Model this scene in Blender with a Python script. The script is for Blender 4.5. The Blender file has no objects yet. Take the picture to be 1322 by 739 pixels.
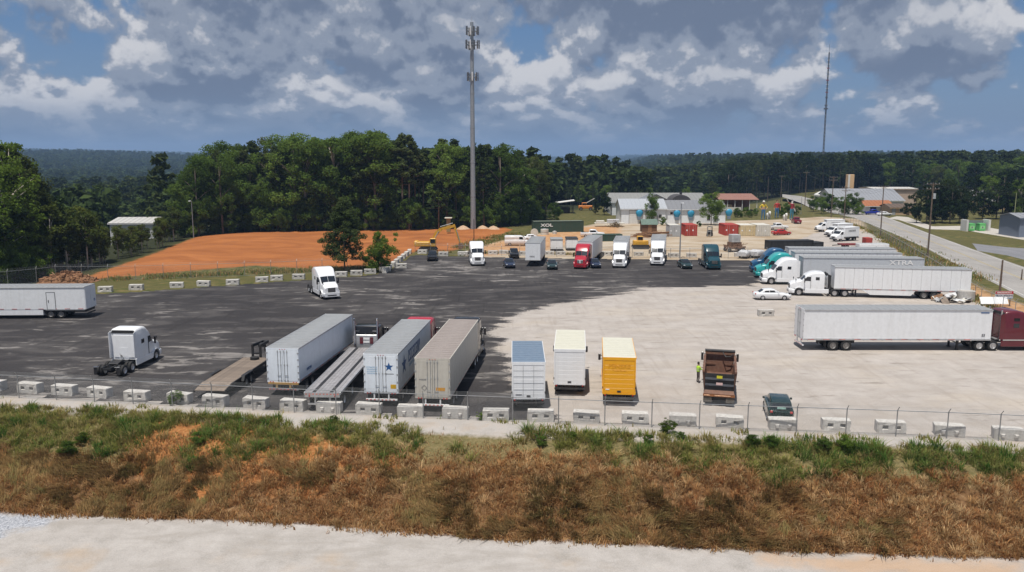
import bpy, math, random
import numpy as np
from mathutils import Vector, Matrix, noise as mnoise
R = math.radians
random.seed(7); rng = np.random.default_rng(7)
sc = bpy.context.scene
COL = sc.collection
# ------------------------------------------------------------------ camera, sky, sun, exposure
CAM_H = 18.5; FPX = 1050.0; PITCH = math.atan(166.5/FPX)
cam = bpy.data.cameras.new('camera'); camo = bpy.data.objects.new('camera', cam); COL.objects.link(camo)
cam.sensor_width = 36.0; cam.lens = FPX/1322.0*36.0; cam.clip_start = 0.5; cam.clip_end = 60000
camo.location = (0, 0, CAM_H); camo.rotation_euler = (math.pi/2-PITCH, 0, 0)
sc.camera = camo
SHX, SHY = 0.125, 0.30                       # shadow offset per metre of height
SUN_EL = math.atan(1/math.hypot(SHX, SHY)); SUN_AZ = math.atan2(-SHX, -SHY)   # azimuth from +Y towards +X
sun = bpy.data.lights.new('sun', 'SUN'); suno = bpy.data.objects.new('sun', sun); COL.objects.link(suno)
sun.energy = 4.6; sun.angle = R(0.6); sun.color = (1.0, 0.95, 0.87)
suno.rotation_euler = Vector((SHX, SHY, -1)).to_track_quat('-Z', 'Y').to_euler()
suno.location = (-20, -40, 120)
world = bpy.data.worlds.new('World'); sc.world = world; world.use_nodes = True
sc.view_settings.view_transform = 'Standard'; sc.view_settings.look = 'None'
sc.view_settings.exposure = 0.05; sc.view_settings.gamma = 1.0; sc.view_settings.use_curve_mapping = False
sc.cycles.max_bounces = 6; sc.cycles.diffuse_bounces = 3; sc.cycles.glossy_bounces = 2
sc.cycles.transmission_bounces = 3; sc.cycles.transparent_max_bounces = 8; sc.cycles.volume_bounces = 0
sc.cycles.use_denoising = True

SEEDX, SEEDZ, BIGX = 64.0, 3.9, 21.0
def build_sky():
    nt = world.node_tree; N = nt.nodes; L = nt.links; N.clear()
    def nd(t, **k):
        n = N.new(t)
        for a, b in k.items(): setattr(n, a, b)
        return n
    def val(sock, v):
        if isinstance(v, (int, float)): sock.default_value = v
        else: L.new(v, sock)
    def m(op, a, b=0.0, c=None):
        n = nd('ShaderNodeMath', operation=op); val(n.inputs[0], a); val(n.inputs[1], b)
        if c is not None: val(n.inputs[2], c)
        return n.outputs[0]
    def rng_(x, a, b, lo=0.0, hi=1.0):
        n = nd('ShaderNodeMapRange', interpolation_type='SMOOTHSTEP'); val(n.inputs[0], x)
        n.inputs[1].default_value = a; n.inputs[2].default_value = b; n.inputs[3].default_value = lo; n.inputs[4].default_value = hi
        return n.outputs[0]
    def mix(f, a, b):
        n = nd('ShaderNodeMix', data_type='RGBA'); val(n.inputs[0], f)
        for s, v in ((n.inputs[6], a), (n.inputs[7], b)):
            if isinstance(v, tuple): s.default_value = (*v, 1)
            else: L.new(v, s)
        return n.outputs[2]
    sky = nd('ShaderNodeTexSky', sky_type='NISHITA', sun_disc=False)
    sky.sun_elevation = SUN_EL; sky.sun_rotation = SUN_AZ; sky.altitude = 200; sky.air_density = 1.0; sky.dust_density = 1.2; sky.ozone_density = 2.0
    tc = nd('ShaderNodeTexCoord'); sep = nd('ShaderNodeSeparateXYZ'); L.new(tc.outputs['Generated'], sep.inputs[0])
    x, y, z = sep.outputs
    z0 = m('MAXIMUM', z, 0.0)
    hyp = m('SQRT', m('ADD', m('MULTIPLY', x, x), m('ADD', m('MULTIPLY', y, y), 1e-6)))
    cx, cy = m('DIVIDE', x, hyp), m('DIVIDE', y, hyp)
    el = m('ARCTAN2', z0, hyp)
    def coords(dz, A=6.0, B=1.45):
        """a band wrapped round the horizon: azimuth on a circle, elevation stretched towards the horizon"""
        c = nd('ShaderNodeCombineXYZ'); val(c.inputs[0], m('MULTIPLY', cx, A)); val(c.inputs[1], m('MULTIPLY', cy, A))
        val(c.inputs[2], m('MULTIPLY', m('LOGARITHM', m('ADD', m('ADD', el, dz), 0.085), 2.71828), B)); return c.outputs[0]
    def cloud(vec, off, scale, detail=10.0, rough=0.55, dist=0.0):
        mp = nd('ShaderNodeVectorMath', operation='ADD'); L.new(vec, mp.inputs[0]); mp.inputs[1].default_value = off
        n = nd('ShaderNodeTexNoise', noise_dimensions='3D'); L.new(mp.outputs[0], n.inputs['Vector'])
        n.inputs['Scale'].default_value = scale; n.inputs['Detail'].default_value = detail
        n.inputs['Roughness'].default_value = rough; n.inputs['Distortion'].default_value = dist
        return n.outputs['Fac']
    OFF = (SEEDX, 1.7, SEEDZ); SC = 1.62
    c0, c1, c2 = coords(0.0), coords(0.010), coords(0.034)
    big = cloud(coords(0.0, 2.6, 0.9), (BIGX, 4.2, 2.0), 1.0, 2.0, 0.5)
    n0 = cloud(c0, OFF, SC); n1 = cloud(c1, OFF, SC); n2 = cloud(c2, OFF, SC, 3.0)
    d0 = m('ADD', n0, m('MULTIPLY_ADD', big, 0.50, -0.25))
    cover = rng_(d0, 0.355, 0.44)
    lit = rng_(m('SUBTRACT', n0, n1), -0.045, 0.075)
    lit2 = rng_(m('SUBTRACT', n0, n2), -0.12, 0.13)
    edge = rng_(d0, 0.64, 0.46)
    shade = m('ADD', m('MULTIPLY', lit, 0.30), m('ADD', m('MULTIPLY', lit2, 0.50), m('MULTIPLY', edge, 0.20)))
    S = 8.6
    dark = tuple(S*v for v in (0.165, 0.210, 0.305)); mid = tuple(S*v for v in (0.300, 0.345, 0.435)); brt = tuple(S*v for v in (0.72, 0.72, 0.745))
    ccol = mix(rng_(shade, 0.56, 0.92), mix(rng_(shade, 0.16, 0.50), dark, mid), brt)
    blue = mix(rng_(z0, 0.0, 0.20), tuple(S*v for v in (0.165, 0.255, 0.42)), tuple(S*v for v in (0.085, 0.205, 0.43)))
    base = mix(0.8, sky.outputs[0], blue)
    hz = rng_(z0, 0.008, 0.075, 0.45, 1.0)
    col = mix(m('MULTIPLY', cover, hz), base, ccol)
    col = mix(rng_(z0, 0.0, 0.075, 0.65, 0.0), col, tuple(S*v for v in (0.165, 0.225, 0.345)))
    bg = nd('ShaderNodeBackground'); L.new(col, bg.inputs[0]); bg.inputs[1].default_value = 0.10
    out = nd('ShaderNodeOutputWorld'); L.new(bg.outputs[0], out.inputs[0])
build_sky()

# ------------------------------------------------------------------ helpers
CP, SP = math.cos(PITCH), math.sin(PITCH)
def G(px, py, z=0.0):
    """the point at height z seen at photograph pixel (px, py)"""
    v = (py-369.5)/FPX; u = (px-661.0)/FPX
    h = CAM_H-z; D = h/(v*CP+SP)
    return Vector((u*D, D*(CP-v*SP), z))
def ppm(p):
    return FPX/(p.y*CP+(CAM_H-p.z)*SP)
def heading(a, b):
    return math.atan2(-(b.x-a.x), b.y-a.y)

MATS = {}
def mat(name, rgb, rough=0.6, metal=0.0, var=0.12, scale=3.0, dirt=0.0, dirtcol=(0.16, 0.12, 0.09), spec=0.5, bump=0.0, coat=0.0, objrand=0.0):
    if name in MATS: return MATS[name]
    m = bpy.data.materials.new(name); m.use_nodes = True; MATS[name] = m
    nt = m.node_tree; N = nt.nodes; L = nt.links
    b = N['Principled BSDF']
    b.inputs['Roughness'].default_value = rough; b.inputs['Metallic'].default_value = metal
    b.inputs['Specular IOR Level'].default_value = spec; b.inputs['Coat Weight'].default_value = coat
    tc = N.new('ShaderNodeTexCoord')
    nz = N.new('ShaderNodeTexNoise'); nz.inputs['Scale'].default_value = scale; nz.inputs['Detail'].default_value = 5
    L.new(tc.outputs['Object'], nz.inputs['Vector'])
    mr = N.new('ShaderNodeMapRange'); L.new(nz.outputs['Fac'], mr.inputs[0])
    mr.inputs[1].default_value = 0.3; mr.inputs[2].default_value = 0.7; mr.inputs[3].default_value = 1-var; mr.inputs[4].default_value = 1+var
    hsv = N.new('ShaderNodeHueSaturation'); hsv.inputs['Color'].default_value = (*rgb, 1)
    L.new(mr.outputs[0], hsv.inputs['Value'])
    if objrand:
        oi = N.new('ShaderNodeObjectInfo'); m2 = N.new('ShaderNodeMapRange'); L.new(oi.outputs['Random'], m2.inputs[0])
        m2.inputs[3].default_value = 1-objrand; m2.inputs[4].default_value = 1+objrand
        mm = N.new('ShaderNodeMath'); mm.operation = 'MULTIPLY'; L.new(mr.outputs[0], mm.inputs[0]); L.new(m2.outputs[0], mm.inputs[1])
        L.new(mm.outputs[0], hsv.inputs['Value'])
    last = hsv.outputs[0]
    if dirt > 0:
        mp = N.new('ShaderNodeMapping'); mp.inputs['Scale'].default_value = (1.7, 1.7, 0.22)
        L.new(tc.outputs['Object'], mp.inputs['Vector'])
        n2 = N.new('ShaderNodeTexNoise'); n2.inputs['Scale'].default_value = 1.6; n2.inputs['Detail'].default_value = 7; n2.inputs['Roughness'].default_value = 0.65
        L.new(mp.outputs[0], n2.inputs['Vector'])
        r2 = N.new('ShaderNodeMapRange'); L.new(n2.outputs['Fac'], r2.inputs[0])
        r2.inputs[1].default_value = 0.46; r2.inputs[2].default_value = 0.74; r2.inputs[4].default_value = dirt
        mx = N.new('ShaderNodeMix'); mx.data_type = 'RGBA'; L.new(r2.outputs[0], mx.inputs[0])
        L.new(last, mx.inputs[6]); mx.inputs[7].default_value = (*dirtcol, 1); last = mx.outputs[2]
    L.new(last, b.inputs['Base Color'])
    if bump > 0:
        bp = N.new('ShaderNodeBump'); bp.inputs['Strength'].default_value = bump; bp.inputs['Distance'].default_value = 0.05
        L.new(nz.outputs['Fac'], bp.inputs['Height']); L.new(bp.outputs[0], b.inputs['Normal'])
    return m

class MB:
    """collects shapes into one mesh"""
    def __init__(s): s.v = []; s.f = []
    def add(s, vs, fs):
        o = len(s.v); s.v += [tuple(p) for p in vs]; s.f += [tuple(i+o for i in f) for f in fs]; return s
    def box(s, x0, x1, y0, y1, z0, z1):
        return s.add([(x0,y0,z0),(x1,y0,z0),(x1,y1,z0),(x0,y1,z0),(x0,y0,z1),(x1,y0,z1),(x1,y1,z1),(x0,y1,z1)],
                     [(0,3,2,1),(4,5,6,7),(0,1,5,4),(1,2,6,5),(2,3,7,6),(3,0,4,7)])
    def bar(s, a, b, w, h=None, up=(0,0,1)):
        h = h or w; a = Vector(a); b = Vector(b); d = (b-a).normalized(); u = Vector(up)
        if abs(d.dot(u)) > 0.98: u = Vector((0,1,0))
        r = d.cross(u).normalized(); u = r.cross(d)
        vs = [p+r*i*w/2+u*j*h/2 for p in (a, b) for i, j in ((-1,-1),(1,-1),(1,1),(-1,1))]
        return s.add(vs, [(0,1,2,3),(7,6,5,4),(0,4,5,1),(1,5,6,2),(2,6,7,3),(3,7,4,0)])
    def cyl(s, a, b, r0, r1=None, n=12, caps=True):
        r1 = r0 if r1 is None else r1; a = Vector(a); b = Vector(b); d = (b-a).normalized()
        u = Vector((0,0,1)) if abs(d.z) < 0.9 else Vector((1,0,0)); p = d.cross(u).normalized(); q = d.cross(p)
        vs = []
        for c, r in ((a, r0), (b, r1)):
            for i in range(n):
                t = 2*math.pi*i/n; vs.append(c+p*math.cos(t)*r+q*math.sin(t)*r)
        fs = [(i, (i+1) % n, n+(i+1) % n, n+i) for i in range(n)]
        if caps: fs += [tuple(range(n-1, -1, -1)), tuple(range(n, 2*n))]
        return s.add(vs, fs)
    def tube(s, pts, rs, n=6):
        pts = [Vector(p) for p in pts]
        if isinstance(rs, (int, float)): rs = [rs]*len(pts)
        vs = []; up = Vector((0.13, 0.21, 1)).normalized()
        for i, p in enumerate(pts):
            d = (pts[min(i+1, len(pts)-1)]-pts[max(i-1, 0)]).normalized()
            a = d.cross(Vector((1,0,0)) if abs(d.z) > 0.8 else up).normalized(); b = d.cross(a)
            for k in range(n):
                t = 2*math.pi*k/n; vs.append(p+a*math.cos(t)*rs[i]+b*math.sin(t)*rs[i])
        fs = [(i*n+k, i*n+(k+1) % n, (i+1)*n+(k+1) % n, (i+1)*n+k) for i in range(len(pts)-1) for k in range(n)]
        fs += [tuple(range(n-1, -1, -1)), tuple(range((len(pts)-1)*n, len(pts)*n))]
        return s.add(vs, fs)
    def prism(s, poly, x0, x1, axis='x'):
        """poly in the other two axes, extruded along axis"""
        n = len(poly)
        def P(t, c):
            return (t, c[0], c[1]) if axis == 'x' else ((c[0], t, c[1]) if axis == 'y' else (c[0], c[1], t))
        vs = [P(x0, c) for c in poly]+[P(x1, c) for c in poly]
        return s.add(vs, [(i, (i+1) % n, n+(i+1) % n, n+i) for i in range(n)]+[tuple(range(n-1, -1, -1)), tuple(range(n, 2*n))])
    def loft(s, st):
        """stations (y, halfwidth, z0, z1, radius_top[, top_scale]) of rounded rectangles along y"""
        vs = []; n = 0
        for t in st:
            y, hw, z0, z1, r = t[:5]; ts = t[5] if len(t) > 5 else 1.0
            r = min(r, hw*0.9, (z1-z0)*0.45); rb = min(0.06, r)
            c = []
            hw2 = hw*ts
            c += [(-hw+rb, z0), (hw-rb, z0), (hw, z0+rb)]
            for k in range(4):
                a = math.pi/2*k/3; c.append((hw2-r+r*math.cos(a), z1-r+r*math.sin(a)))
            for k in range(4):
                a = math.pi/2+math.pi/2*k/3; c.append((-hw2+r+r*math.cos(a), z1-r+r*math.sin(a)))
            c += [(-hw, z0+rb)]
            n = len(c); vs += [(p[0], y, p[1]) for p in c]
        m = len(st)
        fs = [(j*n+i, j*n+(i+1) % n, (j+1)*n+(i+1) % n, (j+1)*n+i) for j in range(m-1) for i in range(n)]
        fs = [f[::-1] for f in fs]
        fs += [tuple(range(n)), tuple(range(m*n-1, (m-1)*n-1, -1))]
        return s.add(vs, fs)
    def cbox(s, x0, x1, y0, y1, z0, z1, c=0.03):
        """box with chamfered vertical and horizontal edges"""
        lv = []
        for z, k in ((z0, c), (z0+c, 0), (z1-c, 0), (z1, c)):
            a, b, d, e = x0+k, x1-k, y0+k, y1-k
            lv.append([(a+c,d,z),(b-c,d,z),(b,d+c,z),(b,e-c,z),(b-c,e,z),(a+c,e,z),(a,e-c,z),(a,d+c,z)])
        vs = [p for l in lv for p in l]
        fs = [(j*8+i, j*8+(i+1) % 8, (j+1)*8+(i+1) % 8, (j+1)*8+i) for j in range(3) for i in range(8)]
        return s.add(vs, fs+[tuple(range(7,-1,-1)), tuple(range(24,32))])
    def quad(s, a, b, c, d): return s.add([a,b,c,d], [(0,1,2,3)])
    def slab(s, pts, t):
        """a thin plate: polygon pts thickened by t along its normal"""
        pts = [Vector(p) for p in pts]; n = (pts[1]-pts[0]).cross(pts[2]-pts[0]).normalized()*t; k = len(pts)
        vs = pts+[p+n for p in pts]
        return s.add(vs, [tuple(range(k-1,-1,-1)), tuple(range(k, 2*k))]+[(i,(i+1)%k,k+(i+1)%k,k+i) for i in range(k)])
    def mesh(s, name, m=None, smooth=False, angle=None):
        me = bpy.data.meshes.new(name); me.from_pydata(s.v, [], s.f); me.update()
        if m: me.materials.append(m)
        if smooth:
            me.polygons.foreach_set('use_smooth', [True]*len(me.polygons))
            if angle: me.set_sharp_from_angle(angle=R(angle))
        return me
    def build(s, name, m, parent=None, smooth=False, angle=35, loc=(0,0,0), rz=0):
        o = link(name, s.mesh(name, m, smooth, angle), parent, loc, rz)
        if name in ('reflective_tape','hinge','marker_lamp','roof_seam','barbed_wire','bracing','branches','roots','rubble','rack_plate','storage_locker','door_stripe','lettering'): o['kind'] = 'stuff'
        return o
def link(name, me, parent=None, loc=(0,0,0), rz=0):
    o = bpy.data.objects.new(name, me); COL.objects.link(o)
    if parent: o.parent = parent
    o.location = loc; o.rotation_euler = (0, 0, rz)
    return o
def tag(o, label, cat=None, group=None, kind=None):
    o['label'] = label
    if cat: o['category'] = cat
    if group: o['group'] = group
    if kind: o['kind'] = kind
    return o
def thing(name, label, cat, loc=(0,0,0), rz=0, group=None):
    o = bpy.data.objects.new(name, None); COL.objects.link(o); o.empty_display_size = 0.3
    o.location = loc; o.rotation_euler = (0,0,rz)
    return tag(o, label, cat, group)
def dup(root, loc, rz, label=None, scale=None):
    r = root.copy(); COL.objects.link(r); r.location = loc; r.rotation_euler = (0,0,rz)
    if label: r['label'] = label
    if scale: r.scale = scale if not isinstance(scale, (int, float)) else (scale,)*3
    for ch in list(root.children):
        c = ch.copy(); COL.objects.link(c); c.parent = r
        for g in list(ch.children):
            d = g.copy(); COL.objects.link(d); d.parent = c
    return r
def text(name, s, size, m, parent, loc, rot, ext=0.004, align='CENTER', bold=0.0, sx=1.0):
    c = bpy.data.curves.new(name, 'FONT'); c.body = s; c.size = size; c.extrude = ext; c.align_x = align; c.align_y = 'CENTER'; c.offset = bold
    c.resolution_u = 3
    c.materials.append(m); t_ = bpy.data.objects.new('t', c); COL.objects.link(t_); dg = bpy.context.evaluated_depsgraph_get()
    me = bpy.data.meshes.new_from_object(t_.evaluated_get(dg)); bpy.data.objects.remove(t_); me.name = name
    o = link(name, me, parent)
    o.location = loc; o.rotation_euler = rot; o.scale = (sx, 1, 1)
    return o
def sstep(a, b, x):
    t = np.clip((x-a)/(b-a), 0, 1); return t*t*(3-2*t)
def sdf(poly, X, Y):
    """signed distance to polygon (positive inside)"""
    P = np.array([(p[0], p[1]) for p in poly]); d = np.full(X.shape, 1e9); ins = np.zeros(X.shape, bool)
    for i in range(len(P)):
        a = P[i]; b = P[(i+1) % len(P)]; e = b-a
        wx, wy = X-a[0], Y-a[1]; t = np.clip((wx*e[0]+wy*e[1])/(e@e), 0, 1)
        d = np.minimum(d, np.hypot(wx-t*e[0], wy-t*e[1]))
        if a[1] != b[1]:
            c = ((a[1] <= Y) & (b[1] > Y)) | ((b[1] <= Y) & (a[1] > Y))
            xi = a[0]+(Y-a[1])/(b[1]-a[1])*e[0]; ins ^= c & (X < xi)
    return np.where(ins, d, -d)
def vnoise(X, Y, s, seed=0):
    """cheap smooth value noise on arrays, 0..1"""
    r = np.random.default_rng(seed).random((64, 64)); x = X/s; y = Y/s
    i = np.floor(x).astype(int); j = np.floor(y).astype(int); fx = x-i; fy = y-j
    fx = fx*fx*(3-2*fx); fy = fy*fy*(3-2*fy)
    g = lambda a, b: r[a % 64, b % 64]
    return (g(i,j)*(1-fx)+g(i+1,j)*fx)*(1-fy)+(g(i,j+1)*(1-fx)+g(i+1,j+1)*fx)*fy
# ------------------------------------------------------------------ terrain
Z_LOW = -3.5
FENCE = [G(-260, 503), G(0, 513), G(440, 536), G(840, 552), G(1240, 567), G(1322, 571), G(1500, 580)]
FOOT = [G(-260, 657, Z_LOW), G(0, 662, Z_LOW), G(350, 674, Z_LOW), G(640, 697, Z_LOW), G(1000, 711, Z_LOW), G(1322, 722, Z_LOW), G(1600, 730, Z_LOW)]
fx_, fy_ = np.array([p.x for p in FENCE]), np.array([p.y for p in FENCE])
gx_, gy_ = np.array([p.x for p in FOOT]), np.array([p.y for p in FOOT])
def bank_u(X, Y):
    """0 at the fence, 1 at the foot of the bank"""
    yf = np.interp(X, fx_, fy_)-1.6; yg = np.interp(X, gx_, gy_)
    return (yf-Y)/(yf-yg)
PX = lambda L, z=0.0: [G(a, b, z) for a, b in L]
CLAY = PX([(98,361),(130,350),(200,326),(255,304),(330,299.5),(420,298.5),(560,296),(645,293.5),(662,296),(645,304),(612,317),(575,326),(535,324.5),(505,342),(430,349),(330,343),(230,351),(160,358)])
LOT = PX([(-300,497),(0,507),(440,531),(840,547),(1240,562),(1322,566),(1500,575),(1600,470),(1322,412),(1262,392),(1180,337),(1118,299),(1060,300),(1000,322),(990,337),(870,336),(700,334),(560,331),(536,329),(508,350),(480,356),(400,362),(300,369),(220,375),(115,382),(-100,388),(-350,400)])
GRAVEL = PX([(740,700),(724,545),(700,524),(672,495),(655,470),(646,447),(640,430),(655,410),(690,398),(760,386),(815,377),(835,372),(900,370),(975,369),(985,352),(1003,336),(1015,318),(1040,297),(1130,290),(1700,420),(1700,700)])
SAND = PX([(640,313),(665,306),(700,301),(760,291),(795,284.5),(870,287),(1000,284),(1060,280),(1112,283),(1122,300),(1090,318),(1003,338),(985,345),(860,338),(700,336),(600,331),(610,322)])
RUST = PX([(610,322),(650,311),(700,303),(760,293),(800,292),(800,302),(740,312),(700,325),(620,331)])
def height(X, Y):
    u = bank_u(X, Y)
    n = vnoise(X, Y, 3.1, 1)-0.5; n2 = vnoise(X, Y, 1.1, 2)-0.5
    us = np.clip(u, 0, 1); shape = us**1.15*(1-0.10*np.sin(us*math.pi*2))
    z = Z_LOW*shape+(n*0.55+n2*0.18)*np.sin(np.clip(u, 0, 1)*math.pi)
    r = np.hypot(X, Y)
    cw = sstep(0, 8, sdf(CLAY, X, Y)); z = z+cw*(1.1*(vnoise(X, Y, 17, 14)-0.35)+0.5*(vnoise(X, Y, 5, 15)-0.5))
    # land falls away beyond the woods to the north and west
    back = sstep(300, 470, Y)*(1-sstep(35, 120, X-0.12*Y))
    left = sstep(0, 90, -(X+58+0.10*(Y-110)))*sstep(75, 120, Y)
    z = z-9.5*np.maximum(back, left)-7.0*left*sstep(140, 330, Y)-6*back*sstep(500, 900, Y)
    az = np.degrees(np.arctan2(X, Y))
    far = sstep(1300, 2700, r)
    prof = np.interp(az, [-60,-40,-31,-27,-22,-15,-5,2,6,12,20,26,34,60], [46,46,52,48,36,16,-2,-6,-4,-2,4,12,14,18])
    hills = vnoise(X, Y, 900, 5)*30-15+vnoise(X, Y, 330, 6)*22-11+vnoise(X, Y, 140, 7)*8-4
    z = z+far*(prof+hills)*0.86+sstep(450,800,r)*(1-far)*(vnoise(X, Y, 210, 8)*12-6)
    ridge = sstep(4200, 6200, r)*np.interp(az, [-60,-25,-5,1,4.5,8,14,20,26,34,60], [22,22,14,11,25,14,10,11,17,20,20])
    return z+ridge
EDGE_Y = np.unique(np.concatenate([np.arange(-40,28,4), np.arange(28,62,0.4), np.arange(62,160,1.0), np.arange(160,300,2.5), np.arange(300,700,14), np.geomspace(700,9000,70)]))
EDGE_X = np.unique(np.concatenate([-np.geomspace(130,7000,60)[::-1], np.arange(-130,-62,3), np.arange(-62,62,0.5), np.arange(62,130,2.0), np.geomspace(130,7000,60)]))
def attr(me, name, arr):
    a = me.attributes.new(name, 'FLOAT', 'POINT'); a.data.foreach_set('value', np.asarray(arr, np.float32).ravel())
def grid_mesh(name, xs, ys, zf):
    X, Y = np.meshgrid(xs, ys); Z = zf(X, Y)
    ny, nx = X.shape; me = bpy.data.meshes.new(name)
    co = np.stack([X, Y, Z], -1).reshape(-1, 3)
    idx = np.arange(nx*ny).reshape(ny, nx)
    q = np.stack([idx[:-1,:-1], idx[:-1,1:], idx[1:,1:], idx[1:,:-1]], -1).reshape(-1, 4)
    me.vertices.add(len(co)); me.vertices.foreach_set('co', co.astype(np.float32).ravel())
    me.loops.add(len(q)*4); me.loops.foreach_set('vertex_index', q.ravel().astype(np.int32))
    me.polygons.add(len(q)); me.polygons.foreach_set('loop_start', np.arange(0, len(q)*4, 4, dtype=np.int32))
    me.polygons.foreach_set('use_smooth', np.ones(len(q), bool))
    me.update(calc_edges=True)
    return me, X, Y, Z

class NT:
    """small node-tree helper for the ground materials"""
    def __init__(s, name):
        s.m = bpy.data.materials.new(name); s.m.use_nodes = True; s.N = s.m.node_tree.nodes; s.L = s.m.node_tree.links
        s.b = s.N['Principled BSDF']; s.b.inputs['Roughness'].default_value = 0.95; s.b.inputs['Specular IOR Level'].default_value = 0.15
        g = s.N.new('ShaderNodeNewGeometry'); s.pos = g.outputs['Position']
    def attr(s, n):
        a = s.N.new('ShaderNodeAttribute'); a.attribute_name = n; return a.outputs['Fac']
    def map(s, sc_):
        m = s.N.new('ShaderNodeMapping'); m.inputs['Scale'].default_value = sc_; s.L.new(s.pos, m.inputs['Vector']); return m.outputs[0]
    def noise(s, scale, detail=5, rough=0.55, vec=None, dist=0.0):
        n = s.N.new('ShaderNodeTexNoise'); n.inputs['Scale'].default_value = scale; n.inputs['Detail'].default_value = detail
        n.inputs['Roughness'].default_value = rough; n.inputs['Distortion'].default_value = dist; s.L.new(vec or s.pos, n.inputs['Vector']); return n.outputs['Fac']
    def val(s, sock, v):
        if isinstance(v, (int, float)): sock.default_value = v
        elif isinstance(v, tuple): sock.default_value = (*v, 1) if len(v) == 3 else v
        else: s.L.new(v, sock)
    def math(s, op, a, b=0.0, c=None):
        n = s.N.new('ShaderNodeMath'); n.operation = op; s.val(n.inputs[0], a); s.val(n.inputs[1], b)
        if c is not None: s.val(n.inputs[2], c)
        return n.outputs[0]
    def rng(s, x, a, b, lo=0.0, hi=1.0):
        n = s.N.new('ShaderNodeMapRange'); n.interpolation_type = 'SMOOTHSTEP'; s.val(n.inputs[0], x)
        for i, v in ((1,a),(2,b),(3,lo),(4,hi)): n.inputs[i].default_value = v
        return n.outputs[0]
    def mix(s, f, a, b):
        n = s.N.new('ShaderNodeMix'); n.data_type = 'RGBA'; s.val(n.inputs[0], f); s.val(n.inputs[6], a); s.val(n.inputs[7], b); return n.outputs[2]
    def ramp(s, f, cols):
        r = s.N.new('ShaderNodeValToRGB'); s.val(r.inputs[0], f); e = r.color_ramp.elements
        while len(e) < len(cols): e.new(0.5)
        for i, (p, c) in enumerate(cols): e[i].position = p; e[i].color = (*c, 1)
        return r.outputs[0]
    def bump(s, h, st=0.5, d=0.1):
        n = s.N.new('ShaderNodeBump'); n.inputs['Strength'].default_value = st; n.inputs['Distance'].default_value = d
        s.val(n.inputs['Height'], h); s.L.new(n.outputs[0], s.b.inputs['Normal'])
    def out(s, col): s.val(s.b.inputs['Base Color'], col); return s.m

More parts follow.
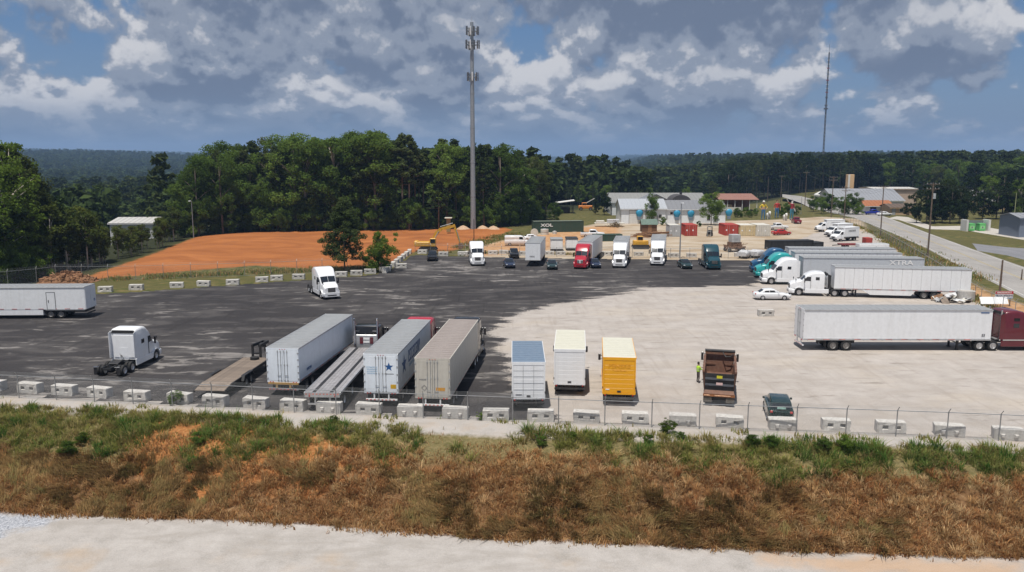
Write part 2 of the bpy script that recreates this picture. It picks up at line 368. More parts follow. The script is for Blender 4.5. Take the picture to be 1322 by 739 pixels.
def ground_material():
    t = NT('ground_soil_and_grass')
    nb = t.noise(0.07, 4); nm = t.noise(0.6, 6, 0.62); nf = t.noise(4.5, 5, 0.65); nff = t.noise(17, 3, 0.7)
    grass = t.mix(t.rng(nm, 0.35, 0.68), t.ramp(nf, [(0.25,(0.035,0.050,0.012)), (0.75,(0.082,0.092,0.026))]), t.ramp(nf, [(0.25,(0.13,0.105,0.04)), (0.8,(0.21,0.165,0.07))]))
    grass = t.mix(t.rng(nb, 0.42, 0.62), grass, t.ramp(nf, [(0.2,(0.055,0.062,0.018)), (0.8,(0.135,0.112,0.045))]))
    soil = t.ramp(t.math('MULTIPLY_ADD', nf, 0.55, t.math('MULTIPLY', nm, 0.45)), [(0.32,(0.065,0.034,0.015)), (0.45,(0.13,0.068,0.030)), (0.57,(0.20,0.115,0.055)), (0.72,(0.30,0.19,0.105))])
    soil = t.mix(t.rng(t.math('ADD', t.attr('bank_top'), t.math('MULTIPLY_ADD', nm, 2.0, -1.0)), -0.5, 0.5, 0, 0.8), soil, t.ramp(nf, [(0.3,(0.10,0.10,0.035)), (0.7,(0.24,0.20,0.10))]))
    soil = t.mix(t.rng(t.math('ADD', t.attr('sd_cut'), t.math('MULTIPLY_ADD', nm, 5.0, -2.6)), -0.5, 0.5, 0, 0.85), soil, t.ramp(nf, [(0.3,(0.24,0.085,0.026)), (0.55,(0.38,0.155,0.050)), (0.75,(0.46,0.25,0.11))]))
    gravel = t.ramp(t.math('MULTIPLY_ADD', nff, 0.5, t.math('MULTIPLY', nm, 0.5)), [(0.30,(0.27,0.25,0.225)), (0.50,(0.41,0.38,0.355)), (0.72,(0.51,0.48,0.45))])
    tracks = t.noise(0.5, 8, 0.66, t.map((0.30, 1.0, 1)), 0.7)
    gravel = t.mix(t.rng(t.noise(26, 2, 0.8), 0.60, 0.72, 0, 0.5), gravel, (0.20,0.18,0.165))
    gravel = t.mix(t.rng(tracks, 0.46, 0.66, 0, 0.55), gravel, (0.315,0.285,0.255))
    gravel = t.mix(t.rng(t.noise(0.16, 4), 0.58, 0.78, 0, 0.6), gravel, (0.42,0.29,0.17))
    gravel = t.mix(t.rng(t.math('ADD', t.attr('sd_tint'), t.math('MULTIPLY_ADD', nm, 3.0, -1.6)), -0.6, 0.9, 0, 0.6), gravel, (0.50,0.31,0.17))
    blue = t.ramp(t.noise(9, 2, 0.9), [(0.35,(0.17,0.18,0.205)), (0.5,(0.36,0.37,0.40)), (0.65,(0.52,0.53,0.56))])
    gravel = t.mix(t.rng(t.math('ADD', t.attr('sd_blue'), t.math('MULTIPLY_ADD', nm, 4.0, -2.0)), -0.6, 0.6), gravel, blue)
    clay = t.ramp(t.math('MULTIPLY_ADD', t.noise(0.16, 8, 0.66, t.map((0.5, 1.0, 1)), 0.6), 0.7, t.math('MULTIPLY', nf, 0.3)), [(0.30,(0.19,0.066,0.022)), (0.44,(0.295,0.105,0.034)), (0.58,(0.385,0.143,0.046)), (0.76,(0.43,0.18,0.068))])
    ruts = t.noise(0.55, 5, 0.6, t.map((0.09, 1.2, 1)))
    clay = t.mix(t.rng(ruts, 0.52, 0.70, 0, 0.45), clay, (0.24,0.082,0.028))
    clay = t.mix(t.rng(t.noise(0.07, 5, 0.6), 0.54, 0.70, 0, 0.45), clay, (0.22,0.082,0.032))
    sand = t.ramp(t.math('MULTIPLY_ADD', t.noise(0.25, 6, 0.6, t.map((0.5, 1.0, 1))), 0.8, t.math('MULTIPLY', nf, 0.2)), [(0.28,(0.22,0.15,0.09)), (0.42,(0.34,0.255,0.17)), (0.54,(0.43,0.36,0.275)), (0.70,(0.48,0.43,0.365)), (0.85,(0.52,0.48,0.42))])
    rusty = t.ramp(nm, [(0.3,(0.34,0.17,0.075)), (0.55,(0.46,0.27,0.14)), (0.75,(0.52,0.38,0.24))])
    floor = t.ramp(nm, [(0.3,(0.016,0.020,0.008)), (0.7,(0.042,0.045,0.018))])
    edge = t.math('MULTIPLY_ADD', nm, 3.0, -1.5); edge = t.math('ADD', edge, t.math('MULTIPLY_ADD', nf, 1.2, -0.6))
    def mask(a, w=0.5, k=1.0): return t.rng(t.math('ADD', t.attr(a), t.math('MULTIPLY', edge, k)), -w, w)
    c = grass
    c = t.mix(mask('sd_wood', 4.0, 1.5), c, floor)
    c = t.mix(mask('sd_sand', 0.9), c, sand)
    c = t.mix(mask('sd_rust', 1.5), c, rusty)
    c = t.mix(mask('sd_clay', 0.7), c, clay)
    c = t.mix(mask('sd_bank', 0.8), c, soil)
    c = t.mix(mask('sd_low', 0.25, 0.35), c, gravel)
    c = t.mix(mask('sd_strip', 0.3, 0.45), c, t.mix(t.rng(nm, 0.45, 0.7, 0, 0.6), gravel, (0.36,0.29,0.23)))
    t.bump(t.math('MULTIPLY_ADD', nff, 0.4, nf), 0.55, 0.10)
    return t.out(c)
def build_ground():
    me, X, Y, Z = grid_mesh('ground', EDGE_X, EDGE_Y, lambda a, b: height(a, b)-0.03*(sdf(LOT, a, b) > 0.6))
    u = bank_u(X, Y)
    yf = np.interp(X, fx_, fy_); yg = np.interp(X, gx_, gy_)
    attr(me, 'sd_low', yg-Y); attr(me, 'sd_bank', np.minimum(yf-1.3-Y, 60))
    attr(me, 'sd_strip', np.minimum(yf+6-Y, Y-(yf-np.interp(X, [-45,-20,5,20,40], [2.6,2.5,2.5,1.8,2.2]))))
    attr(me, 'sd_cut', sdf(PX([(150,577),(230,562),(330,570),(430,585),(520,600),(520,612),(420,617),(330,615),(240,618),(180,600)], -1.6), X, Y))
    attr(me, 'sd_tint', sdf(PX([(960,712),(1040,716),(1330,724),(1330,760),(1180,750),(1050,735),(980,728)], Z_LOW), X, Y))
    attr(me, 'sd_blue', sdf(PX([(-300,640),(60,664),(75,672),(0,692),(-300,720)], Z_LOW), X, Y))
    attr(me, 'sd_clay', sdf(CLAY, X, Y)); attr(me, 'sd_sand', sdf(SAND, X, Y)); attr(me, 'sd_rust', np.maximum(sdf(RUST, X, Y), sdf(PX([(1172,330),(1215,350),(1290,384),(1350,402),(1350,420),(1275,396),(1240,375)]), X, Y)))
    attr(me, 'bank_top', np.clip(np.interp(X,[-52,-30,-12,-2,6,16,24,46],[0.55,0.55,0.50,0.34,0.40,0.46,0.42,0.42])-u, -1, 1)*6)
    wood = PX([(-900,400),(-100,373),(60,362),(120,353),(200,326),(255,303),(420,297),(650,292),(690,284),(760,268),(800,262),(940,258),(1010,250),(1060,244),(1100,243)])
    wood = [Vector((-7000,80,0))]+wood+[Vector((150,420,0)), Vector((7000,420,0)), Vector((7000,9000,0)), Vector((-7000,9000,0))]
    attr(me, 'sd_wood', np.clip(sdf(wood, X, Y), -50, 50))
    me.materials.append(ground_material())
    o = link('ground', me); tag(o, 'grass, clay, sand and gravel ground running to the hills', kind='structure')
    o['category'] = 'ground'
build_ground()

def lot_material():
    t = NT('lot_millings_and_gravel')
    nb = t.noise(0.05, 3); nm = t.noise(0.5, 6, 0.6); nf = t.noise(5, 5, 0.65); nff = t.noise(22, 3, 0.75)
    st = t.noise(0.34, 7, 0.62, t.map((0.42, 1.1, 1)), 0.5); st2 = t.noise(0.62, 8, 0.70, t.map((0.34, 1.0, 1)), 0.6)
    asp = t.ramp(t.math('MULTIPLY_ADD', nf, 0.6, t.math('MULTIPLY', nff, 0.4)), [(0.25,(0.022,0.0205,0.022)), (0.5,(0.040,0.037,0.0385)), (0.75,(0.066,0.061,0.061))])
    asp = t.mix(t.rng(nb, 0.40, 0.62, 0, 0.30), asp, (0.095,0.088,0.085))
    asp = t.mix(t.rng(st, 0.47, 0.64, 0, 0.55), asp, (0.105,0.097,0.094))
    asp = t.mix(t.rng(t.math('MULTIPLY', st2, t.rng(nb, 0.3, 0.7, 0.86, 1.12)), 0.54, 0.66, 0, 0.75), asp, (0.27,0.25,0.235))
    gr = t.ramp(t.math('MULTIPLY_ADD', nff, 0.45, t.math('MULTIPLY', nm, 0.55)), [(0.30,(0.30,0.27,0.245)), (0.50,(0.41,0.372,0.342)), (0.72,(0.50,0.46,0.43))])
    gr = t.mix(t.rng(st, 0.44, 0.62, 0, 0.50), gr, (0.335,0.295,0.26))
    gr = t.mix(t.rng(t.noise(0.12, 5, 0.6, t.map((0.6,1,1))), 0.48, 0.68, 0, 0.45), gr, (0.45,0.385,0.31))
    gr = t.mix(t.rng(t.noise(1.0, 7, 0.72, t.map((0.22, 1.0, 1))), 0.56, 0.67, 0, 0.60), gr, (0.17,0.145,0.12))
    gr = t.mix(t.rng(t.noise(11, 3, 0.85), 0.54, 0.70, 0, 0.55), gr, (0.20,0.175,0.155)); gr = t.mix(t.rng(t.noise(13, 3, 0.85, t.map((1.1,0.9,1))), 0.56, 0.72, 0, 0.6), gr, (0.62,0.59,0.56))
    ty = t.noise(1.5, 4, 0.6, t.map((1.0, 0.07, 1)), 0.3)
    gr = t.mix(t.rng(ty, 0.52, 0.66, 0, 0.30), gr, (0.29,0.25,0.215))
    asp = t.mix(t.rng(ty, 0.55, 0.68, 0, 0.35), asp, (0.020,0.019,0.020))
    e = t.math('ADD', t.attr('sd_gravel'), t.math('ADD', t.math('MULTIPLY_ADD', st, 8.0, -4.0), t.math('MULTIPLY_ADD', nf, 3.2, -1.6)))
    c = t.mix(t.rng(e, -0.45, 0.45), asp, gr)
    t.bump(t.math('MULTIPLY_ADD', nff, 0.5, nf), 0.45, 0.06)
    return t.out(c)
def build_lot():
    # outline of the lot, clipped grid
    xs = np.arange(-62, 90, 0.75); ys = np.arange(46, 215, 0.75)
    me, X, Y, Z = grid_mesh('parking_lot', xs, ys, lambda a, b: np.zeros_like(a)+0.004+0.035*(vnoise(a, b, 7, 3)-0.5)*0)
    s = sdf(LOT, X, Y)+0.9*(vnoise(X, Y, 2.3, 9)-0.5)
    attr(me, 'sd_gravel', sdf(GRAVEL, X, Y))
    import bmesh
    bm = bmesh.new(); bm.from_mesh(me); bm.verts.ensure_lookup_table(); sv = s.ravel()
    dead = [f for f in bm.faces if all(sv[v.index] < 0 for v in f.verts)]
    bmesh.ops.delete(bm, geom=dead, context='FACES'); bm.to_mesh(me); bm.free()
    me.materials.append(lot_material())
    o = link('parking_lot', me); tag(o, 'truck parking lot of dark asphalt millings and pale gravel', kind='structure'); o['category'] = 'parking lot'
build_lot()

# road past the yard
def road_strip(name, left, right, m, z=0.012, label='', n=10):
    """a ribbon between two pixel polylines with a crowned, shouldered section"""
    mb = MB()
    def res(pl):
        p = [G(a, b) for a, b in pl]; d = [0]
        for i in range(1, len(p)): d.append(d[-1]+(p[i]-p[i-1]).length)
        ts = np.linspace(0, d[-1], 60)
        return np.stack([np.interp(ts, d, [q.x for q in p]), np.interp(ts, d, [q.y for q in p])], 1)
    A, B = res(left), res(right); vs = []; fs = []
    for a, b in zip(A, B):
        for k in range(5):
            t = k/4; q = a*(1-t)+b*t; vs.append((q[0], q[1], z+0.05*(1-(2*t-1)**2)))
    for i in range(len(A)-1):
        for k in range(4): fs.append((i*5+k, i*5+k+1, i*5+k+6, i*5+k+5))
    mb.add(vs, fs); o = mb.build(name, m, smooth=True); tag(o, label, 'road', kind='structure'); return o, A, B
def tarmac(name, cols):
    t = NT(name); nf = t.noise(3, 5, 0.6); nl = t.noise(0.4, 5, 0.6, t.map((1.0, 0.25, 1)))
    c = t.ramp(t.math('MULTIPLY_ADD', nf, 0.4, t.math('MULTIPLY', nl, 0.6)), cols); t.bump(nf, 0.2, 0.02); return t.out(c)
ROADM = tarmac('worn_pale_asphalt', [(0.3,(0.22,0.205,0.195)), (0.5,(0.30,0.285,0.27)), (0.7,(0.36,0.34,0.325))])
DRIVEM = tarmac('grey_drive_asphalt', [(0.3,(0.15,0.15,0.16)), (0.6,(0.22,0.22,0.235))])
CONCM = tarmac('pale_concrete_drive', [(0.3,(0.36,0.33,0.29)), (0.6,(0.48,0.45,0.41))])
LINEM = mat('road_paint_yellow', (0.40,0.32,0.16), 0.7, var=0.2); LINEW = mat('road_paint_white', (0.52,0.51,0.48), 0.7, var=0.2)
RL = [(1010,254.5),(1033,262),(1046,268.5),(1075,275.5),(1103,281.5),(1151,301),(1196,321),(1241,345),(1300,374),(1360,405)]
RR = [(1010,251),(1034,253.5),(1062,261),(1102,268),(1146,281),(1198,301),(1256,322),(1322,345),(1400,372),(1480,402)]
road, RA, RB = road_strip('road', RL, RR, ROADM, label='pale worn two-lane road curving past the yard')
def line_along(name, f, w, m, dash=None):
    mb = MB(); pts = [Vector((a[0]*(1-f)+b[0]*f, a[1]*(1-f)+b[1]*f, 0.012+0.05*(1-(2*f-1)**2)+0.006)) for a, b in zip(RA, RB)]
    vs = []
    for i, p in enumerate(pts):
        d = pts[min(i+1, len(pts)-1)]-pts[max(i-1, 0)]; n = Vector((-d.y, d.x, 0)).normalized()*w/2; vs += [p-n, p+n]
    mb.add(vs, [(2*i, 2*i+2, 2*i+3, 2*i+1) for i in range(len(pts)-1)]); return mb.build(name, m, road)
line_along('centre_line', 0.488, 0.12, LINEM); line_along('centre_line', 0.512, 0.12, LINEM)
line_along('edge_line', 0.06, 0.14, LINEW); line_along('edge_line', 0.94, 0.14, LINEW)
road_strip('side_drive', [(1146,282.5),(1160,284),(1197,296),(1245,297.5),(1322,310),(1400,322)], [(1158,279.5),(1172,280.5),(1204,292.5),(1262,291.5),(1322,302),(1400,312)], CONCM, 0.010, 'pale concrete drive to the green bins')
road_strip('drive', [(1262,324),(1300,330),(1340,340),(1400,350)], [(1255,314.5),(1300,319.5),(1340,322),(1400,328)], DRIVEM, 0.008, 'grey asphalt drive off the road')
# ------------------------------------------------------------------ materials for vehicles and site things
WHITE = mat('white_trailer_paint', (0.80,0.81,0.825), 0.38, dirt=0.17, dirtcol=(0.42,0.40,0.37), var=0.04)
WHITE2 = mat('bright_white_cab_paint', (0.80,0.81,0.83), 0.22, var=0.03, dirt=0.12, dirtcol=(0.45,0.42,0.38), coat=0.3)
BEIGE = mat('dull_beige_trailer_paint', (0.50,0.475,0.42), 0.5, dirt=0.45, dirtcol=(0.33,0.29,0.24), var=0.06)
ROOFG = mat('grey_trailer_roof', (0.27,0.28,0.29), 0.55, dirt=0.5, dirtcol=(0.28,0.27,0.26), var=0.08)
ROOFB = mat('brown_grey_trailer_roof', (0.285,0.245,0.225), 0.6, dirt=0.5, dirtcol=(0.26,0.22,0.20), var=0.08)
ROOFBL = mat('blue_grey_roof_sheet', (0.15,0.205,0.28), 0.5, dirt=0.3, dirtcol=(0.26,0.30,0.34), var=0.08)
CREAM = mat('translucent_cream_roof', (0.60,0.585,0.49), 0.5, dirt=0.2, dirtcol=(0.5,0.48,0.4), var=0.04)
ALU = mat('aluminium_rail', (0.55,0.56,0.58), 0.35, 0.6, dirt=0.4, dirtcol=(0.3,0.29,0.27), var=0.08)
STEEL = mat('galvanised_steel', (0.42,0.43,0.44), 0.45, 0.5, var=0.15)
BLACKM = mat('black_chassis_steel', (0.018,0.018,0.02), 0.55, var=0.3, dirt=0.35, dirtcol=(0.10,0.085,0.07))
RUBBER = mat('tyre_rubber', (0.014,0.014,0.015), 0.85, var=0.3, dirt=0.4, dirtcol=(0.075,0.065,0.055), scale=6)
RIM = mat('wheel_rim_alloy', (0.60,0.60,0.61), 0.3, 0.75, var=0.2, dirt=0.3)
RIMD = mat('wheel_rim_steel', (0.30,0.29,0.28), 0.5, 0.5, var=0.2, dirt=0.5)
GLASS = mat('tinted_window_glass', (0.012,0.016,0.022), 0.06, 0.0, var=0.1, spec=0.8)
CHROME = mat('chrome_trim', (0.70,0.71,0.73), 0.15, 0.95, var=0.05)
REDLENS = mat('red_lamp_lens', (0.45,0.02,0.015), 0.25, var=0.1)
AMBER = mat('amber_marker', (0.75,0.28,0.02), 0.3, var=0.1)
LAMPG = mat('headlamp_lens', (0.72,0.74,0.76), 0.12, 0.2, var=0.05)
RETRO = mat('reflective_tape', (0.60,0.16,0.13), 0.4, var=0.6, scale=2.2)
WOODD = mat('weathered_deck_board', (0.20,0.158,0.125), 0.8, var=0.3, dirt=0.4, dirtcol=(0.16,0.12,0.09), objrand=0.16)
DECKA = mat('aluminium_deck_plank', (0.45,0.43,0.43), 0.42, 0.4, var=0.15, dirt=0.35, dirtcol=(0.28,0.24,0.22), objrand=0.10)
MAROON = mat('maroon_cab_paint', (0.115,0.012,0.020), 0.25, var=0.08, coat=0.4)
RED = mat('red_cab_paint', (0.40,0.018,0.035), 0.25, var=0.06, coat=0.4)
TEAL = mat('teal_cab_paint', (0.03,0.36,0.36), 0.25, var=0.06, coat=0.4)
BLUE = mat('blue_cab_paint', (0.012,0.085,0.19), 0.25, var=0.06, coat=0.4)
DGREEN = mat('dark_teal_cab_paint', (0.010,0.055,0.075), 0.25, var=0.06, coat=0.4)
BLACKP = mat('black_cab_paint', (0.012,0.012,0.014), 0.22, var=0.1, coat=0.4)
NAVY = mat('navy_car_paint', (0.012,0.020,0.05), 0.2, var=0.08, coat=0.5)
CARGREEN = mat('dark_green_car_paint', (0.008,0.028,0.026), 0.2, var=0.08, coat=0.5)
CARGREY = mat('grey_car_paint', (0.10,0.11,0.125), 0.25, 0.3, var=0.08, coat=0.4)
CARRED = mat('red_car_paint', (0.42,0.02,0.02), 0.25, var=0.06, coat=0.4)
YELLOW = mat('yellow_rental_truck_paint', (0.80,0.37,0.008), 0.35, var=0.05, dirt=0.12, dirtcol=(0.45,0.22,0.04))
YELLOWL = mat('rental_lettering_worn', (0.68,0.295,0.007), 0.5, var=0.2, scale=6)
BLUEINK = mat('blue_decal', (0.012,0.085,0.26), 0.4, var=0.12)
LBLUEINK = mat('pale_blue_print', (0.30,0.46,0.62), 0.5, var=0.15)
GREYINK = mat('grey_print', (0.17,0.17,0.18), 0.5, var=0.15)
LGREYINK = mat('faded_print', (0.62,0.64,0.67), 0.5, var=0.05)
YDECAL = mat('yellow_warning_decal', (0.62,0.36,0.02), 0.5, var=0.15)
ODECAL = mat('orange_decal', (0.52,0.26,0.05), 0.5, var=0.2)
WDECAL = mat('white_decal', (0.80,0.80,0.80), 0.5, var=0.05)
RUSTBED = mat('rusty_brown_dump_steel', (0.145,0.070,0.045), 0.7, 0.0, var=0.25, dirt=0.6, dirtcol=(0.20,0.125,0.085), bump=0.15)
TANBUMP = mat('oak_bumper_timber', (0.42,0.26,0.10), 0.7, var=0.2)

def wheel_meshes(r, w, rimmat, tag_):
    t = MB(); n = 20
    prof = [(-w/2, r*0.60), (-w/2, r*0.90), (-w/2*0.8, r), (w/2*0.8, r), (w/2, r*0.90), (w/2, r*0.60)]
    vs = []
    for x, q in prof:
        for i in range(n):
            a = 2*math.pi*i/n; vs.append((x, q*math.cos(a), q*math.sin(a)))
    k = len(prof)
    t.add(vs, [(j*n+i, (j+1)*n+i, (j+1)*n+(i+1) % n, j*n+(i+1) % n) for j in range(k-1) for i in range(n)])
    tm = t.mesh('wheel_'+tag_, RUBBER, True, 40)
    g = MB()
    for sx in (-1, 1):
        pr = [(sx*w/2*0.92, r*0.61), (sx*w/2*0.97, r*0.55), (sx*w/2*0.45, r*0.47), (sx*w/2*0.40, r*0.24), (sx*w/2*0.85, r*0.19), (sx*w/2*0.85, 0.001)]
        vs = []
        for x, q in pr:
            for i in range(n):
                a = 2*math.pi*i/n; vs.append((x, q*math.cos(a), q*math.sin(a)))
        fs = [(j*n+i, (j+1)*n+i, (j+1)*n+(i+1) % n, j*n+(i+1) % n) for j in range(len(pr)-1) for i in range(n)]
        g.add(vs, fs if sx < 0 else [f[::-1] for f in fs])
    gm = g.mesh('rim_'+tag_, rimmat, True, 40)
    return tm, gm
WH = {'truck': wheel_meshes(0.51, 0.28, RIM, 'truck'), 'trailer': wheel_meshes(0.51, 0.28, RIMD, 'trailer'), 'light': wheel_meshes(0.39, 0.24, RIMD, 'light'),
      'car': wheel_meshes(0.335, 0.215, RIM, 'car'), 'big': wheel_meshes(0.62, 0.45, RIMD, 'big')}
def wheel(parent, kind, x, y, r=None):
    tm, gm = WH[kind]; rr = {'truck':0.51,'trailer':0.51,'light':0.39,'car':0.335,'big':0.62}[kind]
    w = link('wheel', tm, parent, (x, y, rr)); link('rim', gm, w); return w
def duals(parent, kind, y, hw=1.14):
    for s in (-1, 1):
        wheel(parent, kind, s*hw, y); wheel(parent, kind, s*(hw-0.33), y)

def star_pts(r, cx=0, cy=0):
    return [(cx+(r if i % 2 == 0 else r*0.40)*math.sin(math.pi*i/5), cy+(r if i % 2 == 0 else r*0.40)*math.cos(math.pi*i/5)) for i in range(10)]
def scrawl(parent, m, w, h, n, loc, rot, seed=1, t=0.006):
    """a run of worn, unreadable print: n small glyph-like marks of upright and level strokes"""
    r = random.Random(seed); mb = MB(); cw = w/n
    for i in range(n):
        x = -w/2+i*cw; a = x+cw*0.10; b = x+cw*0.82; k = h*0.20; st = min(cw*0.26, h*0.3)
        q = r.random()
        mb.box(a, a+st, -h/2, h/2, 0, t)
        if q < 0.7: mb.box(b-st, b, -h/2 if q < 0.45 else 0, h/2, 0, t)
        if q > 0.25: mb.box(a+st, b-(st if q < 0.7 else 0), h/2-k, h/2, 0, t)
        if q < 0.6 or q > 0.85: mb.box(a+st, b-st, -k/2, k/2, 0, t)
        if q > 0.5: mb.box(a+st, b-(st if q < 0.7 and q < 0.45 else 0), -h/2, -h/2+k, 0, t)
    o = mb.build('lettering', m, parent); o.location = loc; o.rotation_euler = rot; return o
def decal_poly(name, pts, m, parent, face, pos):
    """flat printed shape on the rear (face 'rear': pts in x,z) or the sides (+1 right, -1 left: pts along y,z)"""
    mb = MB()
    if face == 'rear': v = [(a, pos, b) for a, b in pts]
    else: v = [(pos, a, b) for a, b in pts]
    k = len(v); mb.add(v, [tuple(range(k)) if face in ('rear', 1) else tuple(range(k-1, -1, -1))])
    bmh = mb.build(name, m, parent); return bmh

def trailer(name, label, L, loc, rz, col=WHITE, roof=ROOFG, H=4.08, sill=1.10, W=2.59, skirt=False, gear=True, panels=True, rear_detail=True, group=None, tan_bumper=False, ribs=False, wheels=True, tandem=1.6):
    T = thing(name, label, 'trailer', loc, rz, group); hw = W/2
    MB().box(-hw+0.02, hw-0.02, 0.03, L-0.02, sill+0.02, H-0.05).build('cargo_box', col, T)
    if panels:
        n = max(6, round(L/1.22)); pw = (L-0.12)/n
        pm = MB().cbox(0, 0.016, 0, pw-0.034, sill+0.13, H-0.13, 0.004).mesh('side_panel', col)
        sm_ = MB()
        for s in (-1, 1):
            for i in range(1, n): sm_.box(s*(hw-0.016)-0.004, s*(hw-0.016)+0.004, 0.06+i*pw-0.030, 0.06+i*pw+0.012, sill+0.13, H-0.13)
        sm_.build('panel_seam', mat('panel_seam_grey', (0.36,0.36,0.36), 0.6, var=0.2), T)['kind'] = 'stuff'  # grey bars laid along the panel gaps to draw the seams
        for s in (-1, 1):
            for i in range(n): link('side_panel', pm, T, (hw-0.020 if s > 0 else -hw+0.004, 0.06+i*pw, 0))
    if ribs:
        rm = MB().box(0, 0.025, 0, 0.06, sill+0.1, H-0.1).mesh('side_rib', col)
        for s in (-1, 1):
            for i in range(int(L/0.61)): link('side_rib', rm, T, (hw-0.02 if s > 0 else -hw-0.005, 0.3+i*0.61, 0))
    r = MB(); r.add([(-hw,0,H-0.06),(hw,0,H-0.06),(hw,L,H-0.06),(-hw,L,H-0.06),(-hw,0,H-0.02),(0,0,H),(hw,0,H-0.02),(-hw,L,H-0.02),(0,L,H),(hw,L,H-0.02)],
          [(4,5,8,7),(5,6,9,8),(0,1,6,5,4),(2,3,7,8,9),(0,4,7,3),(1,2,9,6)])
    for i in range(1, int(L/0.6)):
        r.bar((-hw+0.03, i*0.6, H-0.012), (hw-0.03, i*0.6, H-0.012), 0.03, 0.028)
    r.build('roof', roof, T)
    for s in (-1, 1):
        MB().cbox(s*hw-0.035, s*hw+0.035, -0.01, L+0.01, H-0.13, H-0.005, 0.01).build('top_rail', ALU if col != BEIGE else BEIGE, T)
        b = MB().cbox(s*hw-0.03, s*hw+0.03, 0.0, L, sill-0.05, sill+0.13, 0.008).build('bottom_rail', ALU if col != BEIGE else BEIGE, T)
        t = MB()
        for i in range(int(L/1.5)): t.box(s*hw+(0.031 if s > 0 else -0.036), s*hw+(0.036 if s > 0 else -0.031), 0.4+i*1.5, 0.4+i*1.5+0.62, sill+0.01, sill+0.06)
        t.build('reflective_tape', RETRO, b)
    fr = MB(); fr.box(-hw, -hw+0.09, -0.03, 0.06, sill-0.06, H-0.02).box(hw-0.09, hw, -0.03, 0.06, sill-0.06, H-0.02)
    fr.box(-hw+0.09, hw-0.09, -0.03, 0.06, H-0.17, H-0.02).box(-hw+0.09, hw-0.09, -0.03, 0.06, sill-0.06, sill+0.03)
    F = fr.build('rear_frame', col, T)
    dw = hw-0.10
    for s in (-1, 1):
        x0, x1 = (0.01, dw) if s > 0 else (-dw, -0.01)
        d = MB().cbox(x0, x1, -0.035, 0.03, sill+0.05, H-0.19, 0.008).build('rear_door', col, T)
        for fx in (0.16, 0.42):
            x = s*fx*dw*0.75
            k = MB(); k.cyl((x,-0.06,sill+0.0), (x,-0.06,H-0.16), 0.019, n=8)
            for z in (sill+0.12, (sill+H)/2, H-0.3): k.box(x-0.05, x+0.05, -0.07, -0.034, z-0.04, z+0.04)
            if fx < 0.3: k.box(x-0.02, x+0.30*s if s > 0 else x+0.02, -0.085, -0.07, sill+0.5, sill+0.54) if s > 0 else k.box(x-0.30, x+0.02, -0.085, -0.07, sill+0.5, sill+0.54)
            k.build('lock_rod', STEEL, d)
        h = MB()
        for z in np.linspace(sill+0.25, H-0.4, 5): h.box(s*hw-0.11 if s > 0 else s*hw-0.03, s*hw+0.03 if s > 0 else s*hw+0.11, -0.055, -0.034, z-0.05, z+0.05)
        h.build('hinge', STEEL, d)
    for s in (-1, 1):
        for k in range(2):
            MB().cyl((s*(hw-0.25-0.22*k), -0.05, sill-0.05), (s*(hw-0.25-0.22*k), -0.02, sill-0.05), 0.06, n=10).build('tail_lamp', REDLENS, T)
    m = MB()
    for k in range(3): m.box(-0.22+0.2*k, -0.16+0.2*k, -0.05, -0.03, H-0.13, H-0.09)
    m.build('marker_lamp', REDLENS, T)
    ub = MB(); ub.box(-hw*0.92, hw*0.92, -0.02, 0.10, 0.48, 0.60)
    for s in (-1, 1): ub.box(s*0.55-0.05, s*0.55+0.05, 0.0, 0.10, 0.60, sill-0.12)
    U = ub.build('underride_bar', WDECAL if not tan_bumper else ALU, T)
    tp = MB()
    for i in range(8): tp.box(-hw*0.9+i*hw*0.225, -hw*0.9+i*hw*0.225+hw*0.11, -0.026, -0.021, 0.50, 0.58)
    tp.build('reflective_tape', RETRO, U)
    if tan_bumper:
        MB().box(-hw*0.95, hw*0.95, -0.08, 0.0, sill-0.22, sill-0.06).box(-0.62, -0.46, -0.06, 0.02, 0.62, sill-0.22).box(0.46, 0.62, -0.06, 0.02, 0.62, sill-0.22).build('dock_bumper', TANBUMP, T)
    ch = MB(); ch.box(-0.55, -0.42, 0.3, L-0.3, sill-0.20, sill+0.0).box(0.42, 0.55, 0.3, L-0.3, sill-0.20, sill)
    for i in range(int(L/0.9)): ch.box(-hw+0.06, hw-0.06, 0.4+i*0.9, 0.46+i*0.9, sill-0.09, sill+0.0)
    ch.box(-0.62, 0.62, tandem-1.0, tandem+2.3, 0.62, 0.9)
    ch.build('underframe', BLACKM, T)
    if wheels:
        for y in (tandem, tandem+1.27):
            MB().cyl((-1.0, y, 0.51), (1.0, y, 0.51), 0.07, n=8).build('axle', BLACKM, T); duals(T, 'trailer', y, hw-0.155)
        for s in (-1, 1): MB().box(s*(hw-0.32)-0.30, s*(hw-0.32)+0.30, tandem-0.72, tandem-0.70, 0.22, sill-0.1).build('mud_flap', BLACKM, T)
    if gear:
        g = MB()
        for s in (-1, 1):
            g.box(s*0.75-0.08, s*0.75+0.08, L-3.0, L-2.84, 0.08, sill-0.05).box(s*0.75-0.17, s*0.75+0.17, L-3.07, L-2.77, 0.0, 0.08)
            g.bar((s*0.75, L-2.92, 0.5), (s*0.75, L-2.1, sill-0.1), 0.06)
        g.bar((-0.75, L-2.92, 0.7), (0.75, L-2.92, 0.7), 0.08); g.build('landing_gear', BLACKM, T)
    if skirt:
        for s in (-1, 1):
            MB().slab([(s*hw-0.02, tandem+2.4, sill-0.05), (s*hw-0.02, tandem+2.9, 0.42), (s*hw-0.02, L-4.6, 0.42), (s*hw-0.02, L-3.6, sill-0.05)], 0.02).build('side_skirt', col, T)
    return T

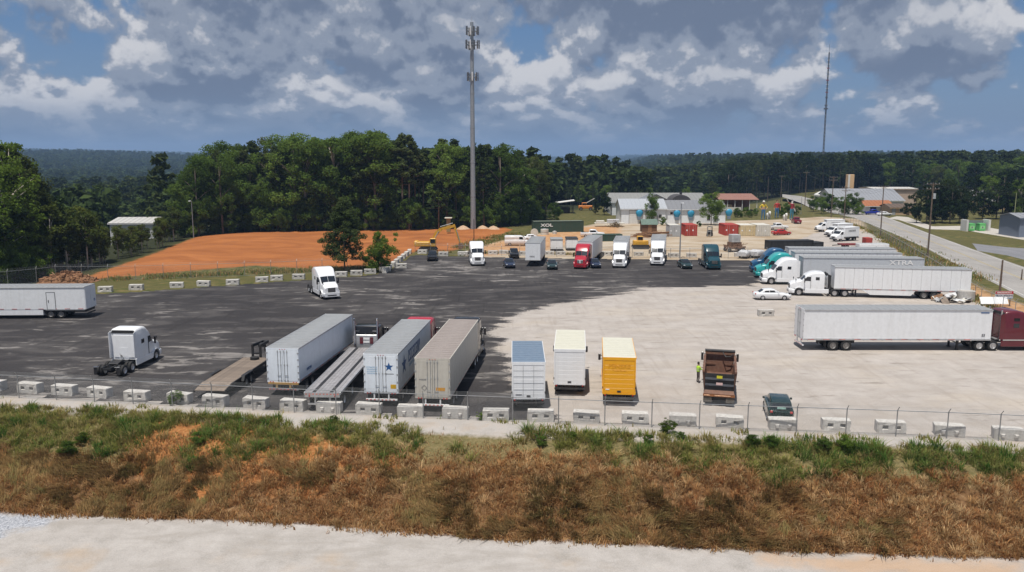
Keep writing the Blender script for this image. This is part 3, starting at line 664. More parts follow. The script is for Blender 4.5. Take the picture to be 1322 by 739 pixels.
STY = {
 'aero': dict(st=[(3.35,1.20,0.95,3.72,0.22),(3.5,1.22,0.95,3.86,0.25),(4.5,1.22,0.95,3.92,0.28),(5.15,1.21,0.95,3.80,0.30),(5.75,1.16,0.95,3.36,0.32),(6.1,1.12,0.95,2.92,0.28),(6.72,1.04,0.95,2.10,0.22),(7.3,1.03,0.97,2.00,0.24),(7.85,0.98,0.97,1.80,0.26),(8.12,0.88,0.98,1.58,0.26)],
              ws=(6.15,6.68), side=(5.55,6.3,2.10,2.72), sleep=(4.2,4.75,2.3,2.7), nose=8.12, stack=False, H=3.92),
 'classic': dict(st=[(3.55,1.18,0.95,3.10,0.14),(3.65,1.20,0.95,3.22,0.16),(4.6,1.20,0.95,3.25,0.16),(5.3,1.18,0.95,3.10,0.18),(5.85,1.12,0.95,2.92,0.18),(6.0,1.10,0.95,2.80,0.18),(6.35,1.05,0.95,2.10,0.15),(7.2,0.90,0.97,2.02,0.15),(8.05,0.82,0.97,1.92,0.15),(8.15,0.80,0.97,1.88,0.12)],
              ws=(6.02,6.33), side=(5.3,5.95,2.10,2.70), sleep=(4.2,4.7,2.2,2.6), nose=8.15, stack=True, H=3.25),
 'mid': dict(st=[(3.75,1.19,0.95,3.05,0.2),(3.9,1.21,0.95,3.22,0.22),(4.8,1.21,0.95,3.28,0.24),(5.4,1.18,0.95,3.16,0.26),(5.9,1.14,0.95,2.90,0.24),(6.1,1.12,0.95,2.75,0.22),(6.65,1.04,0.95,2.10,0.2),(7.3,1.02,0.97,1.98,0.22),(7.85,0.97,0.97,1.78,0.24),(8.1,0.88,0.98,1.58,0.24)],
              ws=(6.15,6.6), side=(5.5,6.25,2.05,2.62), sleep=(4.4,4.9,2.2,2.6), nose=8.1, stack=False, H=3.28),
}
def lint(st, y, k):
    return float(np.interp(y, [s[0] for s in st], [s[k] for s in st]))
def tractor(name, label, loc, rz, col=WHITE2, style='aero', group=None, rear='plain', skirts=True, scale=1.0, sub=None):
    T = thing(name, label, 'truck', loc, rz, group); T.scale = (scale,)*3
    S = STY[style]; st = S['st']
    cabst = [s for s in st if s[0] <= 6.73]; hoodst = [s for s in st if s[0] >= S['ws'][1]-0.0]
    split = S['ws'][1]+0.04
    cz = [s for s in st if s[0] < split]+[(split, lint(st,split,1), 0.95, lint(st,split,3), 0.2)]
    hz = [(split, lint(st,split,1)*0.995, 0.95, lint(st,split,3)-0.01, 0.2)]+[s for s in st if s[0] > split]
    cab = MB().loft(cz).build('cab', col, T, True, 40)
    hood = MB().loft(hz).build('hood', col, T, True, 40)
    ch = MB(); ch.box(-0.46, -0.36, 0.1, 7.9, 0.70, 0.98).box(0.36, 0.46, 0.1, 7.9, 0.70, 0.98)
    for y in (0.15, 0.9, 1.9, 2.8, 3.6, 5.0): ch.box(-0.36, 0.36, y, y+0.12, 0.74, 0.94)
    ch.box(-0.40, 0.40, 5.6, 7.6, 0.55, 0.95)
    ch.build('chassis', BLACKM, T)
    MB().prism([(1.35,1.02),(2.55,1.02),(2.5,1.16),(2.1,1.20),(1.4,1.08)], -0.45, 0.45).build('fifth_wheel', BLACKM, T)
    MB().box(-0.5, 0.5, 2.95, 3.3, 0.98, 1.04).build('deck_plate', ALU, T)
    for y in (1.1, 2.4): duals(T, 'truck', y, 1.10)
    for s in (-1, 1):
        wheel(T, 'truck', s*1.02, 6.95)
        # fender over the steer wheel
        fb = MB(); arc = [(6.95+0.66*math.cos(a), 0.56+0.66*math.sin(a)) for a in np.linspace(math.pi*1.0, 0, 9)]
        arc2 = [(6.95+0.60*math.cos(a), 0.56+0.60*math.sin(a)) for a in np.linspace(0, math.pi, 9)]
        fb.prism(arc+arc2, s*0.86, s*1.20); fb.build('fender', col, T, True, 30)
        MB().box(s*1.22-0.28 if s > 0 else s*1.22+0.0, s*1.22 if s > 0 else s*1.22+0.28, 0.25, 0.28, 0.30, 0.95).build('mud_flap', BLACKM, T)
        MB().box(s*0.98-0.24, s*0.98+0.24, 0.2, 0.32, 0.98, 1.03).build('mud_flap_bracket', CHROME, T)
        if skirts:
            sk = MB().cbox(s*1.17-0.06, s*1.17+0.06, 3.15, 6.25, 0.42, 1.0, 0.04).build('side_fairing', col, T)
        else:
            MB().cyl((s*0.93, 3.4, 0.68), (s*0.93, 5.2, 0.68), 0.30, n=16).build('fuel_tank', CHROME, T, True, 40)
            MB().box(s*1.0-0.2, s*1.0+0.2, 5.3, 6.1, 0.45, 0.95).build('step_box', CHROME, T)
        # sleeper side extender
        if style != 'classic':
            MB().slab([(s*1.20, 3.36, 1.1), (s*1.20, 2.95, 1.15), (s*1.20, 2.95, S['H']-0.4), (s*1.20, 3.36, S['H']-0.25)], 0.03).build('side_extender', BLACKM if style == 'mid' else col, T)
        # windows laid on the cab sides
        y0, y1, z0, z1 = S['side']
        w = [(y0, z0), (y1+0.12, z0), (y1, z0+0.25), (y1-0.28, z1), (y0, z1)]
        mb = MB(); pts = [(s*(lint(st, a, 1)+0.012), a, b) for a, b in w]; mb.slab(pts if s > 0 else pts[::-1], 0.004); mb.build('side_window', GLASS, T)
        y0, y1, z0, z1 = S['sleep']
        mb = MB(); pts = [(s*(lint(st, a, 1)+0.012), a, b) for a, b in [(y0,z0),(y1,z0),(y1,z1),(y0,z1)]]; mb.slab(pts if s > 0 else pts[::-1], 0.004); mb.build('sleeper_window', GLASS, T)
        d = MB().cbox(s*1.18-0.055, s*1.18+0.055, 5.50, 5.525, 1.05, 2.75, 0.005).build('door_seam', BLACKM, cab)
        # mirrors
        mi = MB(); mi.cbox(s*1.42-0.09, s*1.42+0.09, 6.28, 6.40, 1.85, 2.55, 0.03); mi.bar((s*1.08,6.35,2.45),(s*1.42,6.35,2.45),0.04).bar((s*1.08,6.35,1.95),(s*1.42,6.35,1.95),0.04); mi.build('mirror', BLACKP if col != WHITE2 else BLACKP, T)
        hm = MB(); hm.cbox(s*0.98-0.10, s*0.98+0.10, 7.35, 7.45, 2.05, 2.32, 0.02).bar((s*0.9,7.4,1.85),(s*0.98,7.4,2.1),0.03); hm.build('hood_mirror', BLACKP, T)
        # head lamp
        xl = 0.70 if style != 'classic' else 0.86
        MB().loft([(7.78, 0.17, 1.12, 1.45, 0.08), (8.07, 0.14, 1.16, 1.42, 0.08)]).build('headlight', LAMPG, T, True, loc=(s*xl*1.08, 0.02, 0))
        if S['stack']: MB().cyl((s*1.05, 3.38, 1.0), (s*1.05, 3.38, 3.75), 0.085, n=10).cyl((s*1.05, 3.38, 3.75), (s*1.05, 3.26, 3.98), 0.075, n=10).build('exhaust_stack', CHROME, T, True)
    # windshield: two panes on the sloping face
    y0, y1 = S['ws']; za, zb = lint(st,y0,3), lint(st,y1,3); xa, xb = lint(st,y0,1)-0.14, lint(st,y1,1)-0.10
    for s in (-1, 1):
        mb = MB(); p = [(s*0.02,y0+0.02,za+0.012),(s*xa,y0+0.02,za-0.03),(s*xb,y1+0.02,zb-0.02),(s*0.02,y1+0.02,zb+0.014)]
        mb.slab(p if s < 0 else p[::-1], 0.006); mb.build('windshield', GLASS, T)
    n = S['nose']
    gr = MB().cbox(-0.50, 0.50, n-0.10, n+0.035, 0.98, 1.55 if style != 'classic' else 1.80, 0.03).build('grille', CHROME if style == 'classic' or col in (RED,) else BLACKM, T)
    g2 = MB()
    for i in range(5 if style != 'classic' else 7): g2.box(-0.45, 0.45, n+0.036, n+0.05, 1.05+i*0.1, 1.09+i*0.1)
    g2.build('grille_bar', CHROME if style != 'classic' else BLACKM, gr)
    if col in (RED,): MB().box(-0.09, 0.09, n+0.052, n+0.06, 1.0, 1.55).build('grille_badge', WDECAL, gr)
    MB().loft([(n-0.55, 1.18, 0.36, 0.92, 0.1), (n-0.1, 1.12, 0.36, 0.95, 0.12), (n+0.14, 0.98, 0.38, 0.92, 0.12)]).build('bumper', col if style != 'classic' else CHROME, T, True, 40)
    MB().box(-0.6, 0.6, n+0.141, n+0.15, 0.50, 0.64).build('bumper_intake', BLACKM, T)
    # rear wall of the sleeper
    zt = S['H']
    if rear == 'plain':
        MB().cbox(-0.98, 0.98, 3.30, 3.36, 1.15, zt-0.62, 0.03).build('rear_panel', col, T)
        MB().box(-0.35, 0.35, 3.285, 3.30, 1.3, 2.1).build('rear_hatch', col, T)
        r = MB(); r.prism([(-1.16, zt-0.45), (1.16, zt-0.45), (1.02, zt-0.18), (-1.02, zt-0.18)], 3.30, 3.36, 'y'); r.build('fairing_underside', BLACKM, T)
        h = MB(); h.tube([(-0.3,3.3,1.25),(-0.1,3.0,1.45),(0.25,2.7,1.2),(0.2,2.4,1.1)], 0.025); h.tube([(-0.35,3.3,1.25),(-0.2,2.9,1.6),(0.1,2.6,1.25)], 0.02); h.build('air_line', BLACKM, T)
    else:
        MB().cbox(-1.0, 1.0, 3.48, 3.545, 1.15, 2.42, 0.02).build('headache_rack', ALU, T)
        MB().box(-0.62, -0.32, 3.44, 3.48, 1.6, 2.2).box(0.32, 0.62, 3.44, 3.48, 1.6, 2.2).build('storage_locker', MAROON, T)
        MB().box(-0.28, 0.28, 3.45, 3.48, 1.98, 2.14).box(-0.28, 0.28, 3.45, 3.48, 1.68, 1.84).build('rack_plate', WDECAL, T)
        a = MB(); a.bar((-1.0,3.44,2.80),(-0.6,3.44,2.80),0.07).bar((0.6,3.44,2.80),(1.0,3.44,2.80),0.07).bar((-1.0,3.44,2.42),(-1.0,3.44,2.8),0.07).bar((1.0,3.44,2.42),(1.0,3.44,2.8),0.07).build('rack_rail', CHROME, T)
    return T
def tractor_for(tr_loc, rz, L, scale=1.0):
    """rear end of a tractor coupled to a trailer of length L whose rear is at tr_loc"""
    d = Vector((-math.sin(rz), math.cos(rz), 0)); return Vector(tr_loc)+d*(L-2.55*scale)
def seg(a, b): return Vector((a.x, a.y, 0)), heading(a, b), (b-a).length

# ------------------------------------------------------------------ front row of parked trailers
def front_row():
    A, rz, L = seg(G(364.1,449.4,3.86), G(437.8,405.4,3.86)); COOLW = mat('skylit_cool_white_paint', (0.73,0.78,0.84), 0.36, dirt=0.14, dirtcol=(0.42,0.42,0.42), var=0.04)  # bluish white paint; part of the blue stands for skylight on shaded sides
    t = trailer('semi_trailer', 'long plain white box trailer dropped without a truck, tan timber dock bumper', L, A, rz, COOLW, H=3.86, sill=1.16, tan_bumper=True, panels=False)
    scrawl(t, BLUEINK, 1.1, 0.22, 7, (1.298, 2.2, 1.75), (math.pi/2, 0, math.pi/2), 3)
    A, rz, L = seg(G(491.1,456.8,4.08), G(537.5,412.3,4.08))
    t = trailer('semi_trailer', 'white box trailer with blue star on its rear door and blue lettering on the side', L, A, rz, COOLW, roof=ROOFG)
    decal_poly('star_decal', star_pts(0.36, 0.62, 3.08), BLUEINK, t, 'rear', -0.042)
    decal_poly('star_decal', star_pts(0.85, 2.1, 2.75), BLUEINK, t, 1, 1.304)
    scrawl(t, BLUEINK, 4.6, 0.95, 8, (1.298, 5.9, 3.0), (math.pi/2, 0, math.pi/2), 5); scrawl(t, LBLUEINK, 3.6, 0.22, 14, (1.298, 5.6, 2.25), (math.pi/2, 0, math.pi/2), 15)
    scrawl(t, LBLUEINK, 0.85, 0.13, 10, (-0.66, -0.036, 3.02), (math.pi/2, 0, 0), 6)
    for i in range(3): scrawl(t, LBLUEINK, 0.80, 0.09, 12, (-0.66, -0.036, 2.86-0.15*i), (math.pi/2, 0, 0), 7+i)
    MB().box(0.28, 0.98, -0.042, -0.037, 2.52, 2.57).build('door_stripe', GREYINK, t)
    MB().box(0.72, 1.14, -0.042, -0.037, 1.42, 1.74).build('warning_decal', YDECAL, t)
    tractor('semi_truck', 'red sleeper truck coupled ahead of the blue-star trailer', tractor_for(A, rz, L), rz, RED)
    A, rz, L = seg(G(558,462.5,4.08), G(598.7,412.3,4.08))
    t = trailer('semi_trailer', 'dull beige box trailer with brown roof and diamond placard on its door', L, A, rz, BEIGE, ROOFB)
    dm = MB(); 
    for a in range(4):
        c = lambda k: (-0.62+0.2*math.sin(math.pi/2*k), -0.045, 1.85+0.2*math.cos(math.pi/2*k))
        dm.bar(c(a), c(a+1), 0.03, 0.01)
    dm.build('placard_frame', GREYINK, t)
    MB().box(0.25, 0.92, -0.042, -0.037, 1.62, 1.88).build('door_decal', ODECAL, t)
    scrawl(t, GREYINK, 0.55, 0.12, 6, (-0.72, -0.036, 2.45), (math.pi/2, 0, 0), 9)
    tractor('semi_truck', 'black sleeper truck coupled ahead of the beige trailer', tractor_for(A, rz, L), rz, BLACKP)
    # aluminium flatbed with its truck
    A, rz, L = seg(G(416,507,1.45), G(470.5,449,1.45))
    t = thing('flatbed_trailer', 'long aluminium flatbed trailer with grey plank deck beside the blue-star trailer', 'trailer', A, rz)
    n = 10; pw = 2.59/n
    for i in range(n):
        MB().cbox(-1.295+i*pw+0.008, -1.295+(i+1)*pw-0.008, 0, L, 1.36, 1.45, 0.006).build('deck_plank', DECKA if i not in (2,7) else BLACKM, t)
    for s in (-1, 1):
        b = MB().cbox(s*1.33-0.035, s*1.33+0.035, -0.02, L, 1.28, 1.47, 0.01).build('side_rail', ALU, t)
        MB().box(s*0.5-0.05, s*0.5+0.05, 0.2, L-0.2, 0.85, 1.36).build('main_beam', ALU, t)
    r = MB().box(-1.30, 1.30, -0.06, 0.0, 1.10, 1.46).build('rear_sill', ALU, t)
    tp = MB()
    for i in range(10): tp.box(-1.25+i*0.26, -1.25+i*0.26+0.13, -0.066, -0.061, 1.30, 1.38)
    tp.build('reflective_tape', RETRO, r)
    for s in (-1, 1):
        MB().cyl((s*0.95,-0.09,1.2),(s*0.95,-0.06,1.2),0.06,n=10).build('tail_lamp', REDLENS, t)
    MB().box(-1.1, 1.1, 0.0, 0.1, 0.5, 0.62).box(-0.6,-0.5,0.02,0.1,0.62,1.1).box(0.5,0.6,0.02,0.1,0.62,1.1).build('underride_bar', ALU, t)
    for y in (1.5, 4.0):
        MB().cyl((-1.0,y,0.51),(1.0,y,0.51),0.07,n=8).build('axle', BLACKM, t); duals(t, 'truck', y, 1.13)
    MB().box(-0.85,-0.69,L-3.2,L-3.04,0,0.9).box(0.69,0.85,L-3.2,L-3.04,0,0.9).bar((-0.7,L-3.1,0.6),(0.7,L-3.1,0.6),0.08).build('landing_gear', BLACKM, t)
    tractor('semi_truck', 'black classic truck with twin exhaust stacks and chrome rack ahead of the flatbed', tractor_for(A, rz, L), rz, BLACKP, 'classic', rear='rack', skirts=False)
    # low gooseneck trailer
    A, rz, L = seg(G(270,500.7,0.9), G(331.3,461.7,0.9))
    t = thing('gooseneck_trailer', 'low black gooseneck trailer with weathered wooden deck next to a white box trailer', 'trailer', A, rz)
    n = 14; pw = 2.4/n
    pm = MB().cbox(0.006, pw-0.006, 1.5, L, 0.84, 0.90, 0.004).mesh('deck_board', WOODD)
    for i in range(n): link('deck_board', pm, t, (-1.2+i*pw, 0, 0))
    dv = MB(); dv.slab([(-1.2,0,0.62),(1.2,0,0.62),(1.2,1.5,0.895),(-1.2,1.5,0.895)], 0.05); dv.build('dovetail_ramp', WOODD, t)
    f = MB()
    for s in (-1, 1):
        f.box(s*1.24-0.04, s*1.24+0.04, 1.2, L, 0.66, 0.92); f.bar((s*1.24,0,0.6),(s*1.24,1.25,0.80),0.08,0.2); f.box(s*0.45-0.06, s*0.45+0.06, 0.8, L, 0.52, 0.82)
    for i in range(int(L/0.8)): f.box(-1.2, 1.2, 0.6+i*0.8, 0.66+i*0.8, 0.70, 0.80)
    f.build('frame', BLACKM, t)
    for s in (-1, 1):
        MB().prism([(3.0,0.60),(3.25,1.02),(5.0,1.02),(5.25,0.60),(5.15,0.60),(4.92,0.94),(3.33,0.94),(3.1,0.60)], s*1.22, s*1.52).build('fender', BLACKM, t)
        for y in (3.65, 4.6): wheel(t, 'light', s*1.36, y)
    for s in (-1, 1):
        MB().box(s*0.35-0.08, s*0.35+0.08, L-0.05, L+0.15, 0.6, 2.05).bar((s*0.35,L+0.05,1.98),(s*0.22,L+2.2,1.86),0.16,0.24).build('gooseneck_beam', BLACKM, t)
    g = MB(); g.box(-0.43,0.43,L-0.04,L+0.14,1.2,1.34).bar((-0.3,L+2.2,1.86),(0.3,L+2.2,1.86),0.2).cyl((0,L+2.1,1.8),(0,L+2.1,0.95),0.09,n=10).box(-0.25,0.25,L+1.1,L+1.6,1.6,1.9); g.build('coupler', BLACKM, t)
    MB().cyl((0.1,L-0.7,0.9),(0.1,L-0.7,1.12),0.38,n=18).build('spare_tyre', RUBBER, t)
    MB().box(-0.98,-0.84,L-0.3,L-0.16,0.1,0.9).box(0.84,0.98,L-0.3,L-0.16,0.1,0.9).box(-1.05,-0.77,L-0.37,L-0.09,0,0.1).box(0.77,1.05,L-0.37,L-0.09,0,0.1).build('jack_leg', BLACKM, t)
front_row()

# ------------------------------------------------------------------ box trucks
def box_truck(name, label, loc, rz, L=5.2, W=2.44, H=3.75, floor=0.98, body=WHITE, roof=CREAM, cabm=WHITE2, door=None, slats=True, cab=True, kind='light', group=None, under=True, rearlift=False):
    T = thing(name, label, 'truck', loc, rz, group); hw = W/2; door = door or body
    MB().box(-hw+0.015, hw-0.015, 0.04, L-0.02, floor, H-0.05).build('cargo_box', body, T)
    pw = (L-0.2)/6; pm = MB().cbox(0,0.012,0,pw-0.012,floor+0.12,H-0.14,0.003).mesh('side_panel', body)
    for s in (-1, 1):
        for i in range(6): link('side_panel', pm, T, (hw-0.017 if s > 0 else -hw+0.005, 0.1+i*pw, 0))
        MB().cbox(s*hw-0.03, s*hw+0.03, 0, L, H-0.14, H-0.01, 0.01).build('top_rail', body, T)
        MB().cbox(s*hw-0.03, s*hw+0.03, 0, L, floor-0.06, floor+0.1, 0.01).build('bottom_rail', ALU if body == WHITE else body, T)
    r = MB(); r.cbox(-hw, hw, 0.0, L, H-0.06, H, 0.02)
    for i in range(1, int(L/0.62)): r.bar((-hw+0.05, i*0.62, H+0.004), (hw-0.05, i*0.62, H+0.004), 0.025, 0.02)
    r.build('roof', roof, T)
    MB().box(-hw, -hw+0.10, -0.03, 0.06, floor-0.1, H-0.01).box(hw-0.10, hw, -0.03, 0.06, floor-0.1, H-0.01).box(-hw+0.1, hw-0.1, -0.03, 0.06, H-0.24, H-0.01).box(-hw+0.1, hw-0.1, -0.03, 0.06, floor-0.1, floor+0.03).build('rear_frame', body, T)
    n = 7; ph = (H-0.26-floor-0.04)/n
    sm = MB().cbox(-hw+0.105, hw-0.105, -0.012, 0.035, 0.006, ph-0.006, 0.008).mesh('door_slat', door)
    d = MB().box(-hw+0.1, hw-0.1, 0.0, 0.036, floor+0.03, H-0.25).build('rollup_door', door, T)
    for i in range(n): link('door_slat', sm, d, (0, 0, floor+0.035+i*ph))
    MB().box(-0.14,0.14,-0.05,-0.013,floor+0.08,floor+0.20).build('door_latch', BLACKM, d)
    MB().box(-hw+0.05, hw-0.05, -0.22, 0.0, floor-0.42, floor-0.32).box(-hw+0.25,-hw+0.33,-0.1,0.0,floor-0.32,floor-0.08).box(hw-0.33,hw-0.25,-0.1,0.0,floor-0.32,floor-0.08).build('step_bumper', BLACKM, T)
    for s in (-1, 1):
        MB().cyl((s*(hw-0.2),-0.05,floor-0.16),(s*(hw-0.2),-0.0,floor-0.16),0.06,n=10).build('tail_lamp', REDLENS, T)
        MB().box(s*hw-0.03,s*hw+0.03,-0.05,-0.03,floor+0.35,floor+0.5).build('corner_bumper', BLACKM, T)
    ch = MB(); ch.box(-0.45,-0.37,0.1,L+1.6,0.55,0.80).box(0.37,0.45,0.1,L+1.6,0.55,0.80)
    for i in range(int(L/0.7)): ch.box(-hw+0.06,hw-0.06,0.3+i*0.7,0.36+i*0.7,0.80,floor)
    ch.build('chassis', BLACKM, T)
    yr = min(1.5, L*0.3)
    rr = 0.39 if kind == 'light' else 0.51
    for s in (-1, 1):
        wheel(T, kind, s*(hw-0.18), yr); wheel(T, kind, s*(hw-0.48), yr)
        if cab: wheel(T, kind, s*(hw-0.30), L+0.95)
        MB().box(s*(hw-0.33)-0.25, s*(hw-0.33)+0.25, yr-0.62, yr-0.60, 0.2, floor-0.05).build('mud_flap', BLACKM, T)
    if cab:
        y = L+0.05; ch_ = 2.35 if kind == 'light' else 2.55
        st = [(y,1.02,0.62,ch_-0.15,0.18),(y+0.25,1.05,0.6,ch_,0.2),(y+0.75,1.04,0.6,ch_-0.05,0.22),(y+1.45,1.0,0.6,1.62,0.2),(y+2.0,0.95,0.62,1.42,0.22),(y+2.25,0.86,0.64,1.2,0.22)]
        c = MB().loft(st).build('cab', cabm, T, True, 40)
        p = [(-0.88,y+0.80,lint(st,y+0.80,3)+0.01),(0.88,y+0.80,lint(st,y+0.80,3)+0.01),(0.88,y+1.40,lint(st,y+1.40,3)+0.01),(-0.88,y+1.40,lint(st,y+1.40,3)+0.01)]
        MB().slab(p, 0.006).build('windshield', GLASS, T)
        for s in (-1, 1):
            p = [(s*1.06,y+0.3,1.6),(s*1.04,y+1.2,1.6),(s*1.05,y+0.8,2.15),(s*1.06,y+0.3,2.15)]
            MB().slab(p if s > 0 else p[::-1], 0.006).build('side_window', GLASS, T)
            MB().cbox(s*1.42-0.10,s*1.42+0.10,y+0.95,y+1.05,1.55,2.1,0.03).bar((s*1.0,y+1.0,1.95),(s*1.42,y+1.0,1.95),0.035).bar((s*1.0,y+1.0,1.65),(s*1.42,y+1.0,1.65),0.035).build('mirror', BLACKP, T)
            MB().cbox(s*0.66-0.16,s*0.66+0.16,y+2.18,y+2.29,0.85,1.08,0.02).build('headlight', LAMPG, T)
        MB().cbox(-0.45,0.45,y+2.2,y+2.285,0.80,1.10,0.02).build('grille', BLACKM, T)
        MB().cbox(-0.98,0.98,y+2.0,y+2.36,0.42,0.68,0.04).build('bumper', BLACKM if body != YELLOW else YELLOW, T)
    return T
def box_trucks():
    # rear-door tops: (left px, right px, y) at the roof
    def pl(a, b, H): return seg(G(*a, H), G(*b, H))
    A, rz, L = pl((682.5,467.5), (680.5,440.2), 3.7)
    t = box_truck('box_truck', 'white box truck with blue-grey roof and panelled rear door beside the dark asphalt', A, rz, L, H=3.7, roof=ROOFBL, cab=False)
    # rear door divided in three columns of panels
    for x in (-0.4, 0.38):
        MB().box(x-0.015, x+0.015, -0.03, -0.013, 1.05, 3.4).build('door_rib', STEEL, t)
    for z in (1.6, 2.1, 2.6, 3.05): MB().box(-1.1, 1.1, -0.026, -0.013, z-0.012, z+0.012).build('door_rib', STEEL, t)
    MB().box(-0.95,-0.5,-0.03,-0.013,1.18,1.26).build('door_label', GREYINK, t)
    y = L+0.05
    c = MB().loft([(y,1.0,0.62,2.2,0.18),(y+0.7,1.02,0.6,2.3,0.2),(y+1.4,0.98,0.6,1.6,0.2),(y+2.1,0.86,0.62,1.3,0.2)]).build('cab', WHITE2, t, True, 40)
    MB().slab([(-0.85,y+0.76,2.26),(0.85,y+0.76,2.26),(0.85,y+1.36,1.66),(-0.85,y+1.36,1.66)],0.006).build('windshield', GLASS, t)
    for s in (-1,1): wheel(t,'light',s*0.9,y+1.0)
    A, rz, L = pl((735.6,451), (736.6,426), 3.75)
    t = box_truck('box_truck', 'white box truck with cream roof and scuffed roll-up door, between white and yellow trucks', A, rz, L, H=3.75)
    A, rz, L = pl((800.0,461.5), (796.8,436), 3.75)
    t = box_truck('box_truck', 'yellow rental box truck with white roof', A, rz, L, H=3.75, body=YELLOW, roof=CREAM, cabm=YELLOW)
    text('lettering', 'PENSKE', 0.42, YELLOWL, t, (0, -0.018, 3.05), (math.pi/2, 0, 0), bold=0.015, sx=1.15)
    text('lettering', 'Truck Rental', 0.20, YELLOWL, t, (0, -0.018, 2.72), (math.pi/2, 0, 0))
    MB().box(-1.0,-0.72,-0.03,-0.013,1.22,1.30).build('door_label', WDECAL, t)
box_trucks()

# ------------------------------------------------------------------ dump truck
def dump_truck():
    A = G(927.5,524); B = G(928.5,462); rz = heading(A, B)
    T = thing('dump_truck', 'brown rusty dump truck with open bed and dark tailgate', 'truck', A, rz); T.scale = (0.93,)*3
    L = 5.6; z0, z1 = 1.25, 2.75; hw = 1.26
    # open bed: floor, two sides, front wall
    MB().box(-1.05, 1.05, 0.15, L, z0, z0+0.10).build('bed_floor', RUSTBED, T)
    for s in (-1, 1):
        w = MB(); w.slab([(s*1.08,0.12,z0),(s*1.08,L,z0),(s*hw,L,z1),(s*hw,0.05,z1)] if s > 0 else [(s*1.08,L,z0),(s*1.08,0.12,z0),(s*hw,0.05,z1),(s*hw,L,z1)], 0.06)
        w.box(s*hw-0.09, s*hw+0.09, 0.0, L+0.05, z1-0.02, z1+0.12)
        for i in range(6): w.bar((s*1.16,0.5+i*0.95,z0),(s*(hw+0.06),0.5+i*0.95,z1),0.12,0.10)
        w.build('bed_side', RUSTBED, T)
    f = MB(); f.slab([(-1.1,L,z0),(1.1,L,z0),(hw,L+0.25,z1+0.35),(-hw,L+0.25,z1+0.35)], 0.08)
    f.bar((-hw,L-0.02,2.05),(-0.35,L+0.02,2.05),0.10,0.12).bar((0.35,L+0.02,2.05),(hw,L-0.02,2.05),0.10,0.12).build('bed_front', RUSTBED, T)
    MB().box(-hw-0.02, hw+0.02, L+0.2, L+0.9, z1+0.32, z1+0.42).build('cab_shield', BLACKM, T)
    tb = MB(); tb.cyl((-1.2,L-0.1,z1+0.50),(1.2,L-0.1,z1+0.50),0.12,n=10); 
    tb.tube([(0.2,L-0.15,z1+0.45),(0.5,L-0.5,z1+0.1),(0.9,L-0.45,z1+0.15),(1.1,L-0.2,z1+0.3)],0.04); tb.build('tarp_roll', BLACKM, T)
    tg = MB(); tg.box(-1.14, 1.14, -0.02, 0.07, z0-0.05, z1-0.1).build('tailgate', BLACKM, T)
    tgo = T.children[-1]
    for z in (1.75, 2.25): MB().box(-1.12,1.12,-0.12,-0.02,z-0.08,z+0.06).build('tailgate_rib', mat('worn_grey_steel',(0.12,0.13,0.15),0.5,0.4,var=0.3), tgo)
    MB().box(-0.22,0.22,-0.15,-0.121,2.30,2.52).build('yellow_sign', mat('hi_vis_yellow_sign',(0.60,0.55,0.03),0.5), tgo)
    MB().box(-0.25,0.25,-0.15,-0.121,1.75,1.95).build('paper_sign', mat('pinkish_sign',(0.60,0.42,0.40),0.6), tgo)
    sl = MB(); sl.slab([(-1.2,-0.35,1.02),(1.2,-0.35,1.02),(1.15,0.0,1.24),(-1.15,0.0,1.24)],0.05).build('spill_apron', RUSTBED, T)
    rb = MB(); rb.box(-1.24,1.24,-0.36,-0.25,0.84,1.04).build('rear_beam', mat('orange_brown_beam',(0.28,0.11,0.04),0.6,var=0.3), T)
    MB().box(-1.15,-0.7,-0.372,-0.362,0.90,0.98).box(-0.35,0.9,-0.372,-0.362,0.90,0.98).build('reflective_tape', mat('pale_orange_tape',(0.72,0.42,0.26),0.5,var=0.4,scale=9), T)
    MB().box(-1.22,-0.55,-0.30,-0.26,0.35,0.84).build('mud_flap', mat('faded_mud_flap',(0.10,0.085,0.07),0.8,var=0.3), T)
    MB().box(0.55,1.22,-0.30,-0.26,0.35,0.84).build('mud_flap', mat('faded_mud_flap',(0.10,0.085,0.07),0.8), T)
    MB().box(-0.45,-0.35,-0.1,8.0,0.7,1.2).box(0.35,0.45,-0.1,8.0,0.7,1.2).box(-0.5,0.5,-0.15,-0.05,0.55,0.85).build('chassis', BLACKM, T)
    for y in (1.0, 2.35): duals(T, 'truck', y, 1.08)
    for s in (-1,1): wheel(T,'truck',s*1.02,7.3)
    st = [(L+0.35,1.10,1.0,2.65,0.14),(L+0.5,1.12,1.0,2.80,0.16),(L+1.2,1.10,1.0,2.78,0.18),(L+1.75,1.05,1.0,2.02,0.16),(L+2.7,0.92,1.0,1.9,0.16),(L+3.1,0.86,1.02,1.75,0.14)]
    MB().loft(st).build('cab', mat('dark_brown_cab',(0.055,0.025,0.018),0.3,var=0.1,coat=0.3), T, True, 40)
    MB().slab([(-0.95,L+1.25,2.75),(0.95,L+1.25,2.75),(0.92,L+1.70,2.12),(-0.92,L+1.70,2.12)],0.008).build('windshield', GLASS, T)
    MB().cbox(-1.15,1.15,L+2.85,L+3.3,0.45,0.8,0.05).build('bumper', CHROME, T)
    for s in (-1,1):
        MB().cbox(s*1.52-0.10,s*1.52+0.10,L+1.35,L+1.45,2.0,2.75,0.03).bar((s*1.05,L+1.4,2.6),(s*1.52,L+1.4,2.6),0.04).bar((s*1.05,L+1.4,2.1),(s*1.52,L+1.4,2.1),0.04).build('mirror', BLACKP, T)
        MB().box(s*0.95-0.22,s*0.95+0.22,L+0.4,L+1.5,0.5,0.95).build('step', CHROME, T)
    return T
dump_truck()

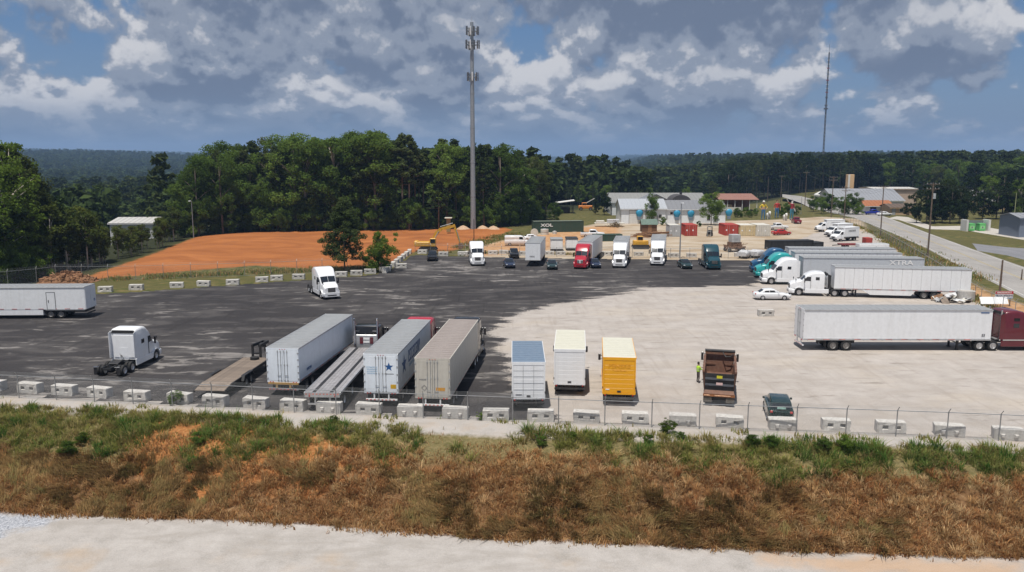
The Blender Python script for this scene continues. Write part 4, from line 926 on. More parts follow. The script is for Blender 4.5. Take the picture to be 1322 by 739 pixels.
# ------------------------------------------------------------------ cars
CARK = {
 # stations: y, halfwidth, z0, z1, r ; greenhouse stations
 'sedan': dict(L=4.7, body=[(0,0.72,0.36,0.82,0.12),(0.15,0.84,0.28,0.95,0.14),(0.9,0.89,0.24,0.98,0.14),(2.6,0.90,0.22,0.96,0.12),(3.5,0.88,0.24,0.90,0.14),(4.4,0.82,0.28,0.76,0.16),(4.7,0.66,0.36,0.62,0.12)],
               top=[(0.55,0.66,0.9,0.97,0.02),(1.15,0.66,0.9,1.36,0.12),(1.9,0.65,0.9,1.45,0.14),(2.5,0.65,0.9,1.41,0.14),(3.45,0.70,0.88,0.93,0.02)], ax=(0.95,3.75)),
 'suv': dict(L=4.7, body=[(0,0.80,0.42,1.0,0.1),(0.15,0.90,0.34,1.10,0.12),(1.0,0.93,0.30,1.12,0.12),(3.0,0.93,0.28,1.08,0.12),(3.6,0.92,0.30,1.05,0.14),(4.45,0.86,0.34,0.95,0.16),(4.7,0.74,0.42,0.80,0.14)],
             top=[(0.08,0.74,1.05,1.12,0.02),(0.35,0.74,1.05,1.62,0.12),(1.2,0.72,1.05,1.74,0.14),(2.3,0.72,1.05,1.72,0.14),(2.75,0.72,1.05,1.62,0.14),(3.5,0.76,1.02,1.08,0.02)], ax=(0.95,3.75)),
 'van': dict(L=5.6, body=[(0,0.92,0.38,1.25,0.1),(0.1,0.98,0.32,1.30,0.1),(3.6,0.99,0.30,1.30,0.1),(4.4,0.98,0.30,1.20,0.16),(5.3,0.90,0.34,0.98,0.18),(5.6,0.76,0.40,0.80,0.14)],
             top=[(0.02,0.90,1.2,2.02,0.12),(0.2,0.92,1.2,2.12,0.14),(3.4,0.92,1.2,2.12,0.16),(3.8,0.90,1.2,2.00,0.16),(4.6,0.86,1.1,1.22,0.02)], ax=(1.1,4.5)),
 'pickup': dict(L=5.6, body=[(0,0.88,0.45,1.05,0.06),(0.1,0.94,0.40,1.10,0.06),(2.0,0.95,0.38,1.10,0.06),(4.2,0.95,0.36,1.12,0.12),(5.3,0.90,0.38,1.02,0.16),(5.6,0.80,0.45,0.88,0.14)],
             top=[(1.95,0.76,1.05,1.12,0.02),(2.1,0.76,1.05,1.75,0.12),(3.0,0.75,1.05,1.82,0.14),(3.5,0.74,1.05,1.74,0.14),(4.2,0.78,1.05,1.13,0.02)], ax=(1.15,4.55)),
}
def car(name, label, loc, rz, kind='sedan', col=NAVY, group=None, sc_=1.0, cat='car'):
    K = CARK[kind]; T = thing(name, label, cat, loc, rz, group); T.scale = (sc_,)*3
    MB().loft(K['body']).build('body', col, T, True, 50)
    tp = K['top']; g = MB().loft(tp).build('cabin', col, T, True, 50)
    # glass: windscreen, rear screen, side panes lying on the cabin
    def pane(name, y0, y1, end):
        z0 = lint(tp,y0,3); z1 = lint(tp,y1,3); x0 = lint(tp,y0,1)-0.07; x1 = lint(tp,y1,1)-0.10
        p = [(-x0,y0,z0),(x0,y0,z0),(x1,y1,z1),(-x1,y1,z1)]
        n = (Vector(p[1])-Vector(p[0])).cross(Vector(p[2])-Vector(p[0])).normalized()
        if n.z < 0: p = p[::-1]; n = -n
        MB().slab([Vector(q)+n*0.004 for q in p], 0.010).build(name, GLASS, T)
    ys = [s[0] for s in tp]
    fr0, fr1 = ys[-1]-0.06, ys[-2]+0.06
    pane('windscreen', fr0, fr1, 1)
    if kind not in ('van',): pane('rear_screen', ys[0]+0.05, ys[1]-0.04, 0)
    else: MB().box(-0.7,0.7,-0.004,0.03,1.35,1.85).build('rear_screen', GLASS, T)
    zb = tp[0][2]+0.12
    ya, yb = (ys[1]+0.05, ys[-2]) if kind != 'van' else (ys[-2]-0.75, ys[-2]+0.02)
    segs = 2 if kind in ('sedan','suv') else 1
    for s in (-1, 1):
        for i in range(segs):
            a = ya+(yb-ya)*i/segs+0.04; b = ya+(yb-ya)*(i+1)/segs-0.04
            zt = min(lint(tp,a,3), lint(tp,b,3))-0.13
            p = [(s*(lint(tp,a,1)+0.006),a,zb),(s*(lint(tp,b,1)+0.006),b+0.18*(i==segs-1),zb),(s*(lint(tp,b,1)+0.006),b,zt),(s*(lint(tp,a,1)+0.006),a,zt)]
            MB().slab(p if s > 0 else p[::-1], 0.008).build('side_window', GLASS, T)
        hw = K['body'][2][1]
        for y in K['ax']: wheel(T, 'car', s*(hw-0.10), y)
        L = K['L']
        MB().cbox(s*0.62-0.14, s*0.62+0.14, L-0.16, L-0.04, 0.62, 0.76 if kind != 'van' else 0.84, 0.02).build('headlight', LAMPG, T)
        zt = 0.9 if kind == 'sedan' else 1.0
        MB().cbox(s*0.70-0.10, s*0.70+0.10, -0.01, 0.10, zt-0.12, zt+0.04, 0.02).build('tail_lamp', REDLENS, T)
        MB().cbox(s*(hw+0.08)-0.08, s*(hw+0.08)+0.08, ys[-1]-0.55, ys[-1]-0.42, zb-0.06, zb+0.10, 0.02).build('mirror', col, T)
    if kind == 'pickup':
        MB().box(-0.74,0.74,0.12,1.85,1.092,1.125).build('bed_liner', BLACKM, T)
    MB().box(-0.26,0.26,-0.012,0.0,0.55,0.67).build('number_plate', WDECAL, T)
    MB().cbox(-0.55,0.55,K['L']-0.06,K['L']+0.01,0.42,0.56,0.02).build('grille', BLACKM, T)
    return T
def front_at(px, py, rz, L):
    """ground origin (rear) of a vehicle whose front bumper stands at pixel"""
    d = Vector((-math.sin(rz), math.cos(rz), 0)); return G(px, py)-d*L
def cars():
    A = G(1008,549); c = car('parked_car', 'dark green estate car seen from behind, beside the concrete blocks', A, R(-12), 'suv', CARGREEN, sc_=0.95)
    MB().box(-0.30,0.30,0.02,0.06,1.20,1.33).build('window_reflection', mat('painted_green_reflection',(0.35,0.55,0.48),0.5,var=0.4,scale=8), c)  # pale green strip paints a reflection onto the rear window
    car('parked_car', 'white hatchback parked in front of the white semi truck', G(973,386.5), R(-92), 'sedan', WHITE2)
    F = math.pi
    car('parked_car', 'black SUV at the corner of the lot below the excavator', front_at(558,338,F+R(4),4.6), F+R(4), 'suv', BLACKP)
    car('parked_car', 'navy car in the back row, nearer of the two beside the white trailer', front_at(659,347,F+R(6),4.5), F+R(6), 'sedan', NAVY)
    car('parked_car', 'black pickup behind the navy car in the back row', front_at(664,334,F+R(3),4.6), F+R(3), 'pickup', BLACKP, sc_=0.95)
    car('parked_car', 'dark green car left of the red truck', front_at(713,349,F+R(-2),4.6), F+R(-2), 'sedan', CARGREEN)
    car('parked_car', 'navy car between the red truck and a white truck', front_at(770,347,F+R(4),4.5), F+R(4), 'sedan', NAVY)
    car('parked_car', 'dark green car beside the dark blue truck in the back row', front_at(888,348,F+R(2),4.5), F+R(2), 'sedan', CARGREEN)
cars()

# ------------------------------------------------------------------ trucks standing about the lot
def lot_trucks():
    F = math.pi
    tractor('semi_truck', 'white sleeper truck without trailer, parked alone on the asphalt facing away', Vector((-34.3,66.6,0)), R(-4), WHITE2, scale=0.94)
    # facing the camera
    def face(px, py, yaw, *a, **k):
        rz = F+R(yaw); o = tractor('semi_truck', k.pop('label'), front_at(px, py, rz, 8.25*k.get('scale',1)), rz, *a, **k); return o, rz
    tractor('semi_truck', 'white sleeper truck standing alone in mid lot, facing the fence', Vector((-27.5,112.5,0)), math.atan2(-0.473,-0.881), WHITE2)
    face(617, 344, 6, WHITE2, label='white sleeper truck without trailer in the back row near the excavator')
    face(922.5, 349, -2, DGREEN, label='dark teal sleeper truck in the back row')
    for px, py, near, far, col, roof, lab, tl in (
        (748.5, 348, (747,315), (760,306.6), RED, ROOFG, 'red sleeper truck with white box trailer in the back row', 'white box trailer behind the red truck'),
        (799, 346.5, (799.5,314.2), (803,306.4), WHITE2, ROOFG, 'white sleeper truck between the red truck and another white truck', 'grey roofed trailer behind the white truck beside the red one'),
        (848, 343.5, (848,313.6), (850,305.8), WHITE2, ROOFG, 'white sleeper truck in the back row beside the tall lamp pole', 'grey roofed trailer behind the white truck by the lamp pole')):
        a = G(px, py); d = (G(*far, 4.08)-G(*near, 4.08)).normalized(); rz = heading(Vector((0,0,0)), -d)
        L = 13.0 if col == RED else 9.5
        rear = a+d*(8.25-2.55+L)
        o = tractor('semi_truck', lab, a+d*8.25, rz, col)
        trailer('semi_trailer', tl, L, rear, rz, roof=roof)
    # dropped trailer, nose to the camera
    n, f = G(688,314,4.08), G(694.5,306.2,4.08); rz = heading(f, n); L = 12.0
    d = (n-f).normalized(); A = Vector((n.x, n.y, 0))-d*L
    t = trailer('semi_trailer', 'dropped white box trailer in the back row with small lettering on its nose', L, A, rz)
    scrawl(t, GREYINK, 0.9, 0.26, 5, (0.1, L-0.015, 1.75), (math.pi/2, 0, math.pi), 10)
    # right side: trucks facing left with their trailers
    def side(px0, px1, py, L, col, tl, lab, style='aero', roof=ROOFG, skirt=False, tr=WHITE, trail=True, tpx=None):
        a, b = G(px0, py), G(px1, py); rz = heading(b, a); d = (a-b).normalized()
        t = trailer('semi_trailer', tl, L, b, rz, tr, roof, skirt=skirt)
        o = tractor('semi_truck', lab, tractor_for(b, rz, L), rz, col, style); return t, o, rz, b
    a, b = G(1073,381.5), G(1246.5,386); L = (a-b).length; rz = heading(b, a)
    t = trailer('semi_trailer', 'white plate trailer with side skirts behind the white truck at the right', L, b, rz, skirt=True, tandem=4.3)
    tractor('semi_truck', 'white sleeper truck coupled to the skirted white trailer beside the white hatchback', tractor_for(b, rz, L), rz, WHITE2, 'mid', scale=1.0)
    def side2(pxr, Yc, L, col, tl, lab, slope, tr=WHITE, ribs=False, style='aero'):
        # rear right corner pixel column, lateral distance Yc
        b = Vector(((pxr-661)/FPX*(Yc*CP+CAM_H*SP), Yc, 0)); d = Vector((-1, slope, 0)).normalized(); rz = heading(Vector((0,0,0)), d)
        t = trailer('semi_trailer', tl, L, b, rz, tr, ROOFG, ribs=ribs, panels=not ribs)
        o = tractor('semi_truck', lab, tractor_for(b, rz, L), rz, col, style); return t, L
    XT = mat('grey_rental_trailer_paint', (0.50,0.53,0.57), 0.45, dirt=0.3, dirtcol=(0.40,0.40,0.40), var=0.05)
    t, L = side2(1186, 117.5, 17.0, WHITE2, 'grey trailer with white XTRA lettering behind a white truck', 'white sleeper truck nearest of the three nose-to-nose beside the white hatchback', 0.075, XT, True)
    text('lettering', 'XTRA', 0.95, WDECAL, t, (-1.325, 3.2, 3.42), (math.pi/2, 0, -math.pi/2), bold=0.02, sx=1.35)
    t, L = side2(1158, 124.0, 15.9, TEAL, 'white trailer roof behind the XTRA trailer', 'teal sleeper truck between the white and the blue truck', 0.075)
    t, L = side2(1150, 130.0, 16.6, BLUE, 'plain white trailer farthest back of the right hand row', 'blue sleeper truck farthest of the three beside the gravel yard', 0.075)
    # long white trailer with the maroon truck leaving the frame
    a, b = G(1281,453.5), G(1036,453.0); L = (a-b).length*0.985; rz = heading(b, a)
    dep = Vector((-math.sin(rz), math.cos(rz), 0)); n = Vector((-dep.y, dep.x, 0))
    b2 = b+n*1.25
    t = trailer('semi_trailer', 'long smooth white trailer coupled to the maroon truck on the gravel', L, b2, rz, tandem=2.9, skirt=False, gear=True, panels=False)
    text('lettering', '53', 0.34, GREYINK, t, (1.298, L-0.75, 1.55), (math.pi/2, 0, math.pi/2), bold=0.012)
    MB().box(1.297,1.301,L-1.15,L-0.35,3.72,3.80).build('trailer_badge', BLUEINK, t)
    o = tractor('semi_truck', 'maroon sleeper truck with chrome stripe, cut off by the frame edge', Vector((b2.x,b2.y,0))+dep*(L-2.1), rz, MAROON, 'aero')
    for s in (-1, 1):
        MB().cyl((s*1.0,3.12,1.0),(s*1.0,3.12,3.95),0.09,n=10).build('exhaust_stack', CHROME, o, True)
        MB().box(s*1.236-0.006,s*1.236+0.006,3.3,6.3,1.02,1.14).build('chrome_stripe', CHROME, o)
        p = [(s*1.236,4.2,2.95),(s*1.236,4.75,2.95),(s*1.236,4.75,3.22),(s*1.236,4.2,3.22)]; MB().slab(p if s > 0 else p[::-1],0.006).build('sleeper_window', GLASS, o)
    # moving van trailer at the left
    b = G(112,411.5); a = G(-110,413.0); rz = heading(b, a); dep = Vector((-math.sin(rz), math.cos(rz), 0)); n = Vector((dep.y, -dep.x, 0))
    L = 16.0; H = 3.70; c = b-n*0  # near side is the local left side
    nn = Vector((-dep.y, dep.x, 0)); nn = nn if nn.y > 0 else -nn
    T = thing('moving_van_trailer', 'white drop-floor moving trailer with side door, cut off by the left edge', 'trailer', b+nn*1.3, rz)
    MB().cbox(-1.29,1.29,0,L,1.05,H,0.05).build('cargo_box', WHITE, T)
    MB().cbox(-1.27,1.27,4.9,L-3.4,0.42,1.06,0.03).build('drop_floor', WHITE, T)
    r = MB(); r.cbox(-1.30,1.30,-0.01,L+0.01,H-0.04,H+0.03,0.02)
    for i in range(1,26): r.bar((-1.25,i*0.6,H+0.034),(1.25,i*0.6,H+0.034),0.03,0.02)
    r.build('roof', ROOFG, T)
    for s in (-1,1):
        MB().cbox(s*1.3-0.03,s*1.3+0.03,0,L,H-0.15,H,0.01).build('top_rail', ALU, T)
        MB().box(s*1.29-0.02,s*1.29+0.02,0.1,4.6,1.0,1.12).build('bottom_rail', ALU, T)
        tp = MB()
        for i in range(10): tp.box(s*1.298-0.004,s*1.298+0.004,0.3+i*1.5,0.9+i*1.5,1.13,1.19)
        tp.build('reflective_tape', RETRO, T)
        d = MB().cbox(s*1.295-0.012,s*1.295+0.012,3.45,4.35,1.12,3.05,0.008).build('side_door', WHITE, T)
        f = MB(); f.box(s*1.305-0.012,s*1.305+0.012,3.38,3.44,1.08,3.12).box(s*1.305-0.012,s*1.305+0.012,4.36,4.42,1.08,3.12).box(s*1.305-0.012,s*1.305+0.012,3.44,4.36,3.06,3.12).build('door_frame', GREYINK, d)
        MB().box(s*1.32-0.02,s*1.32+0.02,4.15,4.22,1.9,2.2).build('door_handle', BLACKM, d)
        for y in (2.95, 4.1): wheel(T,'trailer',s*1.02,y); wheel(T,'trailer',s*0.7,y)
        for y in (L-1.6, L-2.6): wheel(T,'truck',s*1.12,y)
        MB().cbox(s*0.65-0.62,s*0.65+0.62,-0.035,0.0,1.1,H-0.15,0.01).build('rear_door', WHITE, T)
    MB().box(-1.1,1.1,0.1,L,0.75,1.04).box(-1.0,1.0,-0.02,0.1,0.5,0.62).build('underframe', BLACKM, T)
    scrawl(T, BLUEINK, 0.4, 0.3, 3, (0.85,-0.036,1.9), (math.pi/2,0,0), 11)
lot_trucks()
# ------------------------------------------------------------------ concrete blocks
CONC = mat('pale_cast_concrete', (0.52,0.50,0.47), 0.85, var=0.15, dirt=0.45, dirtcol=(0.33,0.29,0.25), bump=0.25, scale=5, objrand=0.08)
CONCD = mat('socket_concrete', (0.40,0.38,0.355), 0.9, var=0.15)
def block_mesh(w=1.85, d=0.72, h=0.76):
    """block with two recessed pin sockets in its front face"""
    hw = w/2; c = 0.03; vs = []; fs = []
    xs = [-hw, -0.60, -0.24, 0.24, 0.60, hw]; zs = [0, 0.26, 0.54, h]
    mb = MB(); idx = {}
    def V(x, y, z):
        k = (round(x,4), round(y,4), round(z,4))
        if k not in idx: idx[k] = len(vs); vs.append(k)
        return idx[k]
    for i in range(5):
        for j in range(3):
            x0,x1,z0,z1 = xs[i],xs[i+1],zs[j],zs[j+1]
            if i in (1,3) and j == 1:
                k = 0.05; y = 0.22; a = [V(x0,0,z0),V(x1,0,z0),V(x1,0,z1),V(x0,0,z1)]; b = [V(x0+k,y,z0+0.08),V(x1-k,y,z0+0.08),V(x1-k,y,z1-0.02),V(x0+k,y,z1-0.02)]
                for q in range(4): fs.append((a[q],a[(q+1)%4],b[(q+1)%4],b[q]))
                fs.append(tuple(b))
            else: fs.append((V(x0,0,z0),V(x1,0,z0),V(x1,0,z1),V(x0,0,z1)))
    def strip(z, flip=False): return [V(x,0,z) for x in xs]
    for i in range(5):
        fs.append((V(xs[i],0,h),V(xs[i+1],0,h),V(xs[i+1]*0.985,0.05,h+0.02),V(xs[i]*0.985,0.05,h+0.02)))
    T = [V(x*0.985,0.05,h+0.02) for x in xs]; Bk = [V(hw*0.985,d-0.05,h+0.02), V(-hw*0.985,d-0.05,h+0.02)]
    fs.append(tuple(T+Bk)); b1, b2, b3, b4 = V(hw,d,h), V(-hw,d,h), V(hw,d,0), V(-hw,d,0)
    fs += [(Bk[0],b1,b2,Bk[1]), (b1,b3,b4,b2), tuple([V(hw,0,z) for z in zs[:1]]+[b3,b1]+[V(hw,0,z) for z in zs[:0:-1]]),
           tuple([b4]+[V(-hw,0,z) for z in zs]+[b2]), (T[-1],V(hw,0,h),b1,Bk[0]), (V(-hw,0,h),T[0],Bk[1],b2)]
    mb.add(vs, fs); return mb.mesh('concrete_block', CONC)
def chip(me, seed):
    m = me.copy(); r = random.Random(seed)
    for v in m.vertices:
        k = 0.028; v.co.x += r.uniform(-k,k); v.co.z += r.uniform(-k,k)*(v.co.z > 0.1); v.co.y += r.uniform(-k,k)*0.6
        if r.random() < 0.10: v.co.x *= 0.955
    return m
def knob_mesh():
    mb = MB().cbox(-0.925,0.925,0,0.72,0,0.77,0.04)
    for x in (-0.41,0.41): mb.add([(x-0.13,0.0,0.16),(x+0.13,0,0.16),(x+0.16,0,0.44),(x-0.16,0,0.44),(x-0.07,-0.13,0.22),(x+0.07,-0.13,0.22),(x+0.08,-0.13,0.38),(x-0.08,-0.13,0.38)],[(0,1,5,4),(1,2,6,5),(2,3,7,6),(3,0,4,7),(4,5,6,7)])
    return mb.mesh('concrete_block', CONC)
_b0 = block_mesh(); _k0 = knob_mesh()
BLKS = [chip(_b0,1), chip(_b0,2), chip(_b0,3), chip(_b0,4), chip(_k0,5)]
def BLOCK(): return random.choice(BLKS)
def ordinal(n): return f"{n}{'th' if 10 <= n % 100 <= 20 else {1:'st',2:'nd',3:'rd'}.get(n % 10,'th')}"
def blocks():
    fr = [(-12,504.5),(35,508),(80,511),(125,514),(174,519),(229,521.5),(275,525),(328,528),(376,531),(423,533.5),(475,536),(529,538.5),(587,541),(640,544),(698,545),(757,546.5),(820,548),(881,550.5),(942,553),(1011,556),(1080,557),(1151,560),(1226,564),(1303,569)]
    for i, (x, y) in enumerate(fr):
        a = G(x, y); b = G(fr[max(i-1,0)][0], fr[max(i-1,0)][1]); c = G(fr[min(i+1,len(fr)-1)][0], fr[min(i+1,len(fr)-1)][1])
        o = link('concrete_block', BLOCK(), None, a, math.atan2(c.y-b.y, c.x-b.x)+R(random.uniform(-4,4))+(R(-2) if x < 300 else 0))
        tag(o, f'pale concrete block in the front fence row, {ordinal(i+1)} from left', 'concrete block', 'concrete blocks along the front fence')
    lf = [(135,377.5),(175,375),(228,372),(262,370),(300,368),(338,364.5),(357,362.5),(385,361),(420,359.5),(440,357.5),(460,356),(478,354),(497,351),(518,346.5)]
    for i, (x, y) in enumerate(lf):
        o = link('concrete_block', BLOCK(), None, G(x, y), R(random.uniform(-8,12))+R(5))
        tag(o, f'weathered concrete block on the lot edge before the clay field, {ordinal(i+1)} from left', 'concrete block', 'concrete blocks along the clay field')
    a, b = G(500,352), G(531,327.5)
    for i in range(8):
        p = a.lerp(b, i/7); o = link('concrete_block', BLOCK(), None, p, heading(a, b)-math.pi/2+R(random.uniform(-6,6))+math.pi)
        tag(o, f'pale concrete block in the row running back past the green bush, {ordinal(i+1)} from the front', 'concrete block', 'concrete blocks running back past the bush')
    bk = [(545,328),(572,331),(597,330.5),(607,330),(636,329),(650,328.5),(676,330),(709,330),(724,330),(776,330.5),(786,330.5),(825,331),(870,332.5),(893,332.5),(955,332),(972,331.5),(985,332)]
    for i, (x, y) in enumerate(bk):
        o = link('concrete_block', BLOCK(), None, G(x, y), R(random.uniform(-6,6)))
        tag(o, f'concrete block along the back edge of the lot, {ordinal(i+1)} from left', 'concrete block', 'concrete blocks along the back edge')
    for i, (x, y) in enumerate([(998,409),(985,407)][:1]):
        o = link('concrete_block', BLOCK(), None, G(x-8, y), R(4)); tag(o, 'concrete block standing alone on the gravel below the white hatchback', 'concrete block')
blocks()

# ------------------------------------------------------------------ chain-link fences
WIRE = mat('galvanised_wire', (0.42,0.43,0.43), 0.5, 0.4, var=0.1)
POSTM = mat('dull_steel_post', (0.30,0.30,0.30), 0.55, 0.4, var=0.15)
def resample(pl, step):
    d = [0]
    for i in range(1, len(pl)): d.append(d[-1]+(pl[i]-pl[i-1]).length)
    n = max(1, int(round(d[-1]/step))); ts = np.linspace(0, d[-1], n+1)
    return [Vector((np.interp(t,d,[p.x for p in pl]), np.interp(t,d,[p.y for p in pl]), 0)) for t in ts]
def fence(label, pl, h=1.8, step=3.2, cell=0.09, barbed=True, out=(0,-1), wire=0.0028, toprail=True):
    P = resample(pl, step); T = thing('chain_link_fence', label, 'fence', P[0])
    o = P[0]; od = Vector((*out, 0)).normalized()
    pm = MB().cyl((0,0,-0.2),(0,0,h+0.05),0.038,n=8)
    if barbed: pm.bar((0,0,h+0.03), tuple(od*0.24+Vector((0,0,h+0.34))), 0.035)
    pm = pm.mesh('post', POSTM)
    for p in P: link('post', pm, T, p-o)
    if toprail:
        r = MB()
        for a, b in zip(P[:-1], P[1:]): r.bar(a-o+Vector((0,0,h)), b-o+Vector((0,0,h)), 0.045)
        r.build('top_rail', STEEL, T)
    b0 = MB()
    for a, b in zip(P[:-1], P[1:]): b0.bar(a-o+Vector((0,0,0.1)), b-o+Vector((0,0,0.1)), 0.02)
    b0.build('bottom_wire', WIRE, T)
    if barbed:
        w = MB()
        for k in range(3):
            f = (k+1)/3; off = od*0.24*f+Vector((0,0,h+0.03+0.31*f))
            for a, b in zip(P[:-1], P[1:]): w.bar(a-o+off, b-o+off, 0.008)
        w.build('barbed_wire', WIRE, T)
    # the woven wire: two sets of thin diagonals
    vs = []; fs = []
    for a, b in zip(P[:-1], P[1:]):
        d = (b-a); L = d.length; d.normalize(); nrm = Vector((-d.y, d.x, 0))
        for sgn in (1, -1):
            s0 = -h
            while s0 < L:
                t0 = max(0.0, s0); t1 = min(L, s0+h)
                if t1-t0 > 0.02:
                    z0, z1 = (t0-s0, t1-s0); 
                    if sgn < 0: z0, z1 = h-z0, h-z1
                    p, q = a-o+d*t0, b-o+d*(t1-L); k = len(vs); z0 = min(max(z0,0.08),h); z1 = min(max(z1,0.08),h)
                    wv = Vector((0,0,wire*1.4)); wn = d*wire*1.0
                    vs += [p+Vector((0,0,z0))-wn, p+Vector((0,0,z0))+wn, q+Vector((0,0,z1))+wn, q+Vector((0,0,z1))-wn]; fs.append((k,k+1,k+2,k+3))
                s0 += cell
    m = MB(); m.add(vs, fs); w = m.build('woven_wire', WIRE, T); w['kind'] = 'stuff'
    return T
fence('chain-link fence with barbed wire along the front of the lot', [p for p in FENCE], barbed=True)
fence('chain-link fence at the edge of the clay field', PX([(-120,381),(45,366),(60,362),(150,362),(330,356.5),(480,350)]), h=2.1, step=4, barbed=True, out=(0,1), cell=0.2, wire=0.004)
fence('chain-link fence between the gravel lot and the road verge', PX([(1085,285),(1122,298),(1185,337),(1268,392),(1345,424)]), h=1.8, step=3.2, out=(1,0), cell=0.16, wire=0.004)
fence('chain-link fence along the back edge of the lot', PX([(536,327),(560,328.5),(700,331.5),(860,333.5),(990,334.5)]), h=1.8, step=3.5, out=(0,1), cell=0.2, wire=0.003)

# ------------------------------------------------------------------ poles and towers
WOODP = mat('creosoted_pole', (0.13,0.095,0.07), 0.85, var=0.25, scale=4)
GREYP = mat('grey_metal_pole', (0.33,0.34,0.35), 0.5, 0.4, var=0.1)
CERAM = mat('grey_transformer_can', (0.42,0.44,0.45), 0.4, var=0.08)
MONO = mat('weathered_monopole_steel', (0.30,0.325,0.35), 0.5, 0.35, var=0.12)
PANELW = mat('antenna_panel', (0.62,0.63,0.64), 0.5, var=0.06)
def top_z(p, py):
    """height at ground point p whose image reaches pixel row py"""
    v = (py-369.5)/FPX; # solve (h cos - Y sin)/(Y cos + h sin) = v
    Y = p.y; h = Y*(v*CP+SP)/(CP-v*SP); return CAM_H-h
POLES = []
def utility_pole(label, px, py, ptop, arms=1, can=False, lamp=False, r=0.15, mt=None, dy=0):
    p = G(px, py); p.z = float(height(np.array([p.x]), np.array([p.y]))[0]); H = top_z(p, ptop)-p.z
    T = thing('utility_pole' if not lamp else 'lamp_post', label, 'utility pole' if not lamp else 'lamp post', p)
    MB().cyl((0,0,-0.3),(0,0,H),r,r*0.66,n=10).build('pole', mt or WOODP, T, True, 40)
    for k in range(arms):
        a = MB().box(-1.2,1.2,-0.06,0.06,H-0.35-0.9*k,H-0.23-0.9*k).bar((-0.6,0,H-0.3-0.9*k),(0,0,H-0.85-0.9*k),0.05).bar((0.6,0,H-0.3-0.9*k),(0,0,H-0.85-0.9*k),0.05).build('cross_arm', WOODP, T)
        for x in (-1.1,-0.45,0.45,1.1): MB().cyl((x,0,H-0.23-0.9*k),(x,0,H-0.02-0.9*k),0.05,0.03,n=8).build('insulator', CERAM, a)
    if can:
        MB().cyl((0.32,-0.1,H-3.0),(0.32,-0.1,H-2.0),0.26,n=14).build('transformer', CERAM, T, True, 40)
    if lamp:
        MB().bar((0,0,H-0.1),(0.0,-0.9,H+0.05),0.07).build('bracket', mt or GREYP, T)
        MB().cbox(-0.22,0.22,-1.35,-0.7,H-0.02,H+0.18,0.04).build('lamp_head', PANELW, T)
    POLES.append((p, H)); return T
utility_pole('tall wooden utility pole with transformer beside the road verge', 1197.5, 331, 236, 2, True, r=0.17)
utility_pole('wooden utility pole with wide crossarm at the bend of the road', 1136.5, 304.5, 240, 1)
utility_pole('wooden utility pole behind the white service trucks', 1089.5, 286, 241, 2)
utility_pole('wooden utility pole left of the service trucks by the road', 1073, 281, 228, 2)
utility_pole('far utility pole standing where the road bends away', 1039, 266, 222, 1)
utility_pole('thin grey pole beside the raised-arm giant figure', 1034, 277, 252, 0, r=0.09, mt=GREYP)
utility_pole('short wooden pole standing beside the red and white sign', 1290, 384, 336, 0, r=0.16)
utility_pole('thin pole at the far right edge beyond the grey drive', 1318.5, 362, 348, 0, r=0.12)
utility_pole('tall lamp post rising between the back-row trucks', 877.5, 334, 263, 0, lamp=True, r=0.13, mt=GREYP)
utility_pole('lamp post in front of the woods at the clay field edge', 250, 306, 260, 0, lamp=True, r=0.11, mt=GREYP)
utility_pole('slim post beside the green shipping container', 674, 286, 263, 0, lamp=True, r=0.10, mt=GREYP)
utility_pole('dark pole standing below the cell tower', 612, 318, 283, 0, r=0.10, mt=BLACKM)
utility_pole('pale yellow green pole at right beyond the green bins, nearer', 1308, 295, 249, 0, r=0.12, mt=mat('pale_olive_pole',(0.30,0.31,0.16),0.7))
utility_pole('pale yellow green pole at right beyond the green bins, farther', 1319, 282, 246, 0, r=0.12, mt=MATS['pale_olive_pole'])
utility_pole('far wooden pole before the tree line right of the giants', 1008, 256, 227, 1)
utility_pole('far wooden pole before the tree line above the rusty roof', 991, 254, 229, 0)
def wires():
    WM = mat('black_power_line', (0.03,0.03,0.03), 0.6)
    seq = [POLES[4], POLES[3], POLES[2], POLES[1], POLES[0]]
    p0, H0 = POLES[0]; ext = (p0+Vector((26,-55,0)), H0)
    seq.append(ext)
    for k, (x, lab) in enumerate(((-1.1,'upper'),(0.0,'middle'),(1.1,'lower'))):
        mb = MB()
        for (a, ha), (b, hb) in zip(seq[:-1], seq[1:]):
            A = a+Vector((x*0.6,0,ha-0.05-0.35*k)); B = b+Vector((x*0.6,0,hb-0.05-0.35*k)); pts = []
            for t in np.linspace(0,1,9): pts.append(A.lerp(B,t)-Vector((0,0,1.3*4*t*(1-t))))
            mb.tube(pts, 0.014, 4)
        tag(mb.build('power_line', WM), f'{lab} power line strung between the roadside poles', 'power line', 'power lines along the road')
wires()
